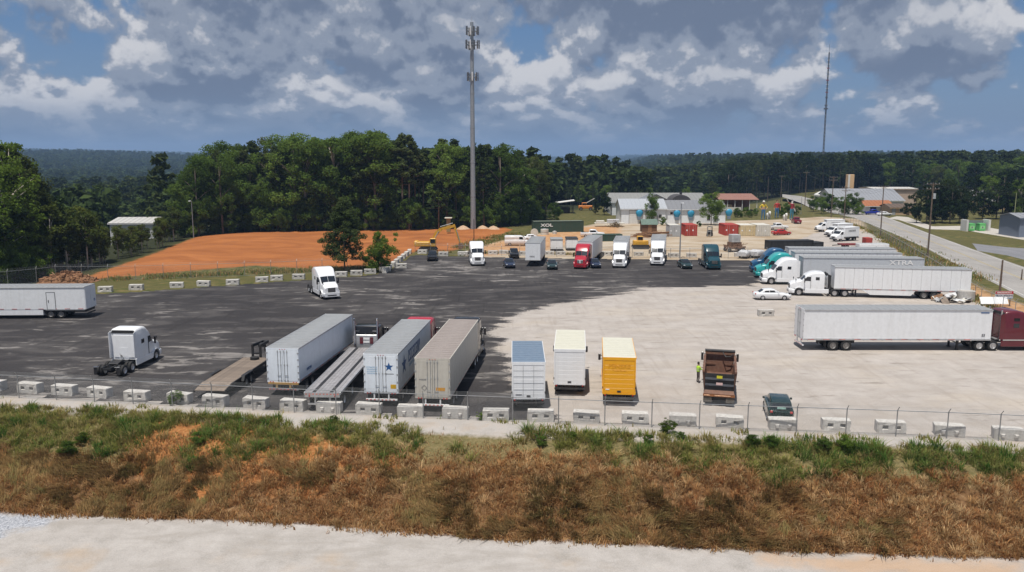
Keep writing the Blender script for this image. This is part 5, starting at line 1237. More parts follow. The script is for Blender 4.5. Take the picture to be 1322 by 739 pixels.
def cell_tower():
    p = G(611,296.5); H = top_z(p, 29)
    T = thing('cell_tower', 'tall grey monopole cell tower with three antenna tiers before the woods', 'tower', p)
    sh = MB(); n = 6
    for k in range(n): sh.cyl((0,0,H*k/n),(0,0,H*(k+1)/n),0.70-0.28*k/n,0.70-0.28*(k+1)/n+0.01,n=14)
    sh.build('mast', MONO, T, True, 40)
    for k in range(1, n): MB().cyl((0,0,H*k/n-0.2),(0,0,H*k/n+0.15),0.75-0.28*k/n,n=14).build('flange', MONO, T)
    for zt, w, num in ((H-2.2, 1.75, 4), (H-5.5, 1.95, 4), (H-13.3, 1.55, 3)):
        pl = MB()
        cs = [Vector((w*math.cos(R(90+120*i+15)), w*math.sin(R(90+120*i+15)), zt)) for i in range(3)]
        for i in range(3):
            a, b = cs[i], cs[(i+1)%3]; pl.bar(a, b, 0.16, 0.16).bar((0,0,zt), (a+b)/2, 0.14)
            pl.bar(a+Vector((0,0,0.7)), b+Vector((0,0,0.7)), 0.08)
        tier = pl.build('antenna_platform', BLACKM if False else MONO, T)
        for i in range(3):
            a, b = cs[i], cs[(i+1)%3]
            for k in range(num):
                q = a.lerp(b, (k+0.35)/num); o = q.normalized() if False else Vector((q.x,q.y,0)).normalized()
                MB().cbox(-0.16,0.16,-0.09,0.09,-0.95,1.15,0.03).build('antenna', PANELW if k % 4 == 1 else mat('dark_antenna',(0.085,0.09,0.10),0.5), tier, loc=q+o*0.22, rz=math.atan2(o.y,o.x)+math.pi/2)
        MB().cbox(-0.3,0.3,-0.3,0.3,zt+0.5,zt+1.6,0.04).build('radio_box', PANELW, tier)
    MB().cyl((0,0,H),(0,0,H+1.6),0.03,n=6).build('lightning_rod', STEEL, T)
cell_tower()
def guyed_tower():
    Y = 620; x = (1062.5-661)/FPX*(Y*CP); p = Vector((x, Y, -2)); H = top_z(Vector((x,Y,0)), 68)+2
    T = thing('radio_tower', 'very tall thin lattice radio tower behind the right treeline', 'tower', p)
    m = MB(); n = 34; w0 = 1.15
    def leg(i, k):
        f = k/n; w = w0*(1-0.55*f)*0.58; return Vector((w*math.cos(R(90+120*i)), w*math.sin(R(90+120*i)), H*f))
    for i in range(3):
        m2 = MB()
        for k in range(n): m2.bar(leg(i,k), leg(i,k+1), 0.34)
        m2.build('lattice_leg', mat('dark_tower_steel',(0.15,0.155,0.17),0.5,0.3), T)
    for k in range(n):
        for i in range(3): m.bar(leg(i,k), leg((i+1)%3,k+1), 0.16).bar(leg(i,k+1), leg((i+1)%3,k+1), 0.12)
    m.build('bracing', MATS['dark_tower_steel'], T)
    for z, w in ((H*0.575,2.1),(H*0.60,1.5),(H*0.66,1.2)): MB().cyl((0,0,z),(0,0,z+1.0),w*0.75,n=8).build('antenna_ring', MATS['dark_tower_steel'], T)
    for k in range(9):
        z = H*(0.70+0.03*k); MB().box(-0.9,0.9,-0.2,0.2,z,z+0.7).build('antenna', PANELW if k % 3 else REDLENS, T)
    MB().cyl((0,0,H),(0,0,H+6),0.12,n=6).build('whip_antenna', MATS['dark_tower_steel'], T)
guyed_tower()

# ------------------------------------------------------------------ yard: containers, sheds, machines
def container(label, a, b, H, D, col, group=None, doors=True, letters=None, roof=None, cat='container', name='shipping_container'):
    """corrugated container whose near long side runs from ground point a to b; D is its depth away"""
    L = (b-a).length; rz = math.atan2(b.y-a.y, b.x-a.x)
    T = thing(name, label, cat, a, rz, group); pitch = 0.28
    def corr(L, m, nm, off, rot):
        n = max(4, int(L/pitch)); pts = []
        for i in range(n):
            x = L*i/n; w = L/n; pts += [(x,0),(x+w*0.3,0),(x+w*0.5,0.05),(x+w*0.8,0.05)]
        pts.append((L,0)); mb = MB(); vs = []
        for x, y in pts: vs += [(x,y,0.12),(x,y,H-0.12)]
        mb.add(vs, [(2*i,2*i+2,2*i+3,2*i+1) for i in range(len(pts)-1)])
        o = mb.build(nm, m, T); o.location = off; o.rotation_euler = (0,0,rot)
    corr(L-0.16, col, 'side_wall', (0.08,0.03,0), 0); corr(L-0.16, col, 'side_wall', (L-0.08,D-0.03,0), math.pi)
    corr(D-0.16, col, 'end_wall', (0.03,D-0.08,0), -math.pi/2)
    if not doors: corr(D-0.16, col, 'end_wall', (L-0.03,0.08,0), math.pi/2)
    else:
        for k in range(2): MB().cbox(L-0.06,L-0.01,0.1+k*(D/2-0.09),0.1+(k+1)*(D/2-0.1),0.15,H-0.15,0.01).build('door', col, T)
    f = MB()
    for x in (0,L-0.12):
        for y in (0,D-0.12): f.box(x,x+0.12,y,y+0.12,0,H)
    f.box(0.12,L-0.12,0,0.1,0,0.14).box(0.12,L-0.12,D-0.1,D,0,0.14).box(0.12,L-0.12,0,0.1,H-0.12,H).box(0.12,L-0.12,D-0.1,D,H-0.12,H).box(0,0.1,0.12,D-0.12,H-0.12,H).box(L-0.1,L,0.12,D-0.12,H-0.12,H).box(0,0.1,0.12,D-0.12,0,0.14).box(L-0.1,L,0.12,D-0.12,0,0.14)
    f.build('frame', col, T)
    MB().box(0.1,L-0.1,0.1,D-0.1,H-0.05,H-0.02).build('roof', roof or col, T)
    return T
def upright_container(label, px0, px1, pyb, H, D, col, roof=None, **k):
    """narrow end towards the camera"""
    a, b = G(px0,pyb), G(px1,pyb); T = container(label, a, b, H, D, col, doors=False, roof=roof, **k); W = (b-a).length
    for i in range(2):
        d = MB().cbox(0.10+i*(W/2-0.06), 0.06+(i+1)*(W/2-0.06)-0.02, -0.03, 0.02, 0.16, H-0.14, 0.01).build('door', col, T)
        for q in (0.35, 0.7): MB().cyl((0.10+(i+q*0.9)*(W/2-0.06),-0.05,0.1),(0.10+(i+q*0.9)*(W/2-0.06),-0.05,H-0.1),0.02,n=6).build('lock_rod', STEEL, d)
        MB().box(0.25+i*W/2,0.55+i*W/2,-0.045,-0.03,H*0.45,H*0.58).build('door_plate', WDECAL, d)
    return T
GREENC = mat('dark_green_container', (0.030,0.065,0.045), 0.6, var=0.15, dirt=0.4, dirtcol=(0.10,0.075,0.05))
REDC = mat('red_container', (0.38,0.045,0.030), 0.6, var=0.15, dirt=0.35, dirtcol=(0.20,0.06,0.04))
CREAMC = mat('cream_container', (0.58,0.47,0.28), 0.6, var=0.12, dirt=0.4, dirtcol=(0.40,0.27,0.10))
WHITEC = mat('off_white_container', (0.60,0.58,0.52), 0.6, var=0.1, dirt=0.4, dirtcol=(0.36,0.30,0.22))
GREYC = mat('grey_container', (0.40,0.41,0.42), 0.6, var=0.1, dirt=0.3)
BLACKC = mat('black_roll_off', (0.022,0.023,0.025), 0.6, var=0.25, dirt=0.3, dirtcol=(0.08,0.075,0.07))
LUMBER = mat('weathered_brown_lumber', (0.23,0.12,0.06), 0.8, var=0.3, objrand=0.3)
CATY = mat('machine_yellow', (0.62,0.33,0.03), 0.45, var=0.15, dirt=0.45, dirtcol=(0.30,0.17,0.06))
ORANGE = mat('machine_orange', (0.62,0.20,0.02), 0.45, var=0.12, dirt=0.2)
SCRAP = mat('rusty_scrap', (0.20,0.12,0.08), 0.8, var=0.35, objrand=0.3)
TARP = mat('pale_grey_tarp', (0.52,0.52,0.53), 0.7, var=0.15, bump=0.3)
def yard():
    a, b = G(689,300.5), G(753.5,299.5); t = container('long dark green shipping container with white letters in the yard', a, b, 2.75, 2.5, GREENC, roof=mat('faded_green_roof',(0.16,0.18,0.14),0.7,var=0.3))
    L = (b-a).length; text('lettering', 'XOL', 1.0, WDECAL, t, (L*0.26, -0.015, 1.75), (math.pi/2,0,0), bold=0.03, sx=1.5)
    container('low green open dumpster behind the red truck trailer', G(767.5,312), G(803.5,311.5), 1.5, 2.4, GREENC, name='dumpster', cat='dumpster', doors=False)
    a, b = G(994,323.5), G(1050,322.5); container('long black roll-off container behind the blue truck', a, b, 1.9, 2.5, BLACKC, doors=False, name='roll_off_container')
    container('black roll-off container ending the dark row by the gravel', G(1050.5,323), G(1063,322.5), 1.55, 2.5, BLACKC, doors=False, name='roll_off_container')
    upright_container('red container in the yard beside the pale grey shed', 884.5, 900, 305, 2.65, 6.0, REDC)
    upright_container('red container in the yard left of the cream container', 935.5, 953, 304.5, 2.6, 6.0, REDC)
    upright_container('cream and yellow container right of the red container', 955.5, 975, 305, 2.55, 6.0, CREAMC, WHITEC)
    upright_container('off-white container at the right end of the yard row', 976.5, 994.5, 305.5, 2.7, 6.0, WHITEC, WHITEC)
    upright_container('pale grey shed container left of the lamp post', 864, 877.5, 306, 2.75, 4.5, GREYC, WHITEC)
    # small cargo trailers
    for (x0,x1,y,h,lab) in ((711,726.5,325,2.3,'small white cargo trailer standing behind the dropped trailer'),(731,746,324,2.3,'small white cargo trailer with dark roof left of the red truck')):
        a, b = G(x0,y), G(x1,y); W = (b-a).length; T = thing('cargo_trailer', lab, 'trailer', a, 0)
        MB().cbox(0,W,0,3.6,0.45,h,0.05).build('box', WHITE, T)
        MB().cbox(-0.05,W+0.05,-0.1,3.7,h,h+0.22,0.05).build('roof', ROOFG if 'dark' not in lab else BLACKM, T)
        MB().cbox(0.1,W-0.1,-0.03,0.0,0.55,h-0.15,0.01).build('rear_door', WHITE, T)
        MB().box(0,W,-0.15,0,0.35,0.47).build('bumper', BLACKM, T)
        for x in (0.1, W-0.1): wheel(T,'car',x,1.8)
        MB().bar((W/2,3.6,0.4),(W/2,4.9,0.4),0.1).build('drawbar', BLACKM, T)
    car('parked_van', 'white cargo van in the yard above the lot, facing right', G(651.5,317), R(-90), 'van', WHITE2, cat='van')
    car('parked_car', 'white car just beyond the white cargo van', G(674,311), R(-80), 'sedan', WHITE2)
    car('parked_pickup', 'white pickup between the green container and green dumpster', G(749.5,306), R(-95), 'pickup', WHITE2, cat='pickup')
    car('parked_pickup', 'small red car behind the off-white container', G(997.5,304), R(-75), 'sedan', CARRED, cat='car')
    car('parked_pickup', 'white pickup behind the small red car by the containers', G(990,297), R(-80), 'pickup', WHITE2, cat='pickup')
    car('parked_pickup', 'dark red pickup at the gravel edge beside the giant figures', G(1030.5,289.5), R(-8), 'pickup', mat('dark_red_paint',(0.20,0.015,0.03),0.3), cat='pickup')
    # lumber pile
    p = G(808,306); T = thing('lumber_pile', 'messy pile of brown lumber beside the yellow bulldozer', 'lumber', p)
    r = random.Random(4)
    bm_ = MB().cbox(-0.15,0.15,0,4.6,0,0.16,0.01).mesh('board', LUMBER)
    for i in range(34):
        o = link('board', bm_, T, (r.uniform(0.2,2.2)+0.12*i, r.uniform(-1.5,3.0), 0.05+0.16*(i//6)+r.uniform(0,0.1))); o.rotation_euler = (r.uniform(-0.05,0.05), 0, R(-90)+r.uniform(-0.35,0.35)); o.scale = (1, r.uniform(0.7,1.5), 1)
    # bulldozer
    p = G(813,322); T = thing('bulldozer', 'yellow bulldozer parked behind the concrete blocks', 'bulldozer', p, 0)
    MB().cbox(0.8,3.9,0.5,1.9,0.7,1.7,0.1).build('body', CATY, T); MB().cbox(1.6,2.8,0.6,1.8,1.7,2.6,0.08).build('cab', CATY, T)
    MB().cbox(1.7,2.7,0.57,0.6,1.85,2.45,0.01).build('cab_window', GLASS, T)
    for y in (0.0,2.0): MB().prism([(0.6,0.35),(0.9,0.0),(3.8,0.0),(4.2,0.35),(3.9,0.85),(0.9,0.85)],y,y+0.45,'y').build('track', BLACKM, T)
    MB().prism([(4.5,0.0),(4.9,0.1),(4.75,0.6),(4.95,1.2),(4.8,1.2),(4.6,0.6)],-0.4,2.9,'y').build('blade', CATY, T)
    MB().bar((3.5,0.2,0.5),(4.65,0.2,0.5),0.15).bar((3.5,2.2,0.5),(4.65,2.2,0.5),0.15).build('push_arm', CATY, T)
    # brown hut with green roof
    p = G(829,300); T = thing('shed', 'brown wooden shed with greenish roof beside the small tree', 'shed', p); W = (G(848,300)-p).length
    hut(T, W, 3.4, 2.0, 3.1, mat('brown_shed_boards',(0.14,0.07,0.035),0.8,var=0.2), mat('mossy_green_roof',(0.12,0.17,0.14),0.8,var=0.2))
    # forklift
    p = G(912,305.5); T = thing('forklift', 'black forklift standing between the two red containers', 'forklift', p, R(-20))
    MB().cbox(0,1.2,0.3,2.2,0.35,1.15,0.08).build('body', BLACKM, T); MB().cbox(0.05,1.15,1.6,2.4,0.35,1.35,0.1).build('counterweight', BLACKM, T)
    c = MB()
    for x in (0.08,1.12):
        for y in (0.5,1.9): c.bar((x,y,1.1),(x,y,2.2),0.08)
    c.box(0.05,1.15,0.45,1.95,2.18,2.25).build('overhead_guard', BLACKM, T)
    MB().box(0.2,0.3,0.1,0.22,0.1,2.6).box(0.9,1.0,0.1,0.22,0.1,2.6).box(0.3,0.9,0.1,0.2,1.2,1.3).build('mast', STEEL, T)
    MB().box(0.2,0.32,-1.0,0.1,0.08,0.14).box(0.88,1.0,-1.0,0.1,0.08,0.14).build('fork', STEEL, T)
    for x in (0.05,1.15):
        for y in (0.6,2.0): wheel(T,'car',x,y)
    # scrap machine: grey box on a rusty chassis
    p = G(941,326); T = thing('scrap_machine', 'grey box perched on a rusty machine behind the dark teal truck', 'machine', p, R(8)); r = random.Random(8)
    MB().cbox(0.7,2.5,0.4,2.2,1.9,3.4,0.04).build('box', GREYC, T); MB().box(1.2,2.0,0.37,0.4,2.4,2.9).build('box_panel', STEEL, T)
    MB().box(-0.2,3.6,0.3,0.5,0.8,1.1).box(-0.2,3.6,2.0,2.2,0.8,1.1).box(0.4,2.8,0.5,2.0,1.1,1.9).build('chassis', SCRAP, T)
    for x in (0.2,3.1):
        for y in (0.2,2.3): 
            w = wheel(T,'light',0,0); w.location = (x,y,0.39); w.rotation_euler = (0,0,math.pi/2)
    for i in range(12): MB().bar((r.uniform(-0.5,3.6),r.uniform(-0.6,2.6),r.uniform(0.3,1.2)),(r.uniform(-0.5,3.9),r.uniform(-0.6,2.6),r.uniform(0.5,2.0)),r.uniform(0.08,0.3),r.uniform(0.06,0.2)).build('scrap_piece', SCRAP, T)
    # tarped boats
    for (x,y,lab) in ((957,333.5,'pale tarp-covered boat on trailer at the back corner, left'),(972,333,'pale tarp-covered boat on trailer at the back corner, right')):
        p = G(x,y+1); T = thing('covered_boat', lab, 'boat', p, R(-38))
        MB().loft([(0,0.9,0.5,1.25,0.3),(1.5,1.0,0.4,1.55,0.4),(3.2,0.95,0.4,1.35,0.4),(4.6,0.4,0.6,1.1,0.3),(5.0,0.1,0.8,1.0,0.05)]).build('hull_cover', TARP, T, True, 50)
        MB().box(-0.9,0.9,1.6,1.8,0.3,0.4).bar((0,0.3,0.35),(0,6.0,0.45),0.12).build('boat_trailer', STEEL, T)
        for s in (-1,1): wheel(T,'car',s*1.0,1.7)
    # white goods and small things by the green container
    for (x,y,s,lab) in ((703,303,1.3,'pale cylindrical tank before the green container'),(716,302.5,0.7,'small white drum lying before the green container')):
        p = G(x,y); T = thing('tank', lab, 'tank', p); MB().cyl((0,0,0),(0,0,s),s*0.75,n=14).build('barrel', WHITEC, T, True, 40); MB().cyl((0,0,s),(0,0,s+0.12),s*0.6,s*0.2,n=14).build('lid', GREYC, T, True, 40)
        MB().cyl((0,0,s*0.5),(0,0,s*0.56),s*0.78,n=14).build('hoop', STEEL, T)
    p = G(690,305.5); T = thing('cable_reel', 'white cable reel frame at the left end of the green container', 'reel', p)
    MB().cyl((0,0,0.9),(0,0.12,0.9),0.9,n=16).build('flange', WHITEC, T); MB().cyl((0,0.9,0.9),(0,1.02,0.9),0.9,n=16).build('flange', WHITEC, T); MB().cyl((0,0.1,0.9),(0,0.9,0.9),0.35,n=12).build('drum', SCRAP, T)
    # stored pale machines before the white building
    p = G(768,293); T = thing('flatbed_trailer', 'pale flat trailer loaded with white panels left of the white building', 'trailer', p)
    MB().cbox(0,8,0,2.4,0.8,1.0,0.03).build('deck', WHITEC, T); MB().cbox(3.4,6.6,0.3,2.1,1.0,1.9,0.05).build('load', TARP, T); MB().cbox(0.4,2.6,0.3,2.1,1.0,1.6,0.05).build('load', WHITEC, T)
    for x in (5.4,6.4): w = wheel(T,'car',0,0); w.location = (x,0.0,0.335); w.rotation_euler = (0,0,math.pi/2)
    p = G(794,293.5); T = thing('brush_pile', 'brown brush heap at the corner of the white building', 'brush', p); r = random.Random(2); mb = MB()
    for i in range(160):
        a = r.uniform(0,6.28); q = r.uniform(0,2.2); z = max(0.1,(2.2-q)*0.8*r.random()); mb.bar((q*math.cos(a),q*math.sin(a),z),(q*math.cos(a)+r.uniform(-.7,.7),q*math.sin(a)+r.uniform(-.7,.7),z+r.uniform(-.2,.6)),0.06)
    mb.build('branches', mat('dry_brush',(0.16,0.11,0.05),0.9,var=0.3), T)
def hut(T, W, D, eave, ridge, wm, rm, axis='x'):
    """small gabled building; ridge along x"""
    w = MB(); w.prism([(0,0),(D,0),(D,eave),(D/2,ridge-0.08),(0,eave)],0,W); w.build('wall', wm, T)
    for s in (0, 1):
        y0, y1 = (-0.25, D/2) if s == 0 else (D/2, D+0.25); k = (ridge-eave)/(D/2)
        z0, z1 = (eave-0.25*k, ridge) if s == 0 else (ridge, eave-0.25*k)
        MB().slab([(-0.25,y0,z0),(W+0.25,y0,z0),(W+0.25,y1,z1),(-0.25,y1,z1)],0.07).build('roof_slope', rm, T)
    MB().box(W*0.4,W*0.4+0.9,-0.04,0.0,0.0,min(2.0,eave-0.1)).build('door', LUMBER, T)
yard()

def excavator():
    p = G(549,325.5); T = thing('excavator', 'yellow excavator with raised boom on the orange clay', 'excavator', p, 0); T.scale = (0.9,)*3
    for y in (0.0,2.1): MB().prism([(-1.6,0.45),(-1.25,0.0),(2.2,0.0),(2.6,0.45),(2.2,0.95),(-1.25,0.95)],y,y+0.55,'y').build('track', BLACKM, T)
    MB().cbox(-0.4,1.4,0.5,2.2,0.6,1.15,0.05).build('undercarriage', BLACKM, T)
    MB().cbox(-2.3,1.0,0.1,2.6,1.15,2.15,0.12).build('house', CATY, T); MB().cbox(-2.5,-1.6,0.15,2.55,1.2,2.35,0.15).build('counterweight', CATY, T)
    MB().cbox(1.0,2.3,0.1,1.2,1.15,2.95,0.1).build('cab', CATY, T)
    MB().cbox(1.12,2.18,0.06,0.10,1.9,2.8,0.01).build('cab_window', GLASS, T); MB().cbox(2.30,2.33,0.2,1.1,1.6,2.8,0.01).build('cab_window', GLASS, T)
    b = MB(); pts = [(1.2,1.6,1.8),(2.2,1.6,3.9),(3.4,1.6,4.9),(6.4,1.6,5.6)]
    for i in range(3): b.bar(pts[i],pts[i+1],0.42,[0.55,0.75,0.55][i])
    b.build('boom', CATY, T)
    MB().bar((6.2,1.6,5.9),(7.6,1.6,1.9),0.36,0.45).build('stick', CATY, T)
    MB().prism([(7.3,1.9),(8.0,1.7),(8.3,0.9),(7.9,0.4),(7.3,0.5),(7.1,1.1)],1.1,2.1,'y').build('bucket', SCRAP, T)
    for a, c in (((1.5,1.35,2.0),(2.9,1.35,4.4)),((1.5,1.85,2.0),(2.9,1.85,4.4)),((3.2,1.6,5.4),(6.0,1.6,6.2)),((6.8,1.35,4.7),(7.5,1.35,2.1))):
        MB().cyl(a,c,0.09,n=8).build('hydraulic_ram', STEEL, T)
excavator()

# ------------------------------------------------------------------ buildings
PANELWALL = mat('white_metal_siding', (0.74,0.77,0.80), 0.55, var=0.06, dirt=0.25, dirtcol=(0.40,0.37,0.32))
GREYROOF = mat('grey_metal_roof', (0.30,0.31,0.335), 0.5, 0.2, var=0.08, dirt=0.3, dirtcol=(0.22,0.20,0.19))
GREYROOF2 = mat('dark_grey_roof', (0.20,0.205,0.22), 0.6, var=0.08, dirt=0.3, dirtcol=(0.15,0.14,0.13))
RUSTROOF = mat('rusty_red_roof', (0.25,0.115,0.085), 0.7, var=0.25, dirt=0.5, dirtcol=(0.32,0.25,0.21))
TANW = mat('tan_stucco', (0.50,0.35,0.21), 0.8, var=0.08)
WHITEW = mat('white_painted_wall', (0.66,0.65,0.62), 0.7, var=0.06, dirt=0.2, dirtcol=(0.4,0.35,0.3))
BLUEB = mat('sky_blue_balloon_paint', (0.03,0.27,0.46), 0.5, var=0.12)
def shed_building(name, label, a, W, D, eave, ridge, wm, rm, rz=0.0, ridge_axis='x', seams=1.2, group=None, doors=(), windows=(), cat='building'):
    """gabled building: origin a at its near left corner, W along x, D away. doors/windows: (x0,x1,z0,z1,material)"""
    T = thing(name, label, cat, a, rz, group)
    if ridge_axis == 'x': MB().prism([(0,0),(D,0),(D,eave),(D/2,ridge-0.1),(0,eave)],0,W).build('wall', wm, T)
    else: MB().prism([(0,0),(W,0),(W,eave),(W/2,ridge-0.1),(0,eave)],0,D,'y').build('wall', wm, T)
    def sheet(p0, p1, p2, p3):
        m = MB(); m.slab([p0,p1,p2,p3],0.10); R_ = m.build('roof', rm, T)
        n = int((Vector(p1)-Vector(p0)).length/seams); s = MB(); nv = (Vector(p1)-Vector(p0)).cross(Vector(p3)-Vector(p0)).normalized()*0.13
        for i in range(1, n):
            t = i/n; s.bar(Vector(p0).lerp(Vector(p1),t)+nv, Vector(p3).lerp(Vector(p2),t)+nv, 0.07, 0.06)
        if n > 1: s.build('roof_seam', rm, R_)
    o = 0.4
    if ridge_axis == 'x':
        k = (ridge-eave)/(D/2)
        sheet((-o,-o,eave-o*k),(W+o,-o,eave-o*k),(W+o,D/2,ridge),(-o,D/2,ridge)); sheet((W+o,D+o,eave-o*k),(-o,D+o,eave-o*k),(-o,D/2,ridge),(W+o,D/2,ridge))
    else:
        k = (ridge-eave)/(W/2)
        sheet((-o,D+o,eave-o*k),(-o,-o,eave-o*k),(W/2,-o,ridge),(W/2,D+o,ridge)); sheet((W+o,-o,eave-o*k),(W+o,D+o,eave-o*k),(W/2,D+o,ridge),(W/2,-o,ridge))
    MB().box(-o,W+o,-o-0.06,-o,eave-0.30,eave-0.10).build('gutter', wm if ridge_axis == 'x' else rm, T) if ridge_axis == 'x' else None
    for (x0,x1,z0,z1,m) in doors:
        d = MB().box(x0,x1,-0.05,0.0,z0,z1).build('door', m, T)
        for i in range(1, int((z1-z0)/0.6)): MB().box(x0,x1,-0.075,-0.05,z0+i*0.6-0.02,z0+i*0.6+0.02).build('door_rib', m, d)
        MB().box(x0-0.1,x0,-0.08,0,z0,z1+0.1).box(x1,x1+0.1,-0.08,0,z0,z1+0.1).box(x0,x1,-0.08,0,z1,z1+0.1).build('door_frame', GREYROOF2, d)
    for (x0,x1,z0,z1,m) in windows:
        w = MB().box(x0-0.08,x1+0.08,-0.06,0.0,z0-0.08,z1+0.08).build('window', WHITEW, T); MB().box(x0,x1,-0.075,-0.06,z0,z1).build('pane', GLASS, w)
    return T
def balloon(T, x, z, s=1.0):
    """hot-air balloon ornament on the wall: blue envelope with a dark basket"""
    e = MB(); n = 12; pr = [(0.02,1.25),(0.55,1.12),(0.9,0.75),(1.0,0.3),(0.85,-0.2),(0.55,-0.7),(0.35,-0.95)]
    vs = [(x+r*s*math.cos(2*math.pi*i/n), -0.25+0.45*r*s*math.sin(2*math.pi*i/n), z+q*s) for r, q in pr for i in range(n)]
    e.add(vs, [(j*n+i,(j+1)*n+i,(j+1)*n+(i+1)%n,j*n+(i+1)%n) for j in range(len(pr)-1) for i in range(n)]); b = e.build('balloon_ornament', BLUEB, T, True, 60)
    MB().cbox(x-0.5*s,x+0.5*s,-0.5,-0.05,z-1.7*s,z-0.75*s,0.06).build('basket', mat('grey_blue_basket',(0.16,0.20,0.25),0.7), b)
def GY(px, Y, z=0.0): return Vector(((px-661.0)/FPX*(Y*CP+(CAM_H-z)*SP), Y, z))
def fit(px0, px1, Y, D, eave_py, ridge_py, axis='x'):
    a, b = GY(px0, Y), GY(px1, Y); e = top_z(a, eave_py); r = top_z(GY(px0, Y+(D/2 if axis == 'x' else 0)), ridge_py); return a, b.x-a.x, e, r
def buildings():
    a = G(802,289); k = ppm(a); W1 = 57/k; W2 = 77/k
    T = shed_building('workshop_building', 'white metal workshop with roll-up door and blue balloon ornaments', a, W1, 12, 4.3, 6.6, PANELWALL, mat('pale_blue_grey_roof',(0.40,0.42,0.45),0.5,0.1,var=0.06), doors=((2.2,6.0,0,3.7,WHITEW),), windows=((10.5,11.3,1.6,2.6,GLASS),))
    balloon(T, 5.1*1.0+2.0-1.9, 2.7, 0.0001) if False else None
    balloon(T, (825-802)/k, 2.75); MB().box(10.0,10.3,-0.3,0,0,2.4).build('downpipe', GREYROOF, T)
    a2 = G(859.5,289); T2 = shed_building('workshop_wing', 'white workshop wing with darker grey roof and two blue balloon ornaments', a2+Vector((0.05,0.4,0)), W2, 11, 4.1, 6.2, PANELWALL, GREYROOF2, windows=((1.2,1.9,2.6,3.2,GLASS),(11.6,12.5,1.0,2.2,GLASS)), doors=((13.5,14.5,0,2.1,GREYC),))
    balloon(T2, (873.5-859.5)/k, 2.6); balloon(T2, (891.5-859.5)/k, 2.6); balloon(T2, (940.5-859.5)/k, 2.9)
    # awning roof behind, long grey building with a gabled bay
    a, W, e, r_ = fit(790,914,262,22,261,249.5)
    T = shed_building('long_warehouse', 'long low warehouse with weathered grey roof behind the white workshop', a, W, 22, e, r_, PANELWALL, mat('weathered_grey_roof',(0.26,0.26,0.25),0.6,0.1,var=0.12,dirt=0.4,dirtcol=(0.20,0.18,0.16)))
    MB().cyl((W*0.77,9,r_-1.6),(W*0.77,9,r_+0.5),0.45,n=10).build('roof_vent', BLACKM, T)
    a, W, e, r_ = fit(819,873,251,9,264,251,'y')
    shed_building('gabled_shed', 'tan gabled shed rising behind the white workshop roof', a, W, 9, e, r_, mat('tan_siding',(0.50,0.44,0.38),0.7,var=0.06), GREYROOF, ridge_axis='y')
    a, W, e, r_ = fit(866,892,247,9,262,252,'y')
    T = thing('quonset_hut', 'dark rounded roof hut behind the workshop wing', 'building', a)
    arc = [(W/2-W/2*math.cos(t), e+(r_-e)*math.sin(t)) for t in np.linspace(0, math.pi, 13)]
    MB().prism(arc+[(W,0),(0,0)],0,8,'y').build('shell', mat('dark_weathered_roof',(0.065,0.06,0.062),0.7,var=0.2), T, True, 40); MB().cbox(W*0.3,W*0.7,-0.05,0,0,3,0.02).build('door', GREYC, T)
    # rusty open shed
    a = G(929,273); k = ppm(a); W = 48/k
    T = thing('open_shed', 'open shed with rusty red roof beyond the giant figures', 'building', a)
    MB().slab([(-0.5,-0.6,3.9),(W+0.5,-0.6,3.9),(W+0.5,9,5.6),(-0.5,9,5.6)],0.12).build('roof', RUSTROOF, T)
    for i in range(6): MB().box(i*(W-0.2)/5,i*(W-0.2)/5+0.2,-0.2,0.0,0,3.9).build('post', WHITEW, T)
    MB().box(0,W,8.6,8.8,0,5.3).build('back_wall', RUSTROOF, T); MB().box(0.3,4.5,1.0,3.0,0,2.2).build('stored_crate', TANW, T)
    MB().box(-1,W-6,-2.0,-1.8,0,1.5).build('low_wall', WHITEC, T)
    # open canopy with white roof and the orange machine at its side
    a = G(722,276); k = ppm(a); T = thing('canopy', 'open-sided canopy with white roof beyond the green container', 'canopy', a); W = 20/k
    MB().slab([(-1,-0.5,3.4),(W,-0.5,4.2),(W,6,4.2),(-1,6,3.4)],0.15).build('roof', WHITEW, T)
    for x in (-0.5, W-0.6):
        for y in (0,5): MB().box(x,x+0.2,y,y+0.2,0,3.5).build('post', BLACKM, T)
    MB().cbox(0.3,W-1.5,1,4,0,2.0,0.1).build('dark_block', BLACKM, T)  # black block filling the space under the canopy roof
    a = G(747,272); T = thing('road_grader', 'orange machine under a pale awning behind the trees', 'machine', a); 
    MB().cbox(0,5.0,0,2,0.6,1.7,0.15).build('body', ORANGE, T); MB().cbox(1.2,2.8,0.2,1.8,1.7,2.7,0.1).build('cab', ORANGE, T); MB().cbox(1.3,2.7,0.17,0.2,1.9,2.6,0.01).build('cab_window', GLASS, T)
    for x in (0.8,4.2):
        w = wheel(T,'big',0,0); w.location = (x,0.0,0.62); w.rotation_euler = (0,0,math.pi/2)
    MB().bar((2.8,1,2.6),(5.6,1,4.2),0.25).build('boom', WHITEC, T)
    # building at far left among the trees
    a, W, e, r_ = fit(142,196,206,14,288.5,281); a.z = -6.0
    T = shed_building('barn', 'white metal barn half hidden by young trees at left', a, W, 14, e+6.0, r_+6.0, mat('pale_barn_siding',(0.55,0.55,0.54),0.6,var=0.05), mat('pale_barn_roof',(0.48,0.47,0.45),0.6,var=0.06), rz=R(5), doors=((2.0,5.0,2,6.0,GREYC),))
    # shops along the road
    a, W, e, r_ = fit(1078,1166,286,20,259,244)
    T = shed_building('shop_building', 'roadside shop with big grey hipped roof behind the utility poles', a, W, 20, e, r_, WHITEW, GREYROOF, windows=((4,6,1.2,2.8,GLASS),(9,11,1.2,2.8,GLASS)))
    a, W, e, r_ = fit(1128,1182,316,14,244,242)
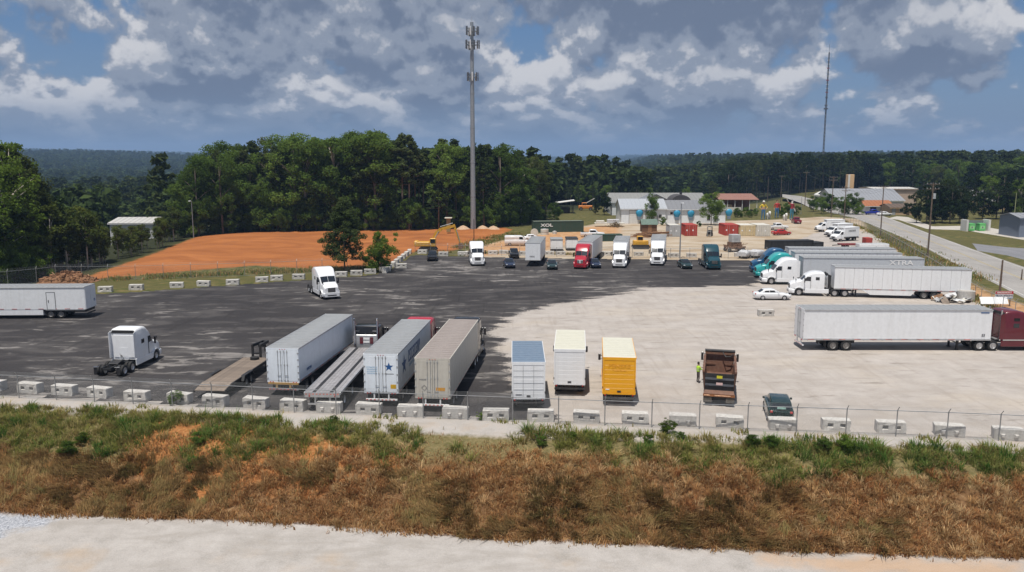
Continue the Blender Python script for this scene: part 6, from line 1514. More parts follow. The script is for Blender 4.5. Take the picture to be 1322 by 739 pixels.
    T = shed_building('shop_annex', 'long flat white-fascia shop behind the grey roofed shop', a, W, 14, e, r_, mat('pinkish_tan_wall',(0.50,0.38,0.30),0.8), mat('pale_roof_fascia',(0.60,0.58,0.54),0.6))
    b = GY(1093,330); kk = ppm(b); hz_ = top_z(b, 225.5)
    T = thing('sign_tower', 'tall tan rectangular tower rising beside the grey roofed shop', 'tower', b); w = 8.0/kk
    MB().cbox(0,w,0,w,0,hz_,0.1).build('shaft', mat('tan_tower',(0.60,0.40,0.22),0.7,var=0.06), T); MB().box(-0.02,w*0.3,-0.06,0.0,hz_*0.3,hz_).build('pale_face', WHITEW, T)
    a, W, e, r_ = fit(1117,1152,270,8,266,259)
    shed_building('store_front', 'low store with orange brown tiled awning by the road', a, W, 8, e, r_, WHITEW, mat('orange_tile_roof',(0.32,0.12,0.05),0.7,var=0.2), windows=((1.5,3.5,0.8,2.2,GLASS),(5,7,0.8,2.2,GLASS)))
    a, W, e, r_ = fit(1149,1178,263,8,268,263.5)
    shed_building('tan_cottage', 'low tan stucco building with brown roof next to the dark trees', a, W, 8, e, r_, TANW, mat('brown_shingle',(0.12,0.085,0.065),0.8,var=0.2), doors=((0.6,1.6,0,2.1,GREYC),), windows=((3,4.2,1,2,GLASS),))
    a, W, e, r_ = fit(1056,1086,300,8,252,246)
    T = thing('gas_canopy', 'white arched canopy sign beside the road bend', 'canopy', a)
    arc = [(W*t, e+(r_-e)*math.sin(math.pi*t)) for t in np.linspace(0,1,9)]; MB().prism(arc+[(p[0],p[1]-0.5) for p in arc[::-1]],0,5,'y').build('roof', WHITEW, T)
    for x in (1.0,W-1.2): MB().box(x,x+0.3,1,1.3,0,e).build('post', WHITEW, T)
    car('parked_car', 'blue and white car parked before the roadside store', G(1116,277.5), R(-85), 'pickup', mat('bright_blue_paint',(0.02,0.04,0.32),0.3))
    car('parked_car', 'white car parked before the tan building by the road', G(1133,279), R(-80), 'sedan', WHITE2)
    # bin enclosure
    a = G(1247,299); k = ppm(a); W = 31/k
    T = thing('bin_enclosure', 'grey wall enclosure with two white end posts by the concrete drive', 'enclosure', a)
    MB().box(0.2,W-0.2,2.4,2.6,0,2.6).build('back_wall', GREYROOF2, T)
    for x in (0.0,W-0.5): MB().box(x,x+0.5,-0.1,2.7,0,2.9).build('end_post', WHITEW, T)
    GB = mat('bright_green_bin', (0.14,0.50,0.16), 0.5, var=0.08)
    for i, x in enumerate((0.9, W/2+0.5)):
        T = thing('green_bin', ('left' if i == 0 else 'right')+' bright green bin in the grey enclosure', 'bin', a+Vector((x,0.3,0)), 0, 'green bins in the enclosure'); w = W/2-1.5
        MB().prism([(0,0.15),(1.6,0.15),(1.7,1.7),(0,1.9)],0,w).build('body', GB, T); MB().cbox(0.2,w-0.2,-0.02,0.0,0.6,1.4,0.005).build('front_panel', mat('pale_green_panel',(0.30,0.62,0.28),0.5), T)
        MB().box(-0.05,w+0.05,0.0,1.75,1.88,1.96).build('lid', GB, T); MB().box(w*0.4,w*0.6,-0.04,-0.02,0.8,1.2).build('emblem', GREYINK, T)
    a = G(1315,307); T = shed_building('grey_shed', 'blue-grey metal shed cut off by the right edge', a, 9, 8, 4.6, 5.4, mat('blue_grey_siding',(0.16,0.19,0.25),0.6,var=0.06), GREYROOF)
    for (px,py,w,lab) in ((1262,262,12,'house roof showing through the trees above the bins'),(1285,272,10,'pale house roof among trees at far right'),(1228,254,9,'white roof glimpsed among the dark trees')):
        a = G(px,py); a.y += 4; shed_building('house', lab, a, w, 8, 2.9, 4.8, TANW, mat('pale_shingle',(0.34,0.33,0.33),0.7,var=0.12), windows=((1,2,1,2.1,GLASS),(4,5,1,2.1,GLASS)))
buildings()

# service trucks in the far gravel yard, seen from the front left
def service_trucks():
    spec = [((1069,300),(1090,300),'white service truck with tall printed box, farthest of the row'),
            ((1069,307),(1098,305.5),'white service truck second from the back of the row'),
            ((1074,313),(1106,311),'white service truck nearest in the row, behind the red flatbed')]
    for i, (a, b, lab) in enumerate(spec):
        A, B = G(*a), G(*b); rz = heading(B, A)
        t = box_truck('service_truck', lab, B+Vector((0,1.2,0)), rz, L=4.4, W=2.3, H=3.1, roof=WHITE, group='white service trucks in the gravel yard')
        scrawl(t, GREYINK, 2.2, 0.4, 8, (1.165, 2.2, 2.3), (math.pi/2,0,math.pi/2), 20+i); scrawl(t, GREYINK, 2.2, 0.4, 8, (-1.165, 2.2, 2.3), (math.pi/2,0,-math.pi/2), 20+i)
        scrawl(t, GREYINK, 1.5, 0.35, 6, (0, L_front(4.4), 2.75), (math.pi/2,0,math.pi), 30+i)
    A = G(1081,320); T = thing('red_flatbed', 'red flatbed trailer with red box at the end of the service trucks', 'trailer', A, R(-90))
    MB().cbox(-0.2,2.2,0,6.5,0.7,0.95,0.03).build('deck', mat('dark_red_deck',(0.16,0.02,0.02),0.6,var=0.2), T); MB().cbox(0,2.0,5.0,6.3,0.95,2.2,0.04).build('red_box', REDC, T)
    for y in (1.2,4.4):
        for x in (0,2.0): wheel(T,'light',x,y)
    MB().bar((1,0,0.7),(1,-1.5,0.6),0.15).build('drawbar', BLACKM, T)
    A = G(1104,321.5); T = thing('utility_trailer', 'low white utility trailer between the red flatbed and the trailer roofs', 'trailer', A, R(-90)); 
    MB().cbox(0,2.0,0,6.0,0.5,1.2,0.04).build('body', WHITE, T); MB().cbox(0.1,1.9,0.1,5.9,1.2,1.24,0.01).build('lid', GREYC, T)
    for x in (0.05,1.95): wheel(T,'car',x,3.4)
    MB().bar((1,0,0.5),(1,-1.3,0.5),0.12).build('drawbar', BLACKM, T)
def L_front(L): return L+0.001
service_trucks()

# debris, signs, rubble
def odds():
    # red and white sign
    p = G(1295,396); T = thing('parking_sign', 'red and white TRUCK PARKING sign behind the maroon truck', 'sign', p, R(4)); W = 2.35
    MB().box(-W/2,W/2,0,0.06,1.0,1.95).build('panel', WDECAL, T)
    MB().box(-W/2,W/2,-0.01,0.0,1.58,1.95).build('red_band', mat('sign_red',(0.45,0.03,0.04),0.5), T)
    MB().box(-W/2,W/2,-0.01,0.0,1.0,1.14).build('blue_band', mat('sign_pale_blue',(0.25,0.36,0.52),0.5), T)
    for x in (-0.9,0.9): MB().box(x-0.05,x+0.05,0.062,0.16,0,1.95).build('post', WOODP, T)
    text('lettering','TRUCK PARKING',0.30,mat('sign_navy',(0.03,0.04,0.12),0.5),T,(0,-0.012,1.36),(math.pi/2,0,0),bold=0.008,sx=0.98)
    scrawl(T, WDECAL, 1.9, 0.20, 12, (0,-0.012,1.77), (math.pi/2,0,0), 41)
    p = G(1266,398); T = thing('white_board', 'white board leaning flat in front of the sign', 'board', p); MB().slab([(0,0,0.5),(3.4,0,0.5),(3.4,0.5,1.3),(0,0.5,1.3)],0.06).build('panel', WHITE, T)
    for x in (0.5,2.8): MB().bar((x,0.7,0),(x,0.5,1.2),0.08).build('prop', LUMBER, T)
    p = G(1215,392); T = thing('debris_pile', 'pile of broken white boards and timber behind the long white trailer', 'debris', p); r = random.Random(12)
    for i in range(26):
        m = [WHITEC, LUMBER, TARP, GREYC, WHITE, WOODD][i % 6]; x = r.uniform(0,4.2); y = r.uniform(0,2.2); z = r.uniform(0,0.9)*(1-abs(x-2.1)/3)
        o = MB().cbox(-r.uniform(.3,1.0),r.uniform(.3,1.0),-r.uniform(.1,.5),r.uniform(.1,.5),0,0.08,0.01).build('board', m, T); o.location = (x,y,z+0.15); o.rotation_euler = (r.uniform(-.7,.7),r.uniform(-.6,.6),r.uniform(0,3.1))
    p = G(1246,388); T = thing('white_tank', 'pale rounded concrete ring beside the debris pile', 'concrete ring', p); MB().cyl((0,0,0),(0,0,1.3),1.1,n=18).build('ring', CONC, T, True, 40); MB().cyl((0,0,1.3),(0,0,1.36),0.9,n=18).build('lid', CONCD, T)
    # rubble heap and brush at the left
    p = G(58,364); T = thing('rubble_heap', 'brown heap of roots and rubble behind the left trailer', 'rubble', p); r = random.Random(21)
    mb = MB(); mb2 = MB()
    for i in range(420):
        x = r.uniform(0,7.2); h = 1.6*math.sin(math.pi*min(max(x/7.2,0.05),0.95))**0.6; y = r.uniform(-1.6,1.6); z = h*(1-(y/1.9)**2)*r.uniform(0.3,1.0)
        if i % 2: mb.bar((x,y,z),(x+r.uniform(-.8,.8),y+r.uniform(-.5,.5),z+r.uniform(-.3,.4)),r.uniform(.04,.14))
        else:
            s = r.uniform(.1,.32); mb2.add([(x+s*r.uniform(.6,1.2)*a,y+s*r.uniform(.6,1.2)*b,z+s*r.uniform(.5,1)*c) for a in (-1,1) for b in (-1,1) for c in (-1,1)],[(0,1,3,2),(4,6,7,5),(0,4,5,1),(2,3,7,6),(0,2,6,4),(1,5,7,3)])
    core = [(x,y) for x in np.linspace(-0.4,7.6,14) for y in np.linspace(-1.9,1.9,8)]
    vs = [(x,y,1.35*max(0,math.sin(math.pi*min(max((x+0.2)/7.6,0),1)))**0.7*max(0,1-(y/1.9)**2)+0.1*r.random()-0.05) for x,y in core]
    MB().add(vs,[(i*8+j,(i+1)*8+j,(i+1)*8+j+1,i*8+j+1) for i in range(13) for j in range(7)]).build('earth_core', mat('brown_root_earth',(0.20,0.10,0.05),0.95,var=0.3,bump=0.5), T, True)
    mb.build('roots', mat('pale_roots',(0.26,0.15,0.085),0.9,var=0.3), T); mb2.build('rubble', mat('brown_rubble',(0.24,0.12,0.06),0.95,var=0.35), T)
    # pallets/rock bits on the back edge
    for i,(x,y) in enumerate(((598,296),(623,296),(637,296.5))):
        p = G(x,y); o = thing('spoil_heap', f'small pale spoil heap at the wood edge, {ordinal(i+1)} from left', 'heap', p); mm = MB(); n = 10
        mm.add([(0,0,1.0)]+[(q*math.cos(2*math.pi*k/n)*(1+0.2*math.sin(5*k)),q*math.sin(2*math.pi*k/n),z) for q,z in ((0.8,0.7),(1.5,0.25),(2.0,-0.05)) for k in range(n)],[(0,1+k,1+(k+1)%n) for k in range(n)]+[(1+j*n+k,1+(j+1)*n+k,1+(j+1)*n+(k+1)%n,1+j*n+(k+1)%n) for j in range(2) for k in range(n)])
        mm.build('mound', mat('pale_spoil',(0.48,0.33,0.22),0.95,var=0.2,bump=0.4), o, True)
    # green utility cabinet by the tower
    p = G(579,300); T = thing('utility_cabinet', 'pale yellow-topped post cabinet beside the excavator boom', 'cabinet', p); MB().cbox(-0.5,0.5,0,0.8,0,3.4,0.05).build('body', mat('tan_cabinet',(0.28,0.22,0.10),0.7), T); MB().cbox(-0.9,0.9,-0.4,1.2,3.4,3.65,0.03).build('cap', CREAM, T)
odds()
# ------------------------------------------------------------------ people and giant figures
SKIN = mat('skin', (0.42,0.26,0.18), 0.6); HAIRM = mat('dark_hair', (0.02,0.015,0.012), 0.7)
def figure(name, label, cat, loc, rz, H, shirt, trousers, pose='stand', hairm=None, hat=None, vest=None, skin=None, shoes=None):
    """standing figure grown as one skin from a posed skeleton; H is its height"""
    T = thing(name, label, cat, loc, rz); s = H/1.75
    J = {'pel':((0,0,0.95),0.145,0.11),'bel':((0,0.01,1.10),0.14,0.105),'chs':((0,0,1.30),0.165,0.12),'nek':((0,0,1.46),0.065,0.065),'hd0':((0,0.01,1.55),0.072,0.085),'hd1':((0,0.015,1.64),0.085,0.10),'hd2':((0,0.01,1.72),0.06,0.07)}
    E = [('pel','bel'),('bel','chs'),('chs','nek'),('nek','hd0'),('hd0','hd1'),('hd1','hd2')]
    for sd, n in ((-1,'l'),(1,'r')):
        st = 0.10 if pose == 'walk' else 0.0
        J['hip'+n] = ((sd*0.095,0,0.88),0.095,0.10); J['kne'+n] = ((sd*0.12,(0.02+st*sd),0.49),0.062,0.066); J['ank'+n] = ((sd*0.13,-0.03+st*sd*1.4,0.09),0.045,0.05); J['toe'+n] = ((sd*0.145,0.13+st*sd*1.4,0.045),0.042,0.035)
        E += [('pel','hip'+n),('hip'+n,'kne'+n),('kne'+n,'ank'+n),('ank'+n,'toe'+n)]
        J['sho'+n] = ((sd*0.19,0,1.40),0.062,0.06)
        if pose == 'wave' and sd > 0: el, wr, ha = (0.42,0.06,1.50),(0.62,0.10,1.72),(0.69,0.11,1.79)
        elif pose == 'reach': el, wr, ha = (sd*0.27,0.12,1.16),(sd*0.20,0.34,1.20),(sd*0.18,0.42,1.21)
        elif pose == 'hips': el, wr, ha = (sd*0.36,-0.03,1.16),(sd*0.25,0.12,1.02),(sd*0.19,0.15,0.99)
        else: el, wr, ha = (sd*0.27,-0.02,1.13),(sd*0.29,0.06,0.88),(sd*0.29,0.09,0.79)
        J['elb'+n] = (el,0.045,0.045); J['wri'+n] = (wr,0.032,0.03); J['han'+n] = (ha,0.042,0.026)
        E += [('chs','sho'+n),('sho'+n,'elb'+n),('elb'+n,'wri'+n),('wri'+n,'han'+n)]
        w, h = Vector(wr), Vector(ha); d = (h-w).normalized(); side = d.cross(Vector((sd,0,0.2))).normalized()
        for f in range(4):
            b = h+side*(f-1.5)*0.020; t1 = b+d*0.045; t2 = t1+(d+Vector((-sd*0.5,0.1,-0.1))).normalized()*0.035
            J[f'fa{f}{n}'] = (tuple(t1),0.011,0.011); J[f'fb{f}{n}'] = (tuple(t2),0.009,0.009); E += [('han'+n,f'fa{f}{n}'),(f'fa{f}{n}',f'fb{f}{n}')]
        t = h-d*0.02+side*0.045; J['th'+n] = (tuple(t+d*0.03),0.012,0.012); E.append(('han'+n,'th'+n))
    keys = list(J); idx = {k:i for i,k in enumerate(keys)}
    me = bpy.data.meshes.new('body'); me.from_pydata([J[k][0] for k in keys], [(idx[a],idx[b]) for a,b in E], []); me.update()
    o = bpy.data.objects.new('body', me); COL.objects.link(o)
    o.modifiers.new('skin','SKIN'); sv = me.skin_vertices[0].data
    for i, k in enumerate(keys): sv[i].radius = J[k][1:3]; sv[i].use_root = (k == 'pel')
    sd_ = o.modifiers.new('sub','SUBSURF'); sd_.levels = 1; sd_.render_levels = 1
    dg = bpy.context.evaluated_depsgraph_get(); dg.update(); m2 = bpy.data.meshes.new_from_object(o.evaluated_get(dg))
    bpy.data.objects.remove(o); m2.name = 'body'
    m2.materials.clear()
    for m in (shirt, trousers, skin or SKIN, shoes or BLACKM): m2.materials.append(m)
    for p in m2.polygons:
        c = p.center; k = 0
        if c.z < 0.10: k = 3
        elif c.z < 0.985 and abs(c.x) < 0.235 and not (abs(c.x) > 0.2 and c.z > 0.72): k = 1
        elif c.z > 1.455 and abs(c.x) < 0.14: k = 2
        else:
            for n in 'lr':
                w = Vector(J['wri'+n][0]); e = Vector(J['elb'+n][0])
                if (c-w).dot((w-e).normalized()) > -0.12 and (c-w).length < 0.26: k = 2
        p.material_index = k; p.use_smooth = True
    m2.transform(Matrix.Scale(s, 4)); b = link('body', m2, T)
    def head_part(nm, m, st_, closed=True):
        mb = MB(); n = 12; vs = []
        for z, rx, ry, oy in st_:
            for i in range(n):
                a = 2*math.pi*i/n; vs.append((rx*math.cos(a)*s, (ry*math.sin(a)+oy)*s, z*s))
        k = len(st_); mb.add(vs, [(j*n+i,j*n+(i+1)%n,(j+1)*n+(i+1)%n,(j+1)*n+i) for j in range(k-1) for i in range(n)]+[tuple(range((k-1)*n,k*n))]); mb.build(nm, m, T, True, 60)
    if hat: head_part('hat', hat, [(1.66,0.15,0.17,0.02),(1.675,0.15,0.17,0.02),(1.68,0.09,0.105,0.0),(1.76,0.085,0.10,0.0),(1.79,0.05,0.06,0.0)])
    else: head_part('hair', hairm or HAIRM, [(1.60,0.082,0.06,-0.045),(1.66,0.092,0.095,-0.018),(1.72,0.085,0.09,-0.008),(1.765,0.05,0.055,-0.004)])
    f = MB(); f.add([(-0.012*s,0.10*s,1.60*s),(0.012*s,0.10*s,1.60*s),(0,0.128*s,1.60*s),(0,0.10*s,1.645*s)],[(0,1,2),(0,2,3),(1,3,2)]); f.build('nose', skin or SKIN, T)
    for sx in (-1,1):
        MB().cbox((sx*0.034-0.011)*s,(sx*0.034+0.011)*s,0.092*s,0.104*s,1.638*s,1.650*s,0.002*s).build('eye', HAIRM, T)
        MB().cbox((sx*0.09-0.008)*s,(sx*0.09+0.008)*s,-0.01*s,0.025*s,1.60*s,1.655*s,0.003*s).build('ear', skin or SKIN, T)
    MB().cbox(-0.024*s,0.024*s,0.098*s,0.106*s,1.566*s,1.574*s,0.002*s).build('mouth', mat('lips',(0.30,0.10,0.08),0.6), T)
    if vest:
        mb = MB(); n = 16; vs = []; st_ = [(0.98,0.185,0.15),(1.10,0.185,0.148),(1.25,0.20,0.158),(1.36,0.205,0.15),(1.43,0.15,0.11)]
        for z, rx, ry in st_:
            for i in range(n):
                a = 2*math.pi*i/n; vs.append((rx*math.cos(a)*s, ry*math.sin(a)*s, z*s))
        mb.add(vs, [(j*n+i,j*n+(i+1)%n,(j+1)*n+(i+1)%n,(j+1)*n+i) for j in range(4) for i in range(n)]); v = mb.build('vest', vest, T, True, 60)
        g = MB(); 
        for z in (1.08,1.20): g.cyl((0,0,z*s),(0,0,(z+0.03)*s),0.197*s,n=16,caps=False)
        g.build('reflective_band', mat('silver_band',(0.6,0.62,0.6),0.3), v)
    return T
figure('person', 'person in hi-vis yellow vest standing beside the dump truck cab', 'person', G(901,494.5), R(-75), 1.78, mat('hi_vis_shirt',(0.42,0.68,0.06),0.6), mat('grey_trousers',(0.09,0.075,0.07),0.8), 'reach', vest=mat('hi_vis_vest',(0.45,0.75,0.05),0.55))
def giants():
    JEANS = mat('statue_blue_jeans',(0.05,0.16,0.34),0.6,var=0.12)
    p = G(985,284); figure('giant_statue', 'giant statue of a man in yellow shirt, blue trousers and white hat', 'statue', p, math.pi, 5.6, mat('statue_yellow',(0.66,0.48,0.02),0.5), JEANS, 'hips', hat=WHITEW)
    p = G(1002.5,282); figure('giant_statue', 'giant statue of a man in red shirt beside the yellow one', 'statue', p, math.pi, 5.6, mat('statue_red',(0.42,0.03,0.03),0.5), JEANS, 'stand')
    p = G(1021.5,284.5); figure('giant_statue', 'giant statue in dark red shirt with one white raised arm', 'statue', p, math.pi+R(25), 6.0, mat('statue_dark_red',(0.26,0.025,0.03),0.5), mat('statue_teal_jeans',(0.05,0.20,0.28),0.6), 'wave', skin=WHITEW)
    for x,y,s,lab in ((993,283,1.5,'white rounded fibreglass figure between the giant men'),(1014.5,285,1.4,'small white animal figure at the raised-arm giant feet')):
        p = G(x,y); T = thing('fibreglass_figure', lab, 'statue', p)
        MB().loft([(0,0.2*s,0.35*s,0.9*s,0.15*s),(0.3*s,0.35*s,0.3*s,1.15*s,0.3*s),(0.9*s,0.36*s,0.3*s,1.2*s,0.3*s),(1.2*s,0.22*s,0.5*s,1.1*s,0.2*s)]).build('body', WHITEW, T, True, 60)
        MB().loft([(-0.5*s,0.14*s,1.0*s,1.35*s,0.12*s),(-0.2*s,0.24*s,0.95*s,1.6*s,0.2*s),(0.15*s,0.2*s,0.9*s,1.5*s,0.2*s)]).build('head', WHITEW, T, True, 60)
        for x_ in (-0.22,0.22):
            for y_ in (0.2,1.0): MB().cyl((x_*s,y_*s,0),(x_*s,y_*s,0.5*s),0.1*s,n=8).build('leg', WHITEW, T)
giants()
# ------------------------------------------------------------------ trees
def leaf_material(name, dark, mid, light, trans=0.35):
    m = bpy.data.materials.new(name); m.use_nodes = True; N = m.node_tree.nodes; L = m.node_tree.links; N.clear()
    at = N.new('ShaderNodeAttribute'); at.attribute_name = 'tone'
    oi = N.new('ShaderNodeObjectInfo')
    ad = N.new('ShaderNodeMath'); ad.operation = 'MULTIPLY_ADD'; L.new(oi.outputs['Random'], ad.inputs[0]); ad.inputs[1].default_value = 0.55; 
    sb = N.new('ShaderNodeMath'); sb.operation = 'MULTIPLY'; L.new(at.outputs['Fac'], sb.inputs[0]); sb.inputs[1].default_value = 0.45; L.new(sb.outputs[0], ad.inputs[2])
    r = N.new('ShaderNodeValToRGB'); L.new(ad.outputs[0], r.inputs[0]); e = r.color_ramp.elements; e.new(0.5)
    for i,(p,c) in enumerate(((0.1,dark),(0.5,mid),(0.95,light))): e[i].position = p; e[i].color = (*c,1)
    d = N.new('ShaderNodeBsdfDiffuse'); L.new(r.outputs[0], d.inputs[0]); t = N.new('ShaderNodeBsdfTranslucent')
    h = N.new('ShaderNodeHueSaturation'); h.inputs['Hue'].default_value = 0.485; h.inputs['Value'].default_value = 1.2; L.new(r.outputs[0], h.inputs['Color']); L.new(h.outputs[0], t.inputs[0])
    mx = N.new('ShaderNodeMixShader'); mx.inputs[0].default_value = trans; L.new(d.outputs[0], mx.inputs[1]); L.new(t.outputs[0], mx.inputs[2])
    o = N.new('ShaderNodeOutputMaterial'); L.new(mx.outputs[0], o.inputs[0]); return m
LEAFB = leaf_material('broadleaf_foliage', (0.050,0.085,0.018), (0.098,0.160,0.032), (0.18,0.26,0.055), 0.45)
LEAFP = leaf_material('pine_foliage', (0.032,0.050,0.018), (0.058,0.082,0.028), (0.10,0.122,0.042), 0.3)
LEAFY = leaf_material('young_tree_foliage', (0.045,0.065,0.016), (0.085,0.11,0.026), (0.15,0.175,0.04), 0.35)
LEAFD = leaf_material('dark_tree_foliage', (0.012,0.024,0.010), (0.022,0.038,0.014), (0.042,0.060,0.020), 0.2)
LEAFL = leaf_material('lime_foliage', (0.055,0.085,0.016), (0.105,0.165,0.028), (0.18,0.26,0.05), 0.42)
LEAFO = leaf_material('olive_foliage', (0.040,0.056,0.018), (0.075,0.095,0.030), (0.12,0.14,0.045), 0.35)
BARK = mat('grey_brown_bark', (0.15,0.12,0.095), 0.9, var=0.25, scale=6, bump=0.3); BARKP = mat('pine_bark', (0.24,0.185,0.145), 0.9, var=0.25, scale=6, bump=0.3)
BARKL = mat('pale_bark', (0.42,0.37,0.32), 0.9, var=0.2, scale=6)
def leaf_cloud(name, centers, radii, per, size, m, flat=1.0, seed=0, droop=0.0):
    """many small leaf-sprig faces spread through a set of clumps"""
    g = np.random.default_rng(seed); V = []; tone = []
    for c, r in zip(centers, radii):
        n = max(3, int(per*(r/np.mean(radii))**1.6)); d = g.normal(size=(n,3)); d /= np.linalg.norm(d,axis=1)[:,None]
        rad = g.random(n)**0.42*r; p = np.array(c)+d*rad[:,None]*np.array([1,1,flat])
        nrm = d*0.7+g.normal(size=(n,3))*0.6+np.array([0,0,0.35]); nrm /= np.linalg.norm(nrm,axis=1)[:,None]
        a = np.cross(nrm, g.normal(size=(n,3))); a /= np.linalg.norm(a,axis=1)[:,None]; b = np.cross(nrm,a)
        s = size*g.uniform(0.6,1.4,n)[:,None]; k = g.uniform(0.45,0.9,n)[:,None]
        ct = g.random()*0.5
        V.append(np.stack([p-a*s, p+b*s*k*0.7+nrm*s*0.15, p+a*s, p-b*s*k],1)); tone.append(np.repeat(np.clip(ct+g.random(n)*0.5,0,1),4))
    V = np.concatenate(V).reshape(-1,3); tone = np.concatenate(tone); nq = len(V)//4
    me = bpy.data.meshes.new(name); me.vertices.add(len(V)); me.vertices.foreach_set('co', V.astype(np.float32).ravel())
    me.loops.add(nq*4); me.loops.foreach_set('vertex_index', np.arange(nq*4,dtype=np.int32)); me.polygons.add(nq); me.polygons.foreach_set('loop_start', np.arange(0,nq*4,4,dtype=np.int32))
    me.update(calc_edges=True); attr(me,'tone',tone); me.materials.append(m); return me
def broadleaf(seed, H=20, base=0.25, wid=0.30, m=LEAFB, bark=BARK, nclump=70, per=55, size=0.34, low=False, spread=1.0):
    r = random.Random(seed); cs = []; rs = []; W = H*wid; tk = MB()
    lean = (r.uniform(-.4,.4), r.uniform(-.4,.4)); tp = [(0,0,-0.5),(lean[0]*0.3,lean[1]*0.3,H*0.3),(lean[0],lean[1],H*0.6),(lean[0]*1.4,lean[1]*1.4,H*0.86)]
    tk.tube(tp,[H*0.017,H*0.013,H*0.008,H*0.002],8)
    lobes = [(r.uniform(-.55,.55)*W, r.uniform(-.55,.55)*W, H*r.uniform(base+0.15,0.9), W*r.uniform(.35,.62)) for _ in range(9)]
    for i in range(nclump):
        if i < nclump*0.55:
            L = r.choice(lobes); a = Vector((r.gauss(0,1),r.gauss(0,1),r.gauss(0,1))).normalized()*L[3]*r.uniform(.5,1.0); c = (L[0]+a.x,L[1]+a.y,L[2]+a.z*0.9)
        else:
            t = r.random(); z = H*(base+(1-base)*t); w = W*math.sin(math.pi*(0.12+0.80*t))**0.8; a = r.uniform(0,6.283); q = w*math.sqrt(r.uniform(.25,1)); c = (q*math.cos(a)+lean[0],q*math.sin(a)+lean[1],z)
        z = min(max(c[2],H*base*0.8),H*0.97); cs.append((c[0],c[1],z)); rs.append(H*r.choice((0.028,0.045,0.06,0.078))*r.uniform(.85,1.15)*spread)
        if i % 6 == 0:
            z0 = max(H*0.18,z*0.72); f = z0/H; tk.tube([(lean[0]*f,lean[1]*f,z0),(c[0]*0.5,c[1]*0.5,z0+(z-z0)*0.6),(c[0],c[1],z)],[H*0.006,H*0.004,H*0.001],5)
    return leaf_cloud('crown',cs,rs,per,size,m,0.8,seed), tk.mesh('trunk',bark,True)
def pine(seed, H=22, base=0.52, wid=0.17, m=LEAFP, per=70, size=0.26, n=46, bark=BARKP, cr=1.0):
    r = random.Random(seed); cs = []; rs = []; tk = MB(); ln = (r.uniform(-.5,.5),r.uniform(-.5,.5))
    tk.tube([(0,0,-0.5),(ln[0]*.4,ln[1]*.4,H*.45),(ln[0],ln[1],H*.95)],[H*.012,H*.009,H*.002],8)
    for i in range(n):
        t = (i+r.random())/n; z = H*(base+(1-base)*t); w = H*wid*(1-t)**0.55*(0.75+0.5*r.random()); a = i*2.4+r.uniform(-.5,.5); f = z/H
        for q in (1.0, 0.55):
            if r.random() < 0.85: cs.append((ln[0]*f+w*q*math.cos(a),ln[1]*f+w*q*math.sin(a),z+0.04*H*q*r.uniform(-.3,.6))); rs.append(H*r.uniform(.022,.042)*(1.25-0.3*t)*cr)
        tk.tube([(ln[0]*f,ln[1]*f,z-0.02*H),(ln[0]*f+w*.9*math.cos(a),ln[1]*f+w*.9*math.sin(a),z)],[H*.0032,H*.001],4)
    cs.append((ln[0],ln[1],H*.97)); rs.append(H*.03)
    return leaf_cloud('crown',cs,rs,per,size,m,0.62,seed), tk.mesh('trunk',bark,True)
KIND = {}
for i in range(5): KIND['broad',i] = broadleaf(10+i, 21, [0.28,0.2,0.33,0.24,0.12][i], [0.25,0.30,0.22,0.27,0.30][i], nclump=110, per=80, size=0.24, spread=1.05, bark=[BARK,BARKL,BARK,BARKL,BARK][i], m=[LEAFB,LEAFL,LEAFO,LEAFB,LEAFB][i])
for i in range(4): KIND['pine',i] = pine(30+i, 23, [0.50,0.58,0.45,0.62][i], [0.15,0.17,0.19,0.15][i])
for i in range(3): KIND['young',i] = broadleaf(50+i, 9, 0.14, 0.21, LEAFY, BARKL, 44, 60, 0.17, spread=1.25)
for i in range(3): KIND['bush',i] = broadleaf(60+i, 7, 0.04, 0.45, [LEAFB,LEAFL,LEAFB][i], BARK, 60, 110, 0.15, spread=2.0)
for i in range(3): KIND['dark',i] = broadleaf(70+i, 14, 0.14, 0.34, LEAFD, BARK, 64, 80, 0.26, spread=1.35)
KIND['lonepine',0] = pine(83, 11, 0.20, 0.31, LEAFP, 170, 0.13, 60, cr=2.1)
KIND['slim',0] = broadleaf(84, 9, 0.16, 0.22, LEAFB, BARK, 60, 90, 0.16, spread=1.6)
KIND['round',0] = broadleaf(85, 10, 0.16, 0.40, LEAFB, BARK, 80, 110, 0.17, spread=1.6)
BASEH = {'lonepine':11,'slim':9,'round':10,'broad':21,'pine':23,'young':9,'bush':7,'dark':14}
NTREE = [0]
TREEPTS = []
def zof(x, y): return float(height(np.array([x]), np.array([y]))[0])
def tree(kind, x, y, H, label, name, group=None, cat='tree', z=None, wid=1.0, var=None):
    v = var if var is not None else random.randrange(sum(1 for k in KIND if k[0] == kind)); cr, tr = KIND[kind, v]
    s = H/BASEH[kind]; T = thing(name, label, cat, (x, y, zof(x,y) if z is None else z), random.uniform(0,6.28), group); T.scale = (s*wid, s*wid, s)
    link('trunk', tr, T); link('crown', cr, T); NTREE[0] += 1; TREEPTS.append((x,y)); return T
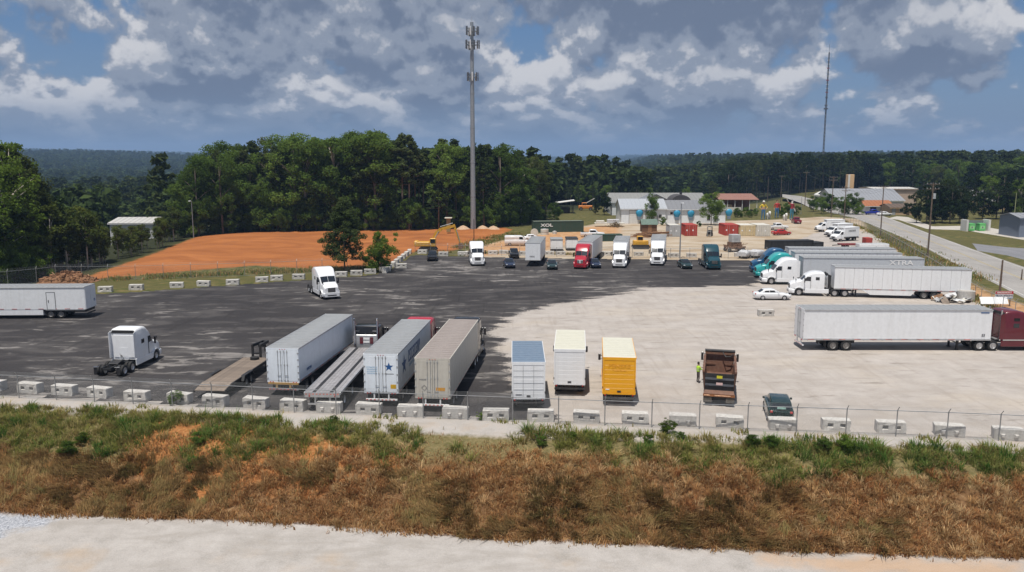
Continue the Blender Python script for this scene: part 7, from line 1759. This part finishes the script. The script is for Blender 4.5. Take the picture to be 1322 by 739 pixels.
def woods():
    r = random.Random(77)
    # wood behind the clay field: rows going back, tops reach about pixel row 172-200
    edge = [(228,305),(262,303),(330,300),(420,298.5),(500,297.5),(560,296.5),(640,294),(690,288)]
    P = resample(PX(edge), 4.4)
    tops = lambda px: np.interp(px, [215,235,250,280,330,400,470,520,560,610,650,680,700], [215,203,200,190,180,175,172,178,182,182,190,203,212])
    for row in range(4):
        for i, p in enumerate(P):
            x = p.x+r.uniform(-1.8,1.8)+(2.2 if row % 2 else 0); y = p.y+2.0+row*6.0+r.uniform(-1.8,1.8)
            if row == 3 and i % 2: continue
            px = 661+FPX*x/(y*CP+CAM_H*SP); H = top_z(Vector((x,y,0)), tops(px)+r.uniform(-3,16))-zof(x,y)
            k = 'pine' if (px > 520 and r.random() < 0.55) or r.random() < 0.34 else 'broad'
            if row == 0 and r.random() < 0.30: H *= r.uniform(0.55,0.8)
            H = max(7, min(H, 27))
            tree(k, x, y, H, {'pine':'tall dark pine with bare trunk in the wood behind the clay field','broad':'leafy green broadleaf tree in the wood behind the clay field'}[k], 'pine_tree' if k == 'pine' else 'broadleaf_tree', 'trees of the wood behind the clay field', wid=r.uniform(.85,1.15))
    for i, p in enumerate(resample(PX(edge), 2.6)):
        tree('bush', p.x+r.uniform(-1.5,1.5), p.y+0.8+r.uniform(-.6,1.2), r.uniform(3.0,8.5), 'leafy bush at the foot of the wood behind the clay field', 'bush', 'bushes along the clay field wood', cat='bush')
    # a pale forked trunk stands out
    p = G(471,297); t = tree('broad', p.x, p.y+0.5, 23, 'tall tree with pale forked trunk above the clay field', 'broadleaf_tree', var=2)
    MB().tube([(0,0,0),(0.1,-0.4,5.5),(-0.9,-0.6,8.0),(-1.3,-0.4,11)],[0.5,0.42,0.26,0.12],8).tube([(0.1,-0.4,5.5),(0.9,-0.5,7.4),(0.7,-0.4,11.5)],[0.40,0.30,0.14],8).build('forked_trunk', BARKL, t)
    # tall trees at the left edge
    for (px,py,top,k) in ((4,350,182,'pine'),(22,349,184,'broad'),(-20,352,186,'broad'),(38,348,205,'broad'),(12,358,215,'broad'),(-30,360,200,'dark'),(36,352,240,'broad'),(-8,345,190,'pine'),(28,345,192,'pine'),(50,346,232,'dark'),(-55,356,190,'broad'),(-80,356,195,'pine')):
        p = G(px,py); tree(k, p.x, p.y, top_z(p, top)-zof(p.x,p.y), {'pine':'tall pine at the left edge of the picture','broad':'tall leafy tree at the left edge of the picture','dark':'dark tree at the left edge of the picture'}[k], 'pine_tree' if k == 'pine' else 'broadleaf_tree', 'tall trees at the left edge')
    for (px,py) in ((2,362),(20,360),(36,358),(-15,364),(48,357),(-40,368)):
        p = G(px,py); tree('bush', p.x, p.y, r.uniform(4,7), 'green bush behind the left moving trailer', 'bush', 'bushes behind the left trailer', cat='bush')
    # young thin trees left of the clay field
    for i in range(66):
        t = r.random(); px = 48+t*185; py = np.interp(px, [48,110,200,235], [352,347,321,308])-r.uniform(0,18)*(1-0.55*t)
        p = G(px,py); top = np.interp(px, [48,80,120,150,190,230], [250,272,275,285,282,258])+r.uniform(-6,14)
        if 118 < px < 206: top = max(top, 289+r.uniform(0,12))
        H = max(3, min(16, top_z(p, top)-zof(p.x,p.y)))
        tree('young' if r.random() < 0.8 or px > 90 else 'broad', p.x, p.y, H, 'thin young tree in the belt left of the clay field', 'young_tree', 'young trees left of the clay field')
    # lone pine and round bush at the edge of the lot
    p = G(462-17,350); tree('lonepine', p.x, p.y, 0.1+top_z(p, 260), 'lone dark pine in front of the clay field', 'pine_tree', wid=1.0, var=0)
    p = G(492,351); t = tree('bush', p.x, p.y, top_z(p, 301), 'round bright green bush-like tree beside the lone pine', 'round_tree', var=1, wid=0.95)
    p = G(478,352); tree('bush', p.x, p.y, 3.0, 'low green shrub between the lone pine and the round tree', 'shrub', cat='bush')
    # trees among the yard and buildings
    for (px,py,top,k,w,lab) in ((841,289,250,'slim',0.9,'slim green tree in front of the white workshop'),(918,291,250,'round',0.95,'round green tree hiding the end of the workshop wing'),(780,278,247,'dark',0.9,'dark evergreen tree left of the white workshop'),(769,277,258,'dark',0.9,'smaller dark tree left of the evergreen by the workshop'),
        (716,288,262,'round',0.9,'rounded olive tree behind the green container'),(700,287,272,'bush',1.0,'smaller olive bush tree behind the green container'),(1101,277,250,'round',1.0,'green tree in front of the roadside shop'),(1083,277,255,'round',1.1,'green tree between two utility poles by the shop'),(1066,272,250,'round',1.0,'dark tree beside the white arched canopy'),
        (1180,285,262,'dark',0.6,'small dark shrub tree before the tan building')):
        p = G(px,py); tree(k, p.x, p.y, top_z(p, top), lab, 'tree', wid=w)
    for i,(px,py) in enumerate(((856,291),(902,293),(951,281),(963,280),(975,279),(1010,281))):
        p = G(px,py); tree('bush', p.x, p.y, r.uniform(1.5,3.2), 'low shrub in the planting before the workshop and giants', 'shrub', 'shrubs before the workshop and giants', cat='bush')
    for (px,Y,top,k,lab) in ((1006,262,264,'round','green tree behind the giant in the red shirt'),(1016,266,262,'round','green tree between the red and dark red giants'),(1029,264,266,'bush','wide bush behind the raised-arm giant'),(955,252,272,'bush','bush at the foot of the rusty roofed shed, left'),(968,252,273,'bush','bush at the foot of the rusty roofed shed, right'),
        (1060,268,256,'round','green tree at the bend beside the far poles'),(1072,272,252,'dark','dark tree behind the pole by the roadside shop'),(1092,266,258,'bush','wide green bush in front of the roadside shop'),(1108,264,262,'bush','green bush beside the orange awning store'),(1050,280,254,'round','tree where the road bends away, left of the canopy'),(1145,300,252,'round','tree behind the orange awning store'),(1170,258,262,'dark','dark tree at the corner of the tan building'),(1330,230,238,'dark','dark tree at the far right edge beyond the grey shed')):
        D_ = Y*CP+CAM_H*SP; q = Vector(((px-661)/FPX*D_, Y, 0)); tree(k, q.x, q.y, top_z(q, top), lab, 'tree' if k != 'bush' else 'bush', cat='tree' if k != 'bush' else 'bush')
    # clump right of the road
    for (px,py,top) in ((1183,288,248),(1196,289,240),(1206,288,236),(1216,288,234),(1226,289,238),(1238,289,240),(1248,288,244),(1222,284,232),(1205,284,240),(1240,283,246)):
        p = G(px,py); tree('dark', p.x, p.y, top_z(p, top), 'dark tree of the clump across the road', 'dark_tree', 'dark trees across the road', wid=r.uniform(.75,.95))
    for (px,py,top) in ((1268,283,246),(1286,283,240),(1300,284,236),(1315,285,232),(1276,276,226),(1294,276,222),(1310,276,220),(1330,280,222),(1258,272,226)):
        p = G(px,py); tree(r.choice(['dark','broad']), p.x, p.y, top_z(p, top), 'tree at the right behind the green bins', 'tree', 'trees behind the green bins')
    # treelines behind the buildings
    def line(pl, step, rows, gap, topf, kinds, lab, grp):
        for row in range(rows):
            for p in resample(PX(pl), step):
                x = p.x+r.uniform(-2,2); y = p.y+row*gap+r.uniform(-2,2); D = y*CP+CAM_H*SP; px = 661+FPX*x/D
                H = max(8, min(26, top_z(Vector((x,y,0)), topf(px)+r.uniform(-3,8))-zof(x,y))); k = r.choice(kinds)
                tree(k, x, y, H, lab[k], 'pine_tree' if k == 'pine' else 'broadleaf_tree', grp, wid=r.uniform(.95,1.3))
    line([(935,250),(980,249),(1040,247),(1100,246),(1165,247)], 6.5, 2, 9, lambda px: np.interp(px,[930,950,985,1050,1100,1150,1165,1180],[224,209,202,199,201,200,202,209]), ['pine','pine','dark'], {'pine':'dark pine in the treeline behind the roadside shops','dark':'dark broad tree in the treeline behind the roadside shops'}, 'treeline behind the roadside shops')
    line([(1165,252),(1230,254),(1330,256)], 7.5, 2, 10, lambda px: np.interp(px,[1160,1180,1200,1240,1280,1322],[206,210,212,208,210,203]), ['broad','broad','dark'], {'broad':'green tree in the wood at far right','dark':'dark tree in the wood at far right'}, 'wood at far right')
    line([(690,268),(740,266),(790,262),(860,259),(940,256)], 8.5, 2, 12, lambda px: np.interp(px,[690,720,760,850,940],[228,240,243,243,236]), ['broad','pine','dark'], {'broad':'green tree in the wood beyond the yard','pine':'dark pine in the wood beyond the yard','dark':'dark tree in the wood beyond the yard'}, 'wood beyond the yard')
woods()
print('trees', NTREE[0])

# the far-off woods that cover the valley and the hills, as one mass
def far_woods():
    g = np.random.default_rng(5)
    FARB = KIND_FAR = [broadleaf(90, 12, 0.10, 0.48, leaf_material('far_forest_foliage',(0.030,0.050,0.018),(0.052,0.080,0.027),(0.090,0.122,0.040),0.3), BARK, 26, 16, 0.85, spread=1.5)[0],
                       pine(91, 14, 0.15, 0.26, LEAFP, 12, 0.8, 22)[0]]
    pts = []; scl = []
    def add(n, r0, r1, a0=-40, a1=40):
        a = np.radians(g.uniform(a0,a1,n)); r_ = np.sqrt(g.uniform(r0**2,r1**2,n)); return r_*np.sin(a), r_*np.cos(a)
    X, Y, S = [], [], []
    for n, r0, r1, s0, s1 in ((5200,235,620,1.05,1.7),(7000,620,1300,1.2,1.9),(9000,1300,2600,1.6,2.7),(9000,2600,5200,2.2,3.8),(5000,5200,8500,3.5,5.5)):
        x, y = add(n,r0,r1); X.append(x); Y.append(y); S.append(g.uniform(s0,s1,n))
    X, Y, S = map(np.concatenate, (X,Y,S))
    px = 661+FPX*X/(Y*CP+CAM_H*SP)
    # clearings: the yard, shops and road; keep inside woods
    keep = np.ones(len(X), bool)
    keep &= ~((Y < 285) & (X > -2)); keep &= ~((Y < 345) & (X > 8)); keep &= ~((X > 55) & (Y < 470) & (X < 230))
    c = sdf(CLAY, X, Y); keep &= c < -6
    keep &= ~((Y < 240) & (X > -75)); keep &= ~((X > 200) & (Y < 330))
    keep &= ~((np.hypot(X+101, Y-236) < 17) | ((px > 128) & (px < 204) & (Y < 270)))
    mea = vnoise(X,Y,260,11); keep &= ~((mea > 0.80) & (Y > 700) & (Y < 1800))
    keep &= ~((vnoise(X,Y,75,12) > 0.86) & (Y > 500)); S = S*(0.72+0.6*vnoise(X,Y,60,13)); X, Y, S = X[keep], Y[keep], S[keep]; Z = height(X,Y)-0.4
    # lower the first rows so the building and sky line stay clear
    sel = g.random(len(X)) < 0.62
    for k, me_src in enumerate(KIND_FAR):
        q = sel if k == 0 else ~sel
        proto = thing('far_tree', ['broad far tree standing in the valley wood beyond the yard','pointed far tree standing in the valley wood beyond the yard'][k], 'tree', (X[q][0],Y[q][0],Z[q][0]), 0); po = link('crown', me_src, proto); proto.scale = (1.3,)*3
        me = bpy.data.meshes.new('far_forest'); co = np.stack([X[q],Y[q],Z[q]],1)[1:]; me.from_pydata(co.tolist(),[],[]); attr(me,'scl',S[q][1:])
        o = link('far_forest', me); tag(o, ['far-off broadleaf woods covering the valley and hills','far-off pine woods covering the valley and hills'][k], 'forest', kind='stuff')
        ng = bpy.data.node_groups.new('far_forest','GeometryNodeTree'); ng.interface.new_socket('Geometry',in_out='INPUT',socket_type='NodeSocketGeometry'); ng.interface.new_socket('Geometry',in_out='OUTPUT',socket_type='NodeSocketGeometry')
        N = ng.nodes; L = ng.links; gi = N.new('NodeGroupInput'); go = N.new('NodeGroupOutput'); ip = N.new('GeometryNodeInstanceOnPoints'); oi = N.new('GeometryNodeObjectInfo'); oi.inputs['Object'].default_value = po; oi.transform_space = 'ORIGINAL'; oi.inputs['As Instance'].default_value = True
        na = N.new('GeometryNodeInputNamedAttribute'); na.data_type = 'FLOAT'; na.inputs['Name'].default_value = 'scl'
        rv = N.new('FunctionNodeRandomValue'); rv.data_type = 'FLOAT_VECTOR'; rv.inputs[0].default_value = (0,0,0); rv.inputs[1].default_value = (0,0,6.28)
        L.new(gi.outputs[0], ip.inputs['Points']); L.new(oi.outputs['Geometry'], ip.inputs['Instance']); cm = N.new('ShaderNodeCombineXYZ'); mn = N.new('ShaderNodeMath'); mn.operation = 'MINIMUM'; L.new(na.outputs[0], mn.inputs[0]); mn.inputs[1].default_value = 1.55; L.new(na.outputs[0], cm.inputs[0]); L.new(na.outputs[0], cm.inputs[1]); L.new(mn.outputs[0], cm.inputs[2]); L.new(cm.outputs[0], ip.inputs['Scale']); L.new(rv.outputs[0], ip.inputs['Rotation']); L.new(ip.outputs[0], go.inputs[0])
        md = o.modifiers.new('scatter','NODES'); md.node_group = ng
far_woods()

# ------------------------------------------------------------------ bank vegetation: grass and weeds nobody could count
def grass_material():
    m = bpy.data.materials.new('bank_grass'); m.use_nodes = True; N = m.node_tree.nodes; L = m.node_tree.links; N.clear()
    a = N.new('ShaderNodeAttribute'); a.attribute_name = 'col'
    d = N.new('ShaderNodeBsdfDiffuse'); L.new(a.outputs['Color'], d.inputs[0]); t = N.new('ShaderNodeBsdfTranslucent'); L.new(a.outputs['Color'], t.inputs[0])
    mx = N.new('ShaderNodeMixShader'); mx.inputs[0].default_value = 0.42; L.new(d.outputs[0], mx.inputs[1]); L.new(t.outputs[0], mx.inputs[2]); o = N.new('ShaderNodeOutputMaterial'); L.new(mx.outputs[0], o.inputs[0]); return m
GRASSM = grass_material()
def blades(name, label, X, Y, Z, Hh, col, lean=0.45, width=0.03, cat='grass', seed=3, ang=None):
    """thin bent blades: a root triangle strip of three points each"""
    g = np.random.default_rng(seed); n = len(X); a = g.uniform(0,6.283,n) if ang is None else ang; l = np.abs(g.normal(0,lean,n))*Hh; w = width*g.uniform(.6,1.5,n)
    dx, dy = np.cos(a), np.sin(a); ax, ay = -dy*w, dx*w
    P0 = np.stack([X-ax,Y-ay,Z-0.05],1); P1 = np.stack([X+ax,Y+ay,Z-0.05],1)
    M0 = np.stack([X+dx*l*.35-ax*.8,Y+dy*l*.35-ay*.8,Z+Hh*.6],1); M1 = np.stack([X+dx*l*.35+ax*.8,Y+dy*l*.35+ay*.8,Z+Hh*.6],1); T_ = np.stack([X+dx*l,Y+dy*l,Z+Hh],1)
    V = np.stack([P0,P1,M1,M0,T_],1).reshape(-1,3); i = np.arange(n)*5
    lv = np.stack([i,i+1,i+2,i+3,i+3,i+2,i+4],1).ravel(); ls = np.stack([np.arange(n)*7,np.arange(n)*7+4],1).ravel()
    me = bpy.data.meshes.new(name); me.vertices.add(len(V)); me.vertices.foreach_set('co',V.astype(np.float32).ravel()); me.loops.add(len(lv)); me.loops.foreach_set('vertex_index',lv.astype(np.int32)); me.polygons.add(len(ls)); me.polygons.foreach_set('loop_start',ls.astype(np.int32)); me.update(calc_edges=True)
    c = me.attributes.new('col','FLOAT_COLOR','POINT'); c.data.foreach_set('color',np.repeat(np.concatenate([col,np.ones((n,1))],1),5,0).astype(np.float32).ravel())
    me.materials.append(GRASSM); o = link(name, me); tag(o,label,cat,kind='stuff'); return o
def pick(g, pal, n):
    pal = np.array(pal); i = g.integers(0,len(pal),n); return pal[i]*g.uniform(.75,1.25,n)[:,None]
def bank_plants():
    g = np.random.default_rng(11)
    G1 = [(0.20,0.21,0.055),(0.26,0.25,0.075),(0.15,0.19,0.045),(0.32,0.28,0.11),(0.29,0.23,0.09),(0.23,0.24,0.06),(0.34,0.27,0.12)]
    G2 = [(0.085,0.17,0.035),(0.12,0.21,0.045),(0.065,0.14,0.03),(0.16,0.22,0.06),(0.22,0.23,0.07)]
    B1 = [(0.36,0.20,0.085),(0.30,0.155,0.07),(0.44,0.26,0.12),(0.27,0.17,0.08),(0.36,0.25,0.115),(0.42,0.21,0.085)]
    B2 = [(0.50,0.31,0.14),(0.58,0.40,0.21),(0.42,0.23,0.10),(0.36,0.17,0.07),(0.52,0.37,0.20)]
    B3 = [(0.27,0.195,0.085),(0.22,0.15,0.065),(0.33,0.22,0.095),(0.38,0.255,0.115),(0.27,0.225,0.09),(0.31,0.18,0.075)]
    def spots(n, u0=0.0, u1=1.0):
        X = g.uniform(-52,46,n); yf = np.interp(X,fx_,fy_); yg = np.interp(X,gx_,gy_); U = g.uniform(u0,u1,n); return X, (yf-1.7)*(1-U)+(yg-0.05)*U, U
    def topu(X, Y): return np.interp(X,[-52,-30,-12,-2,6,16,24,46],[0.44,0.42,0.35,0.24,0.30,0.36,0.35,0.34])+0.26*(vnoise(X,Y,2.7,21)-0.5)+0.16*(vnoise(X,Y,0.9,24)-0.5)
    def thick(X, Y, U): return vnoise(X,Y,1.9,25)*0.55+vnoise(X,Y,0.6,23)*0.45
    PX_, PY_, PH, PC, PA = [], [], [], [], []
    def put(X, Y, H, C, A=None):
        PX_.append(X); PY_.append(Y); PH.append(H); PC.append(C); PA.append(g.uniform(0,6.283,len(X)) if A is None else A)
    # thin low growth all over
    X, Y, U = spots(150000); T_ = topu(X,Y); p = 1/(1+np.exp((U-T_)/0.035)); rn = g.random(len(X)); green = rn < p
    cut = np.interp(X,[-52,-33,-28,-12,-6,46],[0.30,0.34,0.52,0.50,0.34,0.28])*np.interp(U,[0.3,0.45,0.62,0.75,1],[0.7,1.15,1.15,0.7,0.5])
    keep = thick(X,Y,U) > np.where(green, np.interp(X,[-52,-14,-4,6,16,46],[0.28,0.36,0.52,0.48,0.44,0.34]), cut); X,Y,U,green = X[keep],Y[keep],U[keep],green[keep]; n = len(X)
    C = np.where(green[:,None], pick(g,G1,n), np.where((g.random(n) < np.interp(X,[-52,-14,-6,18,46],[0.25,0.3,0.45,0.5,0.62]))[:,None], pick(g,B2,n), pick(g,B1,n)))
    put(X, Y, g.uniform(.08,.30,n), C)
    def tufts(n, per, u0, u1, sel, pal, h0, h1, spread, fan=None):
        X, Y, U = spots(n,u0,u1); k = sel(X,Y,U); X, Y, U = X[k],Y[k],U[k]; m = len(X); pal = np.array(pal)
        base = pal[g.integers(0,len(pal),m)]*g.uniform(.8,1.2,m)[:,None]; hh = g.uniform(h0,h1,m); sp = spread*g.uniform(.5,1.4,m)
        q = np.repeat(np.arange(m), per); N = len(q); r_ = np.sqrt(g.random(N))*sp[q]; a = g.uniform(0,6.283,N)
        A = a if fan is None else (vnoise(X,Y,3.2,27)*9.0)[q]+g.normal(0,fan,N)
        put(X[q]+r_*np.cos(a), Y[q]+r_*np.sin(a), hh[q]*g.uniform(.45,1.1,N), base[q]*g.uniform(.7,1.3,N)[:,None], A)
    # green weeds and grass on the upper bank
    tufts(2600, 42, 0.0, 0.62, lambda X,Y,U: (U < topu(X,Y)) & (thick(X,Y,U) > np.interp(X,[-52,-14,-4,6,16,46],[0.30,0.36,0.52,0.46,0.40,0.30])), G1, .25, .55, .30)
    tufts(1500, 45, 0.0, 0.62, lambda X,Y,U: (U < topu(X,Y)+0.03) & ((thick(X,Y,U) > 0.60) | ((X > 18) & (thick(X,Y,U) > 0.34))), G2, .35, .75, .30)
    # straw and rust tufts
    tufts(3600, 34, 0.25, 0.99, lambda X,Y,U: (U > topu(X,Y)-0.06) & (X > -16) & (vnoise(X,Y,2.2,28) > np.interp(X,[-16,12,20],[0.42,0.42,0.18])) & ((U < 0.7) | (X > 12+6*vnoise(X,Y,2.0,38))), B2, .25, .55, .22)
    tufts(2600, 34, 0.40, 1.0, lambda X,Y,U: (U > topu(X,Y)+0.05) & (thick(X,Y,U) > 0.36), B1, .16, .40, .26)
    # long dead grass lying in swirls on the lower slope
    tufts(2300, 60, 0.50, 0.99, lambda X,Y,U: (X < 20+9*(vnoise(X,Y,1.3,36)-0.5)+5*(vnoise(X,Y,3.7,37)-0.5)) & (g.random(len(X)) < np.interp(X,[12,22],[1.0,0.55])) & (vnoise(X,Y*1.5,5.5,22)*0.7+vnoise(X,Y,1.6,29)*0.3 > np.interp(X,[-52,-30,-10,20],[0.52,0.50,0.46,0.44])-0.12*(U > 0.8)), B3, .32, .62, .36, 0.45)
    X,Y,H,C,A = np.concatenate(PX_),np.concatenate(PY_),np.concatenate(PH),np.concatenate(PC),np.concatenate(PA)
    print('blades', len(X))
    blades('bank_grass','tall green and brown grass and weeds on the bank below the fence',X,Y,height(X,Y),H,C,0.95,0.019,ang=A)
    # sparse weeds on the gravel strip and along the foot
    n = 12000; X = g.uniform(-52,46,n); Y = np.interp(X,fx_,fy_)-g.uniform(0.0,2.2,n); k = vnoise(X,Y,1.2,31) > 0.70; X,Y = X[k],Y[k]
    blades('strip_weeds','sparse weeds on the gravel strip along the fence',X,Y,height(X,Y),g.uniform(.1,.4,len(X)),pick(g,G1,len(X)),0.6,0.03,seed=5)
    n = 14000; X = g.uniform(-52,46,n); Y = np.interp(X,gx_,gy_)+g.normal(0.15,0.30,n)+0.5*(vnoise(X,X*0,1.7,35)-0.5); k = vnoise(X,Y,1.4,33)*0.7+vnoise(X,Y,0.5,34)*0.3 > 0.46; X,Y = X[k],Y[k]
    blades('foot_grass','brown grass fringe at the foot of the bank',X,Y,height(X,Y),g.uniform(.1,.40,len(X)),pick(g,B1+B2,len(X)),1.0,0.022,seed=6)
    # verge weeds along the right fence, the clay field and the back edge
    XS, YS = [], []
    for pl, wd, n in (([(1085,285),(1122,298),(1185,337),(1268,392),(1345,424)],1.6,5000),([(150,361),(330,353),(480,347)],3.5,9000),([(560,327),(700,329),(830,331)],1.2,2500),([(596,321),(640,308),(662,303)],4.0,5000),([(1130,300),(1190,328),(1260,362)],4.5,6000)):
        P = resample(PX(pl),0.5); idx = g.integers(0,len(P),n); px = np.array([P[i].x for i in idx]); py = np.array([P[i].y for i in idx]); XS.append(px+g.normal(0,wd*0.35,n)); YS.append(py+g.normal(0,wd*0.35,n)+0.6)
    X,Y = np.concatenate(XS),np.concatenate(YS); k = vnoise(X,Y,2.2,41) > 0.38; X,Y = X[k],Y[k]
    blades('verge_weeds','rough weeds along the fences and verges',X,Y,height(X,Y),g.uniform(.15,.6,len(X)),pick(g,G1+G2+B2,len(X)),0.6,0.05,seed=8)
    # distinct leafy weeds that stick out of the strip
    wb = [(622,542,0.9),(862,560,1.5),(838,568,1.0),(700,566,1.0),(432,545,0.8),(880,566,0.8),(1063,578,1.5),(1091,577,1.6),(970,572,1.2),(995,574,1.2),(740,563,.8),(228,522,1.6),(255,556,1.3),(85,560,1.5),(105,553,1.2)]
    for i,(px,py,h) in enumerate(wb):
        p = G(px,py); u = float(bank_u(np.array([p.x]),np.array([p.y]))[0])
        t = tree('bush', p.x, p.y, h*0.62, f'leafy green weed clump on the bank below the fence, {ordinal(1+sum(1 for q in wb if q[0] < px))} from left', 'weed_clump', 'leafy weed clumps on the bank', cat='weed', wid=1.5)
bank_plants()
def number_lookalikes():
    by = {}
    for o in COL.objects:
        if o.parent is None and 'label' in o and 'group' in o: by.setdefault((o['group'], o['label']), []).append(o)
    for (gname, lab), L_ in by.items():
        if len(L_) < 2: continue
        L_.sort(key=lambda o: o.location.x/max(1, o.location.y))
        for i, o in enumerate(L_): o['label'] = ' '.join(lab.split()[:12])+f', {ordinal(i+1)} from left'
number_lookalikes()

# ------------------------------------------------------------------ haze
def haze():
    m = bpy.data.materials.new('haze_air'); m.use_nodes = True; N = m.node_tree.nodes; L = m.node_tree.links; N.clear()
    v = N.new('ShaderNodeVolumePrincipled'); v.inputs['Color'].default_value = (0.42,0.64,1.0,1); v.inputs['Density'].default_value = 0.00015; v.inputs['Anisotropy'].default_value = 0.0
    o = N.new('ShaderNodeOutputMaterial'); L.new(v.outputs[0], o.inputs['Volume'])
    ob = MB().box(-7300,7300,-300,9300,-60,170).build('haze', m); tag(ob,'thin blue air haze over the valley and hills','haze',kind='stuff')
haze()
